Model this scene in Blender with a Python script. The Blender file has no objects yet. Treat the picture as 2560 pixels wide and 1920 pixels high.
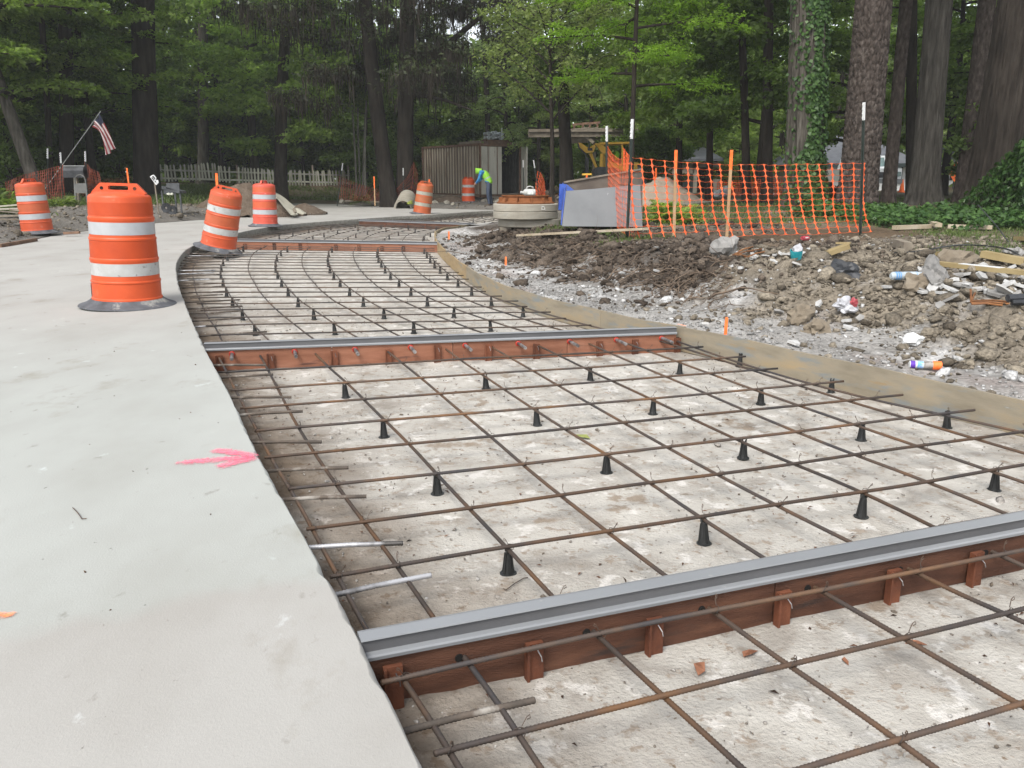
import bpy, bmesh, math, random
import numpy as np
from mathutils import Vector, Matrix, noise as mnoise
random.seed(7); RNG = np.random.default_rng(11)
SC = bpy.context.scene
COL = SC.collection
R_ = math.radians

# ------------------------------------------------------------------ camera, sky, sun, exposure
CAM_H, FPX, HOR = 1.15, 2100.0, 447.0          # eye height, focal length and horizon row of the 2560 x 1920 photograph
PITCH = math.atan((960 - HOR) / FPX)
cam_d = bpy.data.cameras.new('camera'); cam_d.sensor_width = 36.0; cam_d.lens = FPX / 2560 * 36
cam_d.clip_start = 0.05; cam_d.clip_end = 900
cam = bpy.data.objects.new('camera', cam_d); COL.objects.link(cam)
cam.location = (0, 0, CAM_H); cam.rotation_euler = (math.pi / 2 - PITCH, 0, 0)
SC.camera = cam
SUN_EL, SUN_AZ = R_(50), R_(205)
world = bpy.data.worlds.new('World'); SC.world = world; world.use_nodes = True
nt = world.node_tree; nt.nodes.clear()
sky = nt.nodes.new('ShaderNodeTexSky'); sky.sky_type = 'NISHITA'; sky.sun_disc = False
sky.sun_elevation = SUN_EL; sky.sun_rotation = SUN_AZ; sky.air_density = 1.0; sky.dust_density = 1.5; sky.ozone_density = 1.0
hs = nt.nodes.new('ShaderNodeHueSaturation'); hs.inputs['Saturation'].default_value = 0.30
bg = nt.nodes.new('ShaderNodeBackground'); bg.inputs['Strength'].default_value = 0.15
wo = nt.nodes.new('ShaderNodeOutputWorld')
nt.links.new(sky.outputs[0], hs.inputs['Color']); nt.links.new(hs.outputs[0], bg.inputs['Color']); nt.links.new(bg.outputs[0], wo.inputs['Surface'])
sun_d = bpy.data.lights.new('sun', 'SUN'); sun_d.energy = 1.5; sun_d.angle = R_(25); sun_d.color = (1.0, 0.96, 0.90)
sun = bpy.data.objects.new('sun', sun_d); COL.objects.link(sun)
sd = Vector((math.cos(SUN_EL) * math.sin(SUN_AZ), math.cos(SUN_EL) * math.cos(SUN_AZ), math.sin(SUN_EL)))
sun.rotation_euler = sd.to_track_quat('Z', 'Y').to_euler(); sun.location = (0, -10, 30)
SC.view_settings.view_transform = 'Standard'; SC.view_settings.look = 'None'
SC.view_settings.gamma = 1.0; SC.view_settings.use_curve_mapping = False
SC.view_settings.exposure = 1.15
SC.render.engine = 'CYCLES'
SC.cycles.max_bounces = 10; SC.cycles.diffuse_bounces = 8; SC.cycles.glossy_bounces = 2; SC.cycles.transmission_bounces = 8; SC.cycles.transparent_max_bounces = 6
SC.cycles.use_denoising = True
try: SC.cycles.denoiser = 'OPENIMAGEDENOISE'
except Exception: pass

# ------------------------------------------------------------------ picture rays to points of the place
_c, _s = math.cos(PITCH), math.sin(PITCH)
def ray(x, y):
    u = (x - 1280) / FPX; v = (960 - y) / FPX
    return u, _c + v * _s, -_s + v * _c
def P(x, y, z=0.0):                              # where the ray of photo pixel (x, y) meets height z
    r = ray(x, y); t = (z - CAM_H) / r[2]
    return Vector((r[0] * t, r[1] * t, z))
def D(x, y, d):                                  # the point at distance d along the road direction
    r = ray(x, y); t = d / r[1]
    return Vector((r[0] * t, d, CAM_H + r[2] * t))
KD = 2560 / 2212.0
def Q(x, y, z=0.0): return P(x * KD, y * KD, z)
def XD(x, d, y=450): return D(x, y, d).x

ORD = ['first', 'second', 'third', 'fourth', 'fifth', 'sixth', 'seventh', 'eighth', 'ninth', 'tenth', 'eleventh', 'twelfth', 'thirteenth', 'fourteenth', 'fifteenth', 'sixteenth', 'seventeenth', 'eighteenth', 'nineteenth', 'twentieth', 'twenty first', 'twenty second']
# ------------------------------------------------------------------ numpy noise
def _hash(ix, iy, seed):
    h = (ix.astype(np.int64) * 374761393 + iy.astype(np.int64) * 668265263 + seed * 1442695041) & 0xffffffff
    h = ((h ^ (h >> 13)) * 1274126177) & 0xffffffff
    h = h ^ (h >> 16)
    return (h & 0xffff) / 65535.0
def vnoise(x, y, seed=0):
    x = np.asarray(x, float); y = np.asarray(y, float)
    ix = np.floor(x); iy = np.floor(y); fx = x - ix; fy = y - iy
    fx = fx * fx * (3 - 2 * fx); fy = fy * fy * (3 - 2 * fy)
    a = _hash(ix, iy, seed); b = _hash(ix + 1, iy, seed); c = _hash(ix, iy + 1, seed); d = _hash(ix + 1, iy + 1, seed)
    return (a + (b - a) * fx) * (1 - fy) + (c + (d - c) * fx) * fy
def fbm(x, y, sc, octv=4, seed=0, gain=0.5):
    s = np.zeros(np.shape(x)); a = 1.0; t = 0.0
    for o in range(octv):
        s = s + a * (vnoise(np.asarray(x) * sc + 17.3 * o, np.asarray(y) * sc - 9.1 * o, seed + o) - 0.5) * 2
        t += a; a *= gain; sc *= 2.03
    return s / t

# ------------------------------------------------------------------ materials
def lin(r, g, b): return (r, g, b, 1.0)
def mat(name, cols, scale=4.0, detail=6.0, rough=0.8, bump=0.0, bscale=60.0, metal=0.0, spec=0.3, stretch=(1, 1, 1), spots=None, objvar=0.0, attr=None, distort=0.0, coord='Object', bdist=0.01):
    """cols: [(pos, (r,g,b))...] run over noise; spots: (colour, scale, threshold, softness); attr: per-vertex colour multiplied in."""
    m = bpy.data.materials.new(name); m.use_nodes = True
    n = m.node_tree.nodes; l = m.node_tree.links
    b = n['Principled BSDF']
    b.inputs['Roughness'].default_value = rough; b.inputs['Metallic'].default_value = metal
    b.inputs['Specular IOR Level'].default_value = spec
    tc = n.new('ShaderNodeTexCoord'); mp = n.new('ShaderNodeMapping'); mp.inputs['Scale'].default_value = stretch
    l.new(tc.outputs[coord], mp.inputs['Vector'])
    vec = mp.outputs['Vector']
    if len(cols) == 1 and not spots:
        b.inputs['Base Color'].default_value = lin(*cols[0][1]); out = None
        rgb = n.new('ShaderNodeRGB'); rgb.outputs[0].default_value = lin(*cols[0][1]); out = rgb.outputs[0]
    else:
        nz = n.new('ShaderNodeTexNoise'); nz.inputs['Scale'].default_value = scale; nz.inputs['Detail'].default_value = detail; nz.inputs['Roughness'].default_value = 0.6; nz.inputs['Distortion'].default_value = distort
        l.new(vec, nz.inputs['Vector'])
        cr = n.new('ShaderNodeValToRGB'); e = cr.color_ramp.elements
        while len(e) < len(cols): e.new(0.5)
        for i, (p, c) in enumerate(cols): e[i].position = p; e[i].color = lin(*c)
        l.new(nz.outputs['Fac'], cr.inputs['Fac']); out = cr.outputs['Color']
    for sp in (spots or []):
        c, ssc, th, so = sp
        nz2 = n.new('ShaderNodeTexNoise'); nz2.inputs['Scale'].default_value = ssc; nz2.inputs['Detail'].default_value = 5; nz2.inputs['Roughness'].default_value = 0.65
        l.new(vec, nz2.inputs['Vector'])
        mr = n.new('ShaderNodeMapRange'); mr.inputs['From Min'].default_value = th; mr.inputs['From Max'].default_value = th + so
        l.new(nz2.outputs['Fac'], mr.inputs['Value'])
        mx = n.new('ShaderNodeMix'); mx.data_type = 'RGBA'; l.new(mr.outputs[0], mx.inputs['Factor']); l.new(out, mx.inputs['A']); mx.inputs['B'].default_value = lin(*c)
        out = mx.outputs['Result']
    if attr:
        at = n.new('ShaderNodeAttribute'); at.attribute_name = attr
        mx = n.new('ShaderNodeMix'); mx.data_type = 'RGBA'; mx.blend_type = 'MULTIPLY'; mx.inputs['Factor'].default_value = 1
        l.new(out, mx.inputs['A']); l.new(at.outputs['Color'], mx.inputs['B']); out = mx.outputs['Result']
    if objvar:
        oi = n.new('ShaderNodeObjectInfo'); mr = n.new('ShaderNodeMapRange'); mr.inputs['To Min'].default_value = 1 - objvar; mr.inputs['To Max'].default_value = 1 + objvar
        l.new(oi.outputs['Random'], mr.inputs['Value'])
        mx = n.new('ShaderNodeVectorMath'); mx.operation = 'SCALE'; l.new(out, mx.inputs[0]); l.new(mr.outputs[0], mx.inputs['Scale']); out = mx.outputs[0]
    l.new(out, b.inputs['Base Color'])
    if bump:
        nb = n.new('ShaderNodeTexNoise'); nb.inputs['Scale'].default_value = bscale; nb.inputs['Detail'].default_value = 6; nb.inputs['Roughness'].default_value = 0.65
        l.new(vec, nb.inputs['Vector'])
        bp = n.new('ShaderNodeBump'); bp.inputs['Strength'].default_value = bump; bp.inputs['Distance'].default_value = bdist
        l.new(nb.outputs['Fac'], bp.inputs['Height']); l.new(bp.outputs['Normal'], b.inputs['Normal'])
    return m
def leafmat(name, dark, light, trans=0.35, objvar=0.25, rough=0.5):
    m = bpy.data.materials.new(name); m.use_nodes = True
    n = m.node_tree.nodes; l = m.node_tree.links; n.clear()
    at = n.new('ShaderNodeAttribute'); at.attribute_name = 'rnd'
    cr = n.new('ShaderNodeValToRGB'); e = cr.color_ramp.elements; e[0].color = lin(*dark); e[1].color = lin(*light)
    l.new(at.outputs['Fac'], cr.inputs['Fac'])
    oi = n.new('ShaderNodeObjectInfo'); mr = n.new('ShaderNodeMapRange'); mr.inputs['To Min'].default_value = 1 - objvar; mr.inputs['To Max'].default_value = 1 + objvar
    l.new(oi.outputs['Random'], mr.inputs['Value'])
    sc = n.new('ShaderNodeVectorMath'); sc.operation = 'SCALE'; l.new(cr.outputs[0], sc.inputs[0]); l.new(mr.outputs[0], sc.inputs['Scale'])
    d = n.new('ShaderNodeBsdfPrincipled'); d.inputs['Roughness'].default_value = rough; d.inputs['Specular IOR Level'].default_value = 0.25
    t = n.new('ShaderNodeBsdfTranslucent'); ts = n.new('ShaderNodeVectorMath'); ts.operation = 'MULTIPLY'; ts.inputs[1].default_value = (1.15, 1.3, 0.6)
    l.new(sc.outputs[0], d.inputs['Base Color']); l.new(sc.outputs[0], ts.inputs[0]); l.new(ts.outputs[0], t.inputs['Color'])
    mx = n.new('ShaderNodeMixShader'); mx.inputs[0].default_value = trans
    o = n.new('ShaderNodeOutputMaterial')
    l.new(d.outputs[0], mx.inputs[1]); l.new(t.outputs[0], mx.inputs[2]); l.new(mx.outputs[0], o.inputs['Surface'])
    return m

# ------------------------------------------------------------------ mesh builder
class MB:
    def __init__(s): s.v = []; s.f = []; s.m = []; s.cur = 0
    def add(s, vs, fs):
        o = len(s.v); s.v.extend([tuple(v) for v in vs]); s.f.extend([tuple(i + o for i in f) for f in fs]); s.m.extend([s.cur] * len(fs)); return s
    def box(s, c, d, M=None, taper=1.0):
        x, y, z = d[0] / 2, d[1] / 2, d[2] / 2; c = Vector(c)
        vs = [Vector((sx * x * (taper if sz > 0 else 1), sy * y * (taper if sz > 0 else 1), sz * z)) for sz in (-1, 1) for sx, sy in ((-1, -1), (1, -1), (1, 1), (-1, 1))]
        if M is not None: vs = [M @ v for v in vs]
        return s.add([v + c for v in vs], [(3, 2, 1, 0), (4, 5, 6, 7), (0, 1, 5, 4), (1, 2, 6, 5), (2, 3, 7, 6), (3, 0, 4, 7)])
    def bar(s, a, b, w, h, up=(0, 0, 1)):         # a beam from a to b, w wide, h deep
        a = Vector(a); b = Vector(b); d = (b - a).normalized(); up = Vector(up)
        sd = d.cross(up)
        if sd.length < 1e-4: sd = d.cross(Vector((0, 1, 0)))
        sd.normalize(); u = sd.cross(d)
        vs = []
        for p in (a, b):
            for i, j in ((-1, -1), (1, -1), (1, 1), (-1, 1)): vs.append(p + sd * (i * w / 2) + u * (j * h / 2))
        return s.add(vs, [(0, 1, 2, 3), (7, 6, 5, 4), (1, 0, 4, 5), (2, 1, 5, 6), (3, 2, 6, 7), (0, 3, 7, 4)])
    def tube(s, pts, r, n=8, cap=True, squash=1.0):
        pts = [Vector(p) for p in pts]; rs = r if isinstance(r, (list, tuple, np.ndarray)) else [r] * len(pts)
        ref = Vector((0, 0, 1)); vs = []; fs = []
        t0 = (pts[1] - pts[0]).normalized()
        if abs(t0.dot(ref)) > 0.9: ref = Vector((0, 1, 0))
        for i, p in enumerate(pts):
            t = (pts[min(i + 1, len(pts) - 1)] - pts[max(i - 1, 0)]).normalized()
            a = t.cross(ref)
            if a.length < 1e-5: a = t.cross(Vector((1, 0, 0)))
            a.normalize(); b = a.cross(t)
            ref = b.copy() if abs(t.dot(b)) < .9 else ref
            for k in range(n):
                an = 2 * math.pi * k / n
                vs.append(p + a * (math.cos(an) * rs[i]) + b * (math.sin(an) * rs[i] * squash))
        for i in range(len(pts) - 1):
            for k in range(n):
                k2 = (k + 1) % n; fs.append((i * n + k, i * n + k2, (i + 1) * n + k2, (i + 1) * n + k))
        if cap:
            fs.append(tuple(range(n - 1, -1, -1))); e = (len(pts) - 1) * n; fs.append(tuple(range(e, e + n)))
        return s.add(vs, fs)
    def lathe(s, prof, n=32, M=None, cap=False):
        vs = []; fs = []
        for r, z in prof:
            for k in range(n):
                a = 2 * math.pi * k / n; v = Vector((r * math.cos(a), r * math.sin(a), z)); vs.append(M @ v if M is not None else v)
        for i in range(len(prof) - 1):
            for k in range(n):
                k2 = (k + 1) % n; fs.append((i * n + k, i * n + k2, (i + 1) * n + k2, (i + 1) * n + k))
        if cap:
            fs.append(tuple(range(n - 1, -1, -1))); e = (len(prof) - 1) * n; fs.append(tuple(range(e, e + n)))
        return s.add(vs, fs)
    def prism(s, poly, off):                       # poly: points of a flat outline, off: extrusion vector
        n = len(poly); off = Vector(off); p = [Vector(q) for q in poly]
        return s.add(p + [q + off for q in p], [tuple(range(n - 1, -1, -1)), tuple(range(n, 2 * n))] + [(i, (i + 1) % n, n + (i + 1) % n, n + i) for i in range(n)])
    def rock(s, c, size, seed=0, sub=1, flat=1.0, rough=0.35):
        bm = bmesh.new(); bmesh.ops.create_icosphere(bm, subdivisions=sub, radius=1)
        rr = random.Random(seed); E = Matrix.Rotation(rr.random() * 6.3, 4, 'Z')
        o = Vector((rr.random() * 50, rr.random() * 50, rr.random() * 50))
        vs = []
        for v in bm.verts:
            k = 1 + rough * (mnoise.noise(v.co * 1.3 + o) + 0.5 * mnoise.noise(v.co * 3.1 + o))
            p = v.co * k; p = Vector((p.x * size[0], p.y * size[1], max(p.z, -0.75) * size[2])); vs.append(E @ p + Vector(c))
        fs = [tuple(v.index for v in f.verts) for f in bm.faces]; bm.free()
        return s.add(vs, fs)
    def mesh(s, name, mats, smooth=False):
        me = bpy.data.meshes.new(name); me.from_pydata(s.v, [], s.f)
        ms = mats if isinstance(mats, (list, tuple)) else [mats]
        for m in ms: me.materials.append(m)
        if len(ms) > 1 and len(me.polygons) == len(s.m): me.polygons.foreach_set('material_index', s.m)
        if smooth:
            me.polygons.foreach_set('use_smooth', [True] * len(me.polygons)); me.update()
            try:
                if name not in ('rebar', 'tie_bar', 'hanging_moss'): me.set_sharp_from_angle(angle=R_(32))
            except Exception: pass
        me.update(); return me
    def build(s, name, mats, parent=None, smooth=False, loc=None, world=False, label=None):
        return link(name, s.mesh(name, mats, smooth), parent, loc, world, label)
def link(name, me, parent=None, loc=None, world=False, label=None):
    o = bpy.data.objects.new(name, me); COL.objects.link(o)
    if loc is not None: o.location = loc
    if parent is not None:
        o.parent = parent
        if world: o.matrix_parent_inverse = parent.matrix_basis.inverted()
    if label: o['label'] = label
    return o
def tag(o, label, cat, group=None, kind=None):
    if label: o['label'] = label
    if cat: o['category'] = cat
    if group: o['group'] = group
    if kind: o['kind'] = kind
    return o
def thing(name, label, cat, loc=(0, 0, 0), rotz=0.0, group=None):
    o = bpy.data.objects.new(name, None); COL.objects.link(o); o.empty_display_size = 0.2
    o.location = loc; o.rotation_euler = (0, 0, rotz)
    return tag(o, label, cat, group)
def struct(name, me, kind='structure'):
    o = link(name, me); o['kind'] = kind; return o
KIDS = {}
def copy_tree(o, parent=None):
    c = o.copy(); COL.objects.link(c)
    if parent is not None: c.parent = parent
    for ch in [x for x in bpy.data.objects if x.parent is o]: copy_tree(ch, c)
    return c
def np_mesh(name, V, F, mats, smooth=False, face_attr=None, vcol=None):
    V = np.asarray(V, np.float32); F = np.asarray(F, np.int32); k = F.shape[1]
    me = bpy.data.meshes.new(name); me.vertices.add(len(V)); me.vertices.foreach_set('co', V.ravel())
    me.loops.add(F.size); me.loops.foreach_set('vertex_index', F.ravel())
    me.polygons.add(len(F)); me.polygons.foreach_set('loop_start', np.arange(0, F.size, k, dtype=np.int32))
    try: me.polygons.foreach_set('loop_total', np.full(len(F), k, np.int32))
    except Exception: pass
    if smooth: me.polygons.foreach_set('use_smooth', np.ones(len(F), bool))
    for m in (mats if isinstance(mats, (list, tuple)) else [mats]): me.materials.append(m)
    if face_attr is not None:
        a = me.attributes.new('rnd', 'FLOAT', 'FACE'); a.data.foreach_set('value', np.asarray(face_attr, np.float32))
    if vcol is not None:
        a = me.color_attributes.new('tint', 'FLOAT_COLOR', 'POINT'); a.data.foreach_set('color', np.asarray(vcol, np.float32).ravel())
    me.update(calc_edges=True); me.validate(); return me
def unit(a): return a / np.maximum(np.linalg.norm(a, axis=1, keepdims=True), 1e-9)
def leaf_quads(Pn, A, N, L, W, rnd=None, fold=0.15):
    """A leaf blade per row: root point, axis, normal, length, width."""
    A = unit(A); N = N - A * np.sum(A * N, axis=1, keepdims=True); N = unit(N); B = np.cross(A, N)
    L = np.asarray(L).reshape(-1, 1); W = np.asarray(W).reshape(-1, 1)
    V = np.stack([Pn, Pn + A * L * .5 + B * W * .5 + N * L * fold, Pn + A * L - N * L * .08, Pn + A * L * .5 - B * W * .5 + N * L * fold], 1).reshape(-1, 3)
    F = np.arange(len(V)).reshape(-1, 4)
    return V, F
def spline(pts, n):
    """Catmull-Rom through pts, n samples evenly spaced along the curve."""
    p = [Vector(q) for q in pts]; p = [p[0] * 2 - p[1]] + p + [p[-1] * 2 - p[-2]]
    out = []
    for i in range(1, len(p) - 2):
        for t in np.linspace(0, 1, 24, endpoint=False):
            a, b, c, d = p[i - 1], p[i], p[i + 1], p[i + 2]
            out.append(0.5 * ((2 * b) + (c - a) * t + (2 * a - 5 * b + 4 * c - d) * t * t + (3 * b - a - 3 * c + d) * t ** 3))
    out.append(p[-2])
    return resample(out, n)
def resample(pts, n):
    d = [0.0]
    for a, b in zip(pts, pts[1:]): d.append(d[-1] + (b - a).length)
    res = []; j = 0
    for s in np.linspace(0, d[-1], n):
        while j < len(d) - 2 and d[j + 1] < s: j += 1
        t = (s - d[j]) / max(d[j + 1] - d[j], 1e-9); res.append(pts[j].lerp(pts[j + 1], t))
    return res
def nearest_t(pts, q):
    best = min(range(len(pts)), key=lambda i: (pts[i] - q).length_squared); return best
# ------------------------------------------------------------------ the lie of the land
EDGE_PX = [(1060, 1920), (905, 1605), (760, 1335), (648, 1140), (580, 995), (508, 860), (463, 758), (443, 694), (446, 648), (486, 613), (583, 585), (632, 574), (717, 561), (825, 552), (1000, 540), (1080, 536), (1235, 526)]
EDGE = spline([Vector((0.62, -0.6, 0)), Vector((0.2, 0.6, 0))] + [P(x, y) for x, y in EDGE_PX] + [Vector((2.2, 33.2, 0))], 240)
BOARD_W = [(4.05, -0.2), (3.98, 0.8), (3.80, 1.7), (3.55, 2.5), (3.25, 3.25), (2.73, 4.34), (2.44, 4.82), (2.11, 5.41), (1.38, 6.59), (0.8, 7.46), (-0.03, 9.18), (-0.62, 11.4), (-1.12, 14.1), (-1.43, 16.1), (-1.63, 17.9), (-1.74, 19.3), (-1.68, 20.4), (-1.45, 21.3), (-1.0, 22.4), (-0.1, 24.2), (1.2, 26.4)]
BOARD = spline([Vector((x, y, 0)) for x, y in BOARD_W], 300)
FAR_PX = [(0, 617), (156, 585), (379, 559), (582, 544)]
FARB = [Vector((-6.6, -1, 0)), Vector((-7.6, 8, 0))] + [P(x, y) for x, y in FAR_PX] + [Vector((-7.9, 27.3, 0)), Vector((-8.9, 31, 0)), P(732, 508), P(853, 511), P(1024, 520), P(1240, 526), Vector((2.2, 33.3, 0))]
FARB[-2] = Vector((-0.62, 32.5, 0)); FARB[-1] = Vector((2.2, 34.6, 0))
CORR = [(p.x, p.y) for p in BOARD] + [(2.4, 28), (2.6, 34.6)] + [(p.x, p.y) for p in reversed(FARB)] + [(-6.6, -1.5), (4.05, -1.5)]
PANEL = [(p.x, p.y) for p in BOARD] + [(2.4, 28), (2.6, 33.2)] + [(p.x, p.y) for p in reversed(EDGE)]
def sdist(X, Y, poly):
    """Signed distance to a closed outline, negative inside."""
    X = np.asarray(X, float).ravel(); Y = np.asarray(Y, float).ravel()
    A = np.array(poly); B = np.roll(A, -1, 0); ins = np.zeros(len(X), bool); dm = np.full(len(X), 1e9)
    for (ax, ay), (bx, by) in zip(A, B):
        ex, ey = bx - ax, by - ay; L = ex * ex + ey * ey
        if L < 1e-12: continue
        t = np.clip(((X - ax) * ex + (Y - ay) * ey) / L, 0, 1)
        dm = np.minimum(dm, (X - ax - t * ex) ** 2 + (Y - ay - t * ey) ** 2)
        if ay != by:
            c = (ay > Y) != (by > Y); ins ^= c & (X < (bx - ax) * (Y - ay) / (by - ay) + ax)
    d = np.sqrt(dm); return np.where(ins, -d, d)
# control heights: point, height and what the surface is there (0 lawn, 1 pale gravel shelf, 2 dark rooty bank, 3 tan spoil, 4 grey berm, 5 leaf litter)
CT = []
def ctl(x, y, z, k): v = Q(x, y, z); CT.append((v.x, v.y, z, k))
for i in range(0, 262, 9):
    a, b = BOARD[i], BOARD[i + 1]; d = (b - a).normalized(); nx = Vector((d.y, -d.x, 0)) * 0.14
    CT.append((a.x + nx.x, a.y + nx.y, -0.035, 1))
for x, y, z, k in [(1040, 512, -.03, 1), (1060, 540, -.06, 1), (1124, 566, -.08, 1), (1124, 590, -.06, 1), (1250, 594, -.09, 1), (1250, 625, -.07, 1), (1355, 608, -.09, 1), (1355, 640, -.07, 1), (1480, 650, -.09, 1), (1480, 680, -.06, 1), (1560, 672, -.08, 1), (1650, 705, -.08, 1), (1760, 715, -.08, 1), (1850, 735, -.08, 1), (1950, 745, -.08, 1), (2040, 772, -.09, 1), (2130, 802, -.09, 1), (2212, 815, -.08, 1),
                   (1075, 520, .02, 2), (1090, 545, -.03, 2), (1180, 560, .05, 2), (1190, 515, .2, 2), (1300, 575, .07, 2), (1300, 545, .2, 2), (1420, 590, .08, 2), (1430, 560, .24, 2), (1050, 497, .05, 2), (1124, 545, .02, 2), (1124, 497, .2, 2), (1250, 570, .04, 2), (1250, 528, .24, 2), (1355, 580, .05, 2), (1355, 541, .26, 2), (1480, 615, .03, 2), (1490, 570, .24, 2), (1560, 640, .0, 3), (1585, 600, .17, 3),
                   (1040, 488, .12, 2), (1124, 490, .22, 2), (1250, 513, .28, 0), (1355, 524, .3, 0), (1500, 548, .3, 2), (1600, 560, .3, 3),
                   (1640, 675, -.02, 3), (1650, 620, .14, 3), (1700, 575, .28, 3), (1700, 545, .3, 5), (1760, 640, .1, 3), (1800, 590, .25, 3), (1860, 560, .31, 3), (1900, 690, .0, 3), (1900, 640, .14, 3), (1940, 600, .27, 3), (2000, 572, .32, 3), (2030, 745, -.03, 3), (2000, 665, .13, 3), (2100, 620, .23, 3), (2110, 570, .33, 0), (2110, 760, -.04, 3), (2110, 690, .12, 3), (2212, 690, .14, 3), (2212, 775, -.04, 3), (2212, 630, .27, 3), (2212, 585, .34, 3), (2212, 560, .36, 0)]:
    ctl(x, y, z, k)
CT += [(4.6, 3.6, .12, 3), (4.7, 2.0, .1, 3), (4.8, .5, .1, 3), (6.5, 5, .4, 0), (6.5, 1, .4, 0), (2.2, 13.0, .29, 5), (5.2, 13, .35, 5), (3.6, 12.3, .30, 5), (7.5, 12.5, .37, 0), (1.0, 15.5, .28, 0), (1.9, 17, .32, 0), (4, 17, .4, 0), (8, 16, .43, 5), (12, 14, .45, 0), (10, 20, .46, 5), (16, 18, .5, 5), (4, 22, .42, 0), (7, 25, .44, 0), (2, 26, .25, 4), (.3, 19.5, .15, 2), (-.1, 21.5, .1, 2), (.9, 24, .15, 4), (3.4, 30, .3, 4), (12, 30, .5, 0), (20, 30, .55, 0), (6, 38, .45, 0), (3, 44, .4, 5), (15, 45, .5, 0), (30, 45, .6, 0),
       (-.8, 34, .05, 4), (-3, 36.2, .08, 4), (-1.5, 39, .12, 4), (-5, 40, .12, 4), (0, 42, .16, 4), (-3, 47, .2, 4), (-6.5, 42.5, .12, 5), (-8.5, 44, .2, 0), (-6, 48, .3, 5), (0, 55, .4, 5),
       (-10.8, 43, .15, 0), (-9.2, 27, .22, 4), (-9.8, 30, .3, 0), (-10.9, 36, .32, 0), (-12, 46, .62, 0), (-16, 40, .66, 0), (-10, 50, .8, 5), (-18, 50, .9, 5), (-30, 50, 1.0, 5), (-14, 31, .5, 0), (-19, 32, .7, 5), (-12.5, 26.5, .36, 0), (-14, 23, .42, 0), (-18, 25, .55, 0), (-25, 30, .8, 5),
       (-9.6, 15.2, .01, 4), (-10.0, 17.8, .02, 4), (-10.2, 19.2, .06, 4), (-10.2, 22.6, .1, 4), (-9.2, 25.4, .1, 4), (-10.9, 17.2, .30, 4), (-11.4, 19.5, .36, 4), (-11.5, 22.5, .36, 4), (-10.3, 25.6, .33, 4), (-12.5, 20.5, .3, 0), (-12, 17, .30, 4), (-8.8, 11, .1, 4), (-10, 12, .4, 4), (-14, 12, .4, 0), (-20, 15, .5, 0), (-8.6, 3, .2, 0), (-14, 0, .4, 0), (-30, 10, .6, 0), (25, 10, .6, 0), (12, 4, .5, 0), (25, 0, .6, 0), (4.4, -3, .2, 0), (-4, -6, .2, 0)]
CT = np.array(CT)
_n = len(CT); _K = np.hypot(CT[:, 0][:, None] - CT[:, 0], CT[:, 1][:, None] - CT[:, 1])
_A = np.zeros((_n + 1, _n + 1)); _A[:_n, :_n] = -_K + np.eye(_n) * 0.06; _A[:_n, _n] = 1; _A[_n, :_n] = 1
_W = np.linalg.solve(_A, np.append(CT[:, 2], 0))
KCOL = np.array([(.115, .10, .062), (.30, .288, .27), (.066, .052, .041), (.19, .162, .125), (.15, .138, .122), (.115, .082, .053)])
KROUGH = np.array([.014, .024, .15, .12, .09, .015])
def base_h(X, Y):
    X = np.asarray(X, float).ravel(); Y = np.asarray(Y, float).ravel(); z = np.empty(len(X))
    for i in range(0, len(X), 20000):
        k = np.hypot(X[i:i + 20000, None] - CT[:, 0], Y[i:i + 20000, None] - CT[:, 1]); z[i:i + 20000] = -k @ _W[:_n] + _W[_n]
    f = np.clip((np.hypot(X, Y - 20) - 38) / 25, 0, 1); z = z * (1 - f) + 0.6 * f
    return z
def surf_k(X, Y):
    """Share of each kind of surface at each point, from the nearest control points with wandering borders."""
    X = np.asarray(X, float).ravel(); Y = np.asarray(Y, float).ravel(); out = np.zeros((len(X), 6))
    wx = X + .28 * fbm(X, Y, 1.6, 3, 5) + .1 * fbm(X, Y, 7, 2, 8); wy = Y + .28 * fbm(X, Y, 1.6, 3, 25) + .1 * fbm(X, Y, 7, 2, 28)
    kk = CT[:, 3].astype(int); oh = np.zeros((_n, 6)); oh[np.arange(_n), kk] = 1
    for i in range(0, len(X), 20000):
        d = np.hypot(wx[i:i + 20000, None] - CT[:, 0], wy[i:i + 20000, None] - CT[:, 1]); w = 1 / (d ** 4 + 1e-4); out[i:i + 20000] = (w @ oh) / w.sum(1, keepdims=True)
    far = np.clip((np.hypot(X, Y - 20) - 30) / 15, 0, 1)[:, None]; out = out * (1 - far); out[:, 5] += far[:, 0]
    return out
def relief(X, Y, K):
    a = K @ KROUGH
    r1 = 1 - 2 * np.abs(fbm(X, Y, 2.3, 4, 40))            # lumpy clods
    return a * (.8 * fbm(X, Y, 1.3, 5, 31) + .55 * (r1 - .6) + .65 * (1 - 2.2 * np.abs(fbm(X, Y, 4.2, 4, 47))) * (.4 + fbm(X, Y, 1.7, 2, 49)) + .45 * fbm(X, Y, 10, 3, 61))
def full_h(X, Y):
    K = surf_k(X, Y); return base_h(X, Y) + relief(np.ravel(X), np.ravel(Y), K)
def hz(x, y): return float(full_h(np.array([x]), np.array([y]))[0])
def ground_px(x, y, lo=4.0, hi=60.0):
    """First point of the ground met by the ray of a photo pixel."""
    r = ray(x, y); ds = np.geomspace(lo, hi, 900); X = r[0] / r[1] * ds; Z = CAM_H + r[2] / r[1] * ds
    H = full_h(X, ds); b = np.nonzero(Z <= H)[0]; i = b[0] if len(b) else len(ds) - 1
    return Vector((X[i], ds[i], H[i]))
FINE = [(-3.0, 9.0, 4.0, 19.0, .042), (-16.5, -7.4, 11.5, 31.0, .11), (-12.5, 4.0, 22.0, 47.0, .16), (2.4, 9.0, -1.0, 4.4, .06)]
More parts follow.
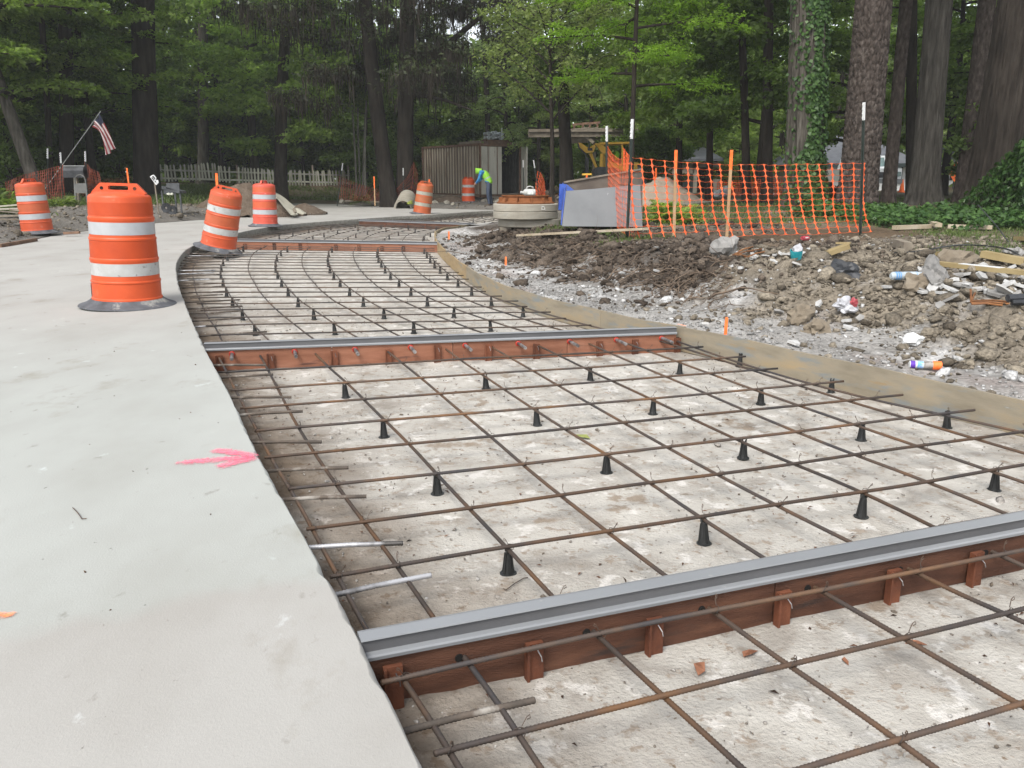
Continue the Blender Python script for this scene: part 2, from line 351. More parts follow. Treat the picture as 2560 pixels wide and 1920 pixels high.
def land_mesh(xs, ys, fine_i):
    X, Y = np.meshgrid(xs, ys); sh = X.shape; x = X.ravel().copy(); y = Y.ravel().copy()
    K = surf_k(x, y); z = base_h(x, y) + relief(x, y, K); sd_ = sdist(x, y, CORR)
    if fine_i is None: z = np.where(sd_ < 0, -.34, z)
    else:                                                            # snap the border to the lane's outline
        st = FINE[fine_i][4]; b = (sd_ < .35 * st) & (sd_ > -1.5 * st); e = .004
        if b.any():
            gx = (sdist(x[b] + e, y[b], CORR) - sd_[b]) / e; gy = (sdist(x[b], y[b] + e, CORR) - sd_[b]) / e; gn = np.maximum(np.hypot(gx, gy), .3)
            x[b] += gx / gn * (.012 - sd_[b]); y[b] += gy / gn * (.012 - sd_[b])
            z[b] = base_h(x[b], y[b]); sd_ = sd_.copy(); sd_[b] = .012
        if fine_i in (1, 2): f = np.clip(sd_ / .55, 0, 1); f = f * f * (3 - 2 * f); z = z * f + .004 * (1 - f)          # the verge runs out level with the slab
    for j, (x0, x1, y0, y1, st) in enumerate(FINE):
        if fine_i is not None and j >= fine_i: continue
        g = .6 if fine_i is None else st * 6
        ins = np.minimum(np.minimum(x - x0, x1 - x), np.minimum(y - y0, y1 - y)); z = z - np.clip((ins - (0 if fine_i is None else .12)) / g, 0, 1) * (.38 if fine_i is None else .3) * (ins > 0) - (0 if fine_i is None else .004) * (ins > 0)
    n1 = fbm(x, y, 3.0, 5, 77)[:, None]; n2 = fbm(x, y, .7, 3, 90)[:, None]; n3 = fbm(x, y, 16, 3, 91)[:, None]
    c = K @ KCOL * (1 + .30 * n1 + .2 * n2 + .22 * n3)
    white = np.clip((fbm(x, y, 2.2, 4, 101) - .14) * 5, 0, 1) * (K[:, 1] + .35 * K[:, 3]) * .75
    c = c * (1 - white[:, None]) + np.array([.52, .51, .495]) * white[:, None] * (1 + .2 * n3)
    pk = np.clip((fbm(x, y, 1.1, 3, 131) - .15) * 4, 0, 1)[:, None] * K[:, 1:2] * .5
    c = c * (1 - pk) + np.array([.33, .27, .24]) * pk
    V = np.stack([x, y, z], 1); ny, nx = sh; i = np.arange((ny - 1) * (nx - 1)); r = i // (nx - 1); q = i % (nx - 1); a = r * nx + q
    F = np.stack([a, a + 1, a + nx + 1, a + nx], 1)
    return V, F, np.concatenate([np.clip(c, .01, .9), np.ones((len(c), 1))], 1)
M = {}
M['land'] = mat('ground_soil', [(.3, (.55, .54, .53)), (.5, (.95, .95, .95)), (.7, (1.35, 1.34, 1.32))], 32, 10, .95, 1.0, 40, spec=.1, attr='tint', bdist=.02)
def graded(a, b, lo, hi, st, g):
    v = list(np.arange(lo, hi, st)); s = st; x = hi
    while x < b: v.append(x); s *= g; x += s
    v.append(b); s = st; x = lo - st; u = []
    while x > a: u.append(x); s *= g; x -= s
    u.append(a); return np.array(sorted(u) + v)
V, F, C_ = land_mesh(graded(-300, 300, -22, 22, .4, 1.22), graded(-60, 420, 2, 52, .4, 1.2), None)
struct('ground', np_mesh('ground', V, F, M['land'], True, vcol=C_))
for j, (x0, x1, y0, y1, st) in enumerate(FINE):
    V, F, C_ = land_mesh(np.arange(x0, x1, st), np.arange(y0, y1, st), j)
    keep = (sdist(V[:, 0], V[:, 1], CORR) > 0); F = F[keep[F].all(1)]
    struct(['dirt_bank', 'dirt_berm', 'dirt_verge', 'dirt_shoulder'][j], np_mesh('land', V, F, M['land'], True, vcol=C_))

# ------------------------------------------------------------------ the concrete lane already poured
def conc_mat():
    m = mat('lane_concrete', [(.25, (.288, .272, .245)), (.5, (.340, .328, .303)), (.75, (.378, .366, .340))], 1.1, 8, .85, .4, 160, spec=.2, stretch=(1, .6, 1), spots=[((.27, .25, .215), 2.3, .58, .14), ((.16, .15, .135), 30, .69, .03), ((.24, .225, .20), 11, .64, .10), ((.44, .44, .425), 7, .66, .08)], bdist=.004)
    n = m.node_tree.nodes; l = m.node_tree.links; b = n['Principled BSDF']; src = b.inputs['Base Color'].links[0].from_socket
    tc = n.new('ShaderNodeTexCoord'); mp = n.new('ShaderNodeMapping'); mp.inputs['Rotation'].default_value = (0, 0, R_(-24)); mp.inputs['Location'].default_value = (0, -2.31, 0)
    l.new(tc.outputs['Object'], mp.inputs['Vector'])
    nz = n.new('ShaderNodeTexNoise'); nz.inputs['Scale'].default_value = 2.5; nz.inputs['Detail'].default_value = 7; l.new(tc.outputs['Object'], nz.inputs['Vector'])
    sx = n.new('ShaderNodeSeparateXYZ'); l.new(mp.outputs[0], sx.inputs[0])
    ad = n.new('ShaderNodeMath'); ad.operation = 'MULTIPLY_ADD'; ad.inputs[1].default_value = .35; l.new(nz.outputs['Fac'], ad.inputs[0]); l.new(sx.outputs['Y'], ad.inputs[2])
    mr = n.new('ShaderNodeMapRange'); mr.inputs['From Min'].default_value = .14; mr.inputs['From Max'].default_value = .24; l.new(ad.outputs[0], mr.inputs['Value'])
    # the pale bluish curing film, sprayed beyond the line and worn off again further along the lane
    m2 = n.new('ShaderNodeMapRange'); m2.inputs['From Min'].default_value = 7.0; m2.inputs['From Max'].default_value = 2.5; l.new(sx.outputs['Y'], m2.inputs['Value'])
    mu = n.new('ShaderNodeMath'); mu.operation = 'MULTIPLY'; l.new(mr.outputs[0], mu.inputs[0]); l.new(m2.outputs[0], mu.inputs[1])
    mu2 = n.new('ShaderNodeMath'); mu2.operation = 'MULTIPLY'; mu2.inputs[1].default_value = .8; l.new(mu.outputs[0], mu2.inputs[0])
    mx = n.new('ShaderNodeMix'); mx.data_type = 'RGBA'; mx.blend_type = 'MULTIPLY'; l.new(mu2.outputs[0], mx.inputs['Factor']); l.new(src, mx.inputs['A']); mx.inputs['B'].default_value = (1.02, 1.085, 1.09, 1)
    l.new(mx.outputs['Result'], b.inputs['Base Color']); return m
M['conc'] = conc_mat()
M['conc_edge'] = mat('raw_concrete_edge', [(.3, (.17, .165, .145)), (.7, (.30, .29, .265))], 14, 8, .95, 1.0, 55, spec=.1, bdist=.02)
def lane():
    bm = bmesh.new(); NE = []
    for i, p in enumerate(EDGE):
        d = (EDGE[min(i + 1, len(EDGE) - 1)] - EDGE[max(i - 1, 0)]).normalized(); NE.append(Vector((d.y, -d.x, 0)))
    fine = []; fn = []
    for i in range(len(EDGE) - 1):
        st = 6 if EDGE[i].y < 9 else 2
        for k in range(st): fine.append(EDGE[i].lerp(EDGE[i + 1], k / st)); fn.append(NE[i].lerp(NE[i + 1], k / st))
    fine.append(EDGE[-1]); fn.append(NE[-1])
    xs = np.array([p.x for p in fine]); ys = np.array([p.y for p in fine]); chip = .006 * fbm(xs, ys, 9, 4, 3); chip2 = np.clip(fbm(xs, ys, 9, 5, 13) - .15, 0, 1) * .028
    top = [bm.verts.new(p - n * (.008 + c2 + max(c, 0))) for p, n, c, c2 in zip(fine, fn, chip, chip2)]
    far = [bm.verts.new(p) for p in reversed(FARB)]
    f = bm.faces.new(top + far); f.normal_update()
    rim = [bm.verts.new(p + n * c + Vector((0, 0, -.009 - c2 * .6))) for p, n, c, c2 in zip(fine, fn, chip, chip2)]
    low = [bm.verts.new(p + n * (c * 2 + .004) + Vector((0, 0, -.1))) for p, n, c in zip(fine, fn, chip)]
    bot = [bm.verts.new(p + n * (.004) + Vector((0, 0, -.21))) for p, n in zip(fine, fn)]
    for A, B in ((top, rim), (rim, low), (low, bot)):
        for i in range(len(A) - 1):
            g = bm.faces.new((A[i], A[i + 1], B[i + 1], B[i])); g.material_index = 0 if A is top else 1; g.smooth = True
    fb = [bm.verts.new(v.co + Vector((0, 0, -.21))) for v in far]
    for i in range(len(far) - 1):
        g = bm.faces.new((far[i], far[i + 1], fb[i + 1], fb[i])); g.material_index = 1
    bmesh.ops.recalc_face_normals(bm, faces=bm.faces)
    if f.normal.z < 0: pass
    bmesh.ops.triangulate(bm, faces=[f], ngon_method='EAR_CLIP')
    me = bpy.data.meshes.new('road'); bm.to_mesh(me); bm.free(); me.materials.append(M['conc']); me.materials.append(M['conc_edge']); return me
ROAD = struct('road', lane())

# ------------------------------------------------------------------ the prepared base under the steel
M['base'] = mat('crushed_base', [(.30, (.60, .56, .51)), (.45, (.86, .83, .78)), (.62, (1.02, 1.0, .95))], 4.5, 12, .95, 1.0, 60, spec=.1, attr='tint', distort=.4, spots=[((.56, .49, .41), 7, .60, .12), ((.66, .575, .49), 15, .57, .07), ((1.24, 1.22, 1.19), 8.5, .57, .07), ((.60, .51, .42), 3.2, .62, .06), ((.42, .33, .25), 26, .66, .05), ((1.25, 1.23, 1.2), 48, .68, .04)], bdist=.012)
def subgrade():
    ys = [-0.4]
    while ys[-1] < 33.5: ys.append(ys[-1] + .028 + .010 * max(ys[-1], 0))
    xs = np.arange(-6.6, 4.2, .035); X, Y = np.meshgrid(xs, np.array(ys)); sh = X.shape; x = X.ravel(); y = Y.ravel()
    z = -.205 + .008 * fbm(x, y, .9, 3, 201) + .006 * fbm(x, y, 6, 4, 202) + .004 * np.abs(fbm(x, y, 24, 3, 203))
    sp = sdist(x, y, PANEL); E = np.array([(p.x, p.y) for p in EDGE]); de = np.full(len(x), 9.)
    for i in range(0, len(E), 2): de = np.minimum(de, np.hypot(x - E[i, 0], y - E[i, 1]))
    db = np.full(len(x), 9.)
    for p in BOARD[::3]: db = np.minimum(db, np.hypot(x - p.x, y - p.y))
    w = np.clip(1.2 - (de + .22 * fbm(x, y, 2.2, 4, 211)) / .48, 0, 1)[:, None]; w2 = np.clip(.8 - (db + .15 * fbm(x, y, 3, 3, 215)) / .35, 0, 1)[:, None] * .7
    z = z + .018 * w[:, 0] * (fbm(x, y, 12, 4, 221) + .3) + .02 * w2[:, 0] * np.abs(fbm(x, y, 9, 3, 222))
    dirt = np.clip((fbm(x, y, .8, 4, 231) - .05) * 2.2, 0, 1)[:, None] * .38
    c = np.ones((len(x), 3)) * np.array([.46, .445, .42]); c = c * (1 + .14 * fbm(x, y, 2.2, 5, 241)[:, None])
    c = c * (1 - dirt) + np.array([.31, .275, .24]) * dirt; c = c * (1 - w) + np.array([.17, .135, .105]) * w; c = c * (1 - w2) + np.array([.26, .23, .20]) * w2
    V = np.stack([x, y, z], 1); ny, nx = sh; i = np.arange((ny - 1) * (nx - 1)); a = (i // (nx - 1)) * nx + i % (nx - 1)
    F = np.stack([a, a + 1, a + nx + 1, a + nx], 1); F = F[(sp < .05)[F].any(1)]
    used = np.unique(F); rm = np.zeros(len(V), int); rm[used] = np.arange(len(used))
    return np_mesh('subgrade', V[used], rm[F], M['base'], True, vcol=np.concatenate([c, np.ones((len(c), 1))], 1)[used])
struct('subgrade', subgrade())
# ------------------------------------------------------------------ reinforcing steel, its chairs, bulkheads and side form
M['rebar'] = mat('rusty_rebar', [(.34, (.046, .042, .042)), (.47, (.072, .053, .042)), (.58, (.112, .066, .040)), (.72, (.175, .088, .038))], 3.0, 6, .6, .4, 180, metal=.2, spec=.35, objvar=.25, bdist=.002)
M['rebar_dark'] = mat('weathered_rebar', [(.35, (0.04, 0.0384, 0.0376)), (.6, (0.08, 0.0576, 0.044)), (.8, (0.128, 0.072, 0.04))], 3.0, 6, .65, .4, 180, metal=.2, spec=.35, objvar=.25, bdist=.002)
M['stub'] = mat('splashed_rebar', [(.40, (.07, .058, .048)), (.56, (.12, .095, .075)), (.68, (.32, .295, .26))], 9, 6, .75, .6, 90, metal=.1, spec=.3, bdist=.003)
M['stub_white'] = mat('paint_splashed_rebar', [(.38, (.06, .055, .05)), (.56, (.42, .42, .43))], 5, 4, .4, .5, 90, metal=.3, spec=.5, bdist=.003)
M['wire'] = mat('tie_wire', [(.4, (.05, .045, .042)), (.6, (.12, .08, .055))], 20, 2, .6, metal=.3)
M['blackp'] = mat('black_plastic', [(.3, (.012, .013, .013)), (.7, (.03, .031, .03))], 12, 4, .45, spec=.45)
BR = .0072
def bar_mesh(pts, r=BR, ribs=False, n=6):
    L = sum((b - a).length for a, b in zip(pts, pts[1:])); b = MB()
    if ribs:
        k = int(L / .0052); q = resample(pts, k); rr = [r * (1.13 if (i % 2) else .92) for i in range(k)]; b.tube(q, rr, 8)
    else:
        q = resample(pts, max(3, int(L / .12))); b.tube(q, r, n)
    return b
def wob(pts, a=.004, seed=0):
    rr = random.Random(seed); k = max(4, int(sum((b - a).length for a, b in zip(pts, pts[1:])) / .5)); q = resample(pts, k)
    for p in q[1:-1]: p += Vector((rr.uniform(-a, a), rr.uniform(-a, a), rr.uniform(-a, a) * .7))
    return spline(q, k * 3) if k > 3 else q
# the twisted tie: a loop round the crossing and a curl standing up
_t = MB(); _t.tube([Vector((math.cos(a) * .015, .003 * math.sin(2 * a), .006 + math.sin(a) * .013)) for a in np.linspace(0, 2 * math.pi, 9)], .0013, 4, False)
_t.tube([Vector((.004, .006, .017)), Vector((.010, .010, .028)), Vector((.016, .012, .040)), Vector((.022, .011, .046)), Vector((.024, .009, .039)), Vector((.016, .010, .034))], .0013, 4, False)
TIE = _t.mesh('wire_tie', M['wire'])
_t = MB(); _t.lathe([(.030, 0), (.031, .004), (.020, .006), (.0168, .02), (.0142, .04), (.0115, .07), (.0095, .086), (.0085, .088), (.0, .088)], 12)
for sx in (-1, 1): _t.box((sx * .0088, 0, .094), (.005, .018, .014))
_t.cur = 0
for k in range(6):
    a = k * math.pi / 3; _t.bar((.0205 * math.cos(a), .0205 * math.sin(a), .004), (.0112 * math.cos(a), .0112 * math.sin(a), .084), .003, .005)
CHAIR = _t.mesh('rebar_chair', M['blackp'])
def cross2(p, q):
    """Crossings of two polylines in plan."""
    for i in range(len(p) - 1):
        for j in range(len(q) - 1):
            a, b, c, d = p[i], p[i + 1], q[j], q[j + 1]
            r = b - a; s = d - c; den = r.x * s.y - r.y * s.x
            if abs(den) < 1e-9: continue
            t = ((c.x - a.x) * s.y - (c.y - a.y) * s.x) / den; u = ((c.x - a.x) * r.y - (c.y - a.y) * r.x) / den
            if 0 <= t <= 1 and 0 <= u <= 1: return a + r * t
    return None
ZL, ZT = -.106, -.0915                               # long bars on the chairs, cross bars over them
def mat_thing(label, loc): return thing('rebar_mat', label, 'rebar mat', loc, 0, 'tied rebar mats in the unpoured lane')
def chair(p, a, group_label): 
    o = link('rebar_chair', CHAIR); o.location = (p.x, p.y, -.203); o.rotation_euler = (.05 * math.sin(p.x * 37), .05 * math.sin(p.y * 41), a)
    tag(o, group_label, 'rebar chair', 'black plastic chairs holding up the rebar')
def pix(l, z): return [P(x, y, z) for x, y in l]
# -- the panel between the two near bulkheads
TB = [[(532, 881), (1100, 863), (1701, 844)], [(545, 931), (1100, 901), (1758, 867)], [(576, 976), (1180, 938), (1864, 891)], [(600, 1021), (1200, 977), (1944, 921)], [(636, 1077), (1300, 1023), (2109, 953)], [(661, 1144), (1300, 1082), (2257, 987)], [(720, 1222), (1300, 1160), (2436, 1025)], [(766, 1323), (1300, 1254), (2560, 1079), (2680, 1061)], [(825, 1442), (1300, 1364), (2560, 1164), (2760, 1131)], [(915, 1590), (1500, 1478), (2560, 1282), (2900, 1216)]]
LBp = [[(543, 885), (604, 1010), (836, 1420), (926, 1590)], [(645, 880), (770, 1115), (985, 1406), (1082, 1543)], [(780, 876), (963, 1051), (1093, 1187), (1270, 1373), (1376, 1486)], [(959, 871), (1158, 1033), (1306, 1160), (1516, 1330), (1653, 1432)], [(1102, 863), (1300, 1003), (1516, 1136), (1750, 1295), (1904, 1392)], [(1216, 860), (1476, 1011), (1676, 1125), (1949, 1267), (2120, 1352)], [(1323, 854), (1471, 925), (1864, 1110), (2154, 1233), (2325, 1315)], [(1454, 851), (1770, 988), (2006, 1085), (2325, 1207), (2513, 1284)], [(1545, 851), (1898, 979), (2154, 1068), (2485, 1182), (2700, 1255)], [(1636, 848), (2001, 965), (2274, 1048), (2560, 1133), (2800, 1200)], [(1687, 851), (1870, 917), (2097, 977), (2365, 1039), (2700, 1115)]]
def build_mat(label, T, L, ribs=lambda i, k: False, tie_p=1.0, chairs=None, zt=ZT, zl=ZL, seed=0, rm='rebar'):
    t0 = T[0][0]; root = mat_thing(label, (t0.x, t0.y, -.1)); rr = random.Random(seed)
    T = [wob(t, .006, seed + i) for i, t in enumerate(T)]; L = [wob(l, .005, seed + 50 + i) for i, l in enumerate(L)]
    for i, t in enumerate(T): bar_mesh(t, BR, ribs('T', i)).build('rebar', M[rm], root, True, world=True)
    for i, l in enumerate(L): bar_mesh(l, BR, ribs('L', i)).build('rebar', M[rm], root, True, world=True)
    if tie_p:
        for t in T:
            for l in L:
                if rr.random() > tie_p: continue
                c = cross2(t, l)
                if c is None: continue
                o = link('wire_tie', TIE, root, world=True); o.location = (c.x, c.y, zt - .006); o.rotation_euler = (0, 0, rr.random() * 6.3)
    return T, L
def chair_label(n, line, where): return '%s black rebar chair from the near end of the %s line in the %s' % (ORD[n], ORD[line], where)
def to_form(q):
    a, b = P(903, 1603), P(2560, 1296); u = (b - a).normalized(); n = Vector((-u.y, u.x, 0)); e = q[-1]; d = (q[-1] - q[-2]).normalized(); s = ((e - a).dot(n) - .02) / max(-d.dot(n), .2)
    q[-1] = Vector((e.x + d.x * s, e.y + d.y * s, e.z)); return q
Tb, Lb = build_mat('rebar mat in the wide panel between the two nearest bulkheads', [pix(t, ZT) for t in TB], [to_form(pix(l, ZL)) for l in LBp], lambda k, i: (k == 'T' and i >= 5) or (k == 'L' and i < 4), .85, seed=3)
for li, col in enumerate([[(1098, 1240), (945, 1068), (830, 945), (747, 860)], [(1520, 1175), (1310, 1022), (1160, 920), (1050, 840)], [(1860, 1117), (1605, 990), (1410, 895), (1275, 823)], [(2147, 1060), (1860, 952), (1643, 873), (1468, 808)], [(2045, 925), (1795, 850), (1597, 792)]]):
    for k, (x, y) in enumerate(col): chair(Q(x, y, -.203), random.random() * 6, chair_label(k, li, 'wide panel'))
# -- the nearest panel, cut by the picture's lower edge
TA = [[(952, 1707), (1600, 1565), (2560, 1376), (2900, 1308)], [(1085, 1884), (1700, 1731), (2560, 1519), (2900, 1434)], [(1620, 2040), (2034, 1920), (2560, 1751), (2950, 1626)], [(2300, 2120), (2900, 1900)]]
LA = [[(1011, 1703), (1150, 1920), (1290, 2140)], [(1138, 1613), (1235, 1752), (1353, 1920), (1500, 2140)], [(1455, 1552), (1658, 1743), (1856, 1920), (2100, 2150)], [(1743, 1500), (1973, 1665), (2251, 1860), (2500, 2040)], [(2001, 1448), (2255, 1595), (2546, 1760), (2800, 1900)], [(2234, 1404), (2511, 1534), (2800, 1670)], [(2444, 1363), (2560, 1417), (2900, 1570)]]
build_mat('rebar mat in the nearest panel, cut off by the lower edge of the picture', [pix(t, ZT) for t in TA], [pix(l, ZL) for l in LA], lambda k, i: True, .9, seed=11)
# -- the curving panel beyond the second bulkhead
def seg(curve, q0, q1):
    i, j = nearest_t(curve, q0), nearest_t(curve, q1); return curve[i:j + 1]
F2a, F2b = P(509, 859), P(1701, 818); F3a, F3b = P(560, 596.5), P(1094, 604.5); F4a, F4b = P(897, 548), P(1184, 557.5)
def fan(left, right, nT, offL, offR, z, jit, seed):
    rr = random.Random(seed); A = resample(left, nT + 2)[1:-1]; B = resample(right, nT + 2)[1:-1]; out = []
    for a, b in zip(A, B):
        d = (b - a).normalized(); out.append([a + d * (offL + rr.uniform(-.05, .05)), b - d * (offR + rr.uniform(-.06, .10))])
    return [[Vector((p.x, p.y, z)) for p in t] for t in out]
lc = seg(EDGE, F2a, F3a); rc = seg(BOARD, F2b, F3b)
Tc = fan(lc, rc, 23, .10, .12, ZT, .02, 5)
nL = 10; A_ = resample(lc, 40); B_ = resample(rc, 40); Lc = []
for k in range(nL):
    f = .055 + .89 * k / (nL - 1); Lc.append([A_[i].lerp(B_[i], f) + Vector((0, 0, ZL)) for i in range(1, 39)])
Tc, Lc = build_mat('rebar mat curving between the second bulkhead and the third', Tc, Lc, tie_p=.42, seed=21, rm='rebar_dark')
for li in range(1, nL, 2):
    for ti in range(0, 23):
        if ti % 2: continue
        c = cross2(Tc[ti], Lc[li])
        if c is not None: chair(c + (Lc[li][1] - Lc[li][0]).normalized() * .03, ti * 1.3, chair_label(ti // 2, li // 2, 'curving panel'))
# -- the panel beyond the third bulkhead
ld = seg(EDGE, P(583, 588), P(860, 550)); rd = seg(BOARD, F3b, F4b)
Td = fan(ld, rd, 17, .12, .14, ZT, .02, 8); Ld = []; A_ = resample(ld, 30); B_ = resample(rd, 30)
for k in range(10):
    f = .06 + .88 * k / 9; Ld.append([A_[i].lerp(B_[i], f) + Vector((0, 0, ZL)) for i in range(1, 29)])
Td, Ld = build_mat('rebar mat between the third bulkhead and the fourth, beyond the curving panel', Td, Ld, tie_p=0, seed=31, rm='rebar_dark')
for li in range(1, 10, 2):
    for ti in range(1, 17, 3):
        c = cross2(Td[ti], Ld[li])
        if c is not None: chair(c, ti, chair_label(ti // 3, li // 2, 'fourth panel'))
# -- the far panel by the manhole
le = seg(EDGE, P(905, 546), P(1235, 526)); re_ = [F4a + Vector((.4, .35, 0)), F4b + Vector((.2, .3, 0)), Vector((1.1, 26.6, 0))]
Te = fan(le, re_, 16, .2, .12, ZT, .02, 9); Le = []; A_ = resample(le, 24); B_ = resample(re_, 24)
for k in range(8):
    f = .08 + .84 * k / 7; Le.append([A_[i].lerp(B_[i], f) + Vector((0, 0, ZL)) for i in range(24)])
Te, Le = build_mat('farthest rebar mat, beside the stack of concrete rings', Te, Le, tie_p=0, seed=41, rm='rebar_dark')
for li in range(1, 8, 2):
    for ti in range(1, 16, 3):
        c = cross2(Te[ti], Le[li])
        if c is not None: chair(c, ti, chair_label(ti // 3, li // 2, 'farthest panel'))
# -- tie bars sticking out of the lane's edge: pieces of the road
def tie_bar(a, b, m='stub', r=.0085, label=None):
    a, b = P(*a, -.1), P(*b, -.1); a = a - (b - a).normalized() * .06
    bar_mesh([a, a.lerp(b, .5) + Vector((0, 0, .004)), b], r, True).build('tie_bar', M[m], ROAD, True, label=label)
for a, b, m in [((534, 914), (665, 913), 'stub'), ((549, 945), (683, 936), 'stub'), ((574, 995), (728, 993), 'stub'), ((596, 1039), (757, 1028), 'stub'), ((632, 1107), (804, 1105), 'stub'), ((670, 1178), (871, 1169), 'stub'), ((708, 1250), (916, 1241), 'stub'), ((1020, 1827), (1337, 1750), 'stub')]: tie_bar(a, b, m)
tie_bar((769, 1370), (1008, 1358), 'stub_white', .0088, 'tie bar splashed with white paint near the front bulkhead')
tie_bar((836, 1489), (1077, 1438), 'stub_white', .0088, 'tie bar splashed silver white, nearest the front bulkhead')
for t in np.linspace(.02, .93, 26):
    i = int(t * (len(lc) - 2)); p = lc[i]; d = (lc[i + 1] - lc[i]).normalized(); nrm = Vector((d.y, -d.x, 0)); b = p + nrm * random.uniform(.42, .6) + d * random.uniform(-.05, .05)
    bar_mesh([p - nrm * .05 + Vector((0, 0, -.1)), b + Vector((0, 0, -.1 + random.uniform(-.01, .01)))], .0085).build('tie_bar', M['stub_white' if random.random() < .12 else 'stub'], ROAD, True)
# -- paint on the slab
M['pink'] = mat('pink_marking_paint', [(.3, (.80, .26, .32)), (.7, (.82, .13, .22))], 14, 5, .8, spec=.2)
M['orangepaint'] = mat('orange_marking_paint', [(.3, (.85, .45, .30)), (.7, (.92, .25, .08))], 14, 5, .8, spec=.2)
def sprayed(m):
    n = m.node_tree.nodes; l = m.node_tree.links; b = n['Principled BSDF']
    at = n.new('ShaderNodeAttribute'); at.attribute_name = 'tint'; tc = n.new('ShaderNodeTexCoord')
    nz = n.new('ShaderNodeTexNoise'); nz.inputs['Scale'].default_value = 60; nz.inputs['Detail'].default_value = 4; l.new(tc.outputs['Object'], nz.inputs['Vector'])
    ad = n.new('ShaderNodeMath'); ad.operation = 'MULTIPLY_ADD'; ad.inputs[1].default_value = 1.9; ad.inputs[2].default_value = -.95; l.new(nz.outputs['Fac'], ad.inputs[0])
    a2 = n.new('ShaderNodeMath'); a2.operation = 'ADD'; l.new(at.outputs['Fac'], a2.inputs[0]); l.new(ad.outputs[0], a2.inputs[1])
    mr = n.new('ShaderNodeMapRange'); mr.inputs['From Min'].default_value = .25; mr.inputs['From Max'].default_value = 1.25; l.new(a2.outputs[0], mr.inputs['Value']); l.new(mr.outputs[0], b.inputs['Alpha'])
sprayed(M['pink']); sprayed(M['orangepaint'])
def stroke(name, pxs, w, m, label):
    c = spline([P(x, y) for x, y in pxs], 30); vs = []; fs = []; col = []
    for i, p in enumerate(c):
        d = (c[min(i + 1, 29)] - c[max(i - 1, 0)]).normalized(); nn = Vector((d.y, -d.x, 0)); ww = w * (.65 + .35 * math.sin(i / 29 * 2.6 + .3))
        e = min(1, i / 4, (29 - i) / 5 + .25)
        for k, a in ((-1.35, .0), (-.6, .75), (0, 1.0), (.6, .75), (1.35, .0)): vs.append(p + nn * k * ww + Vector((0, 0, .004))); col.append((a * e,) * 3 + (1,))
        if i:
            o = i * 5
            for k in range(4): fs.append((o - 5 + k, o - 4 + k, o + k + 1, o + k))
    return np_mesh(name, [tuple(v) for v in vs], fs, M[m], vcol=col)
for z, s in ((0, [(432, 1160), (540, 1151), (644, 1144)]), (.0004, [(520, 1128), (560, 1130), (644, 1143)]), (.0008, [(538, 1172), (580, 1160), (644, 1145)])):
    o = link('painted_arrow', stroke('painted_arrow', s, .036, 'pink', ''), ROAD, label='pink spray painted stroke of the arrow on the concrete'); o.location.z = z
link('painted_dash', stroke('painted_dash', [(-60, 1545), (-10, 1542), (42, 1538)], .02, 'orangepaint', ''), ROAD, label='orange spray painted dash at the left of the concrete')

# -- bulkheads across the lane
M['bulk'] = mat('rusty_form_board', [(.3, (0.04675, 0.0198, 0.0121)), (.5, (0.08525, 0.0363, 0.0209)), (.7, (0.1293, 0.05775, 0.033))], 6, 7, .75, .5, 90, spec=.3, stretch=(.5, .5, 3), objvar=.12, spots=[((.045, .028, .022), 4.5, .58, .12)])
M['bulk_light'] = mat('painted_form_board', [(.3, (0.1728, 0.0684, 0.03744)), (.55, (0.2448, 0.1044, 0.0612)), (.75, (0.288, 0.1368, 0.0864))], 6, 7, .75, .4, 90, spec=.3, stretch=(.5, .5, 3), objvar=.12, spots=[((.11, .05, .035), 4.5, .60, .1)])
M['stake'] = mat('rusty_stake', [(.3, (0.065, 0.0234, 0.013)), (.6, (0.1365, 0.0468, 0.02275))], 9, 6, .75, .4, 90, objvar=.3)
M['pvc'] = mat('grey_keyway', [(.3, (0.18, 0.1872, 0.1944)), (.7, (0.2448, 0.252, 0.2592))], 2.5, 4, .42, spec=.5, stretch=(.3, .3, 1), spots=[((.36, .345, .32), 26, .66, .06), ((.16, .15, .14), 40, .71, .03)])
M['pvcd'] = mat('grey_keyway_shaded_groove', [(.3, (0.072, 0.072, 0.075)), (.7, (0.099, 0.099, 0.102))], 2.5, 4, .5, spec=.4)  # recessed face: a darker grey plastic, with part of its shade put into the colour
M['red'] = mat('red_plastic_collar', [(.4, (.36, .03, .018)), (.6, (.46, .045, .028))], 9, 3, .45)
M['dowel'] = mat('greased_dowel', [(.4, (.10, .095, .095)), (.6, (.33, .31, .30))], 14, 5, .35, metal=.5, spec=.5)
M['hole'] = mat('black_hole_sleeve', [(.5, (.01, .009, .008))], rough=.9)
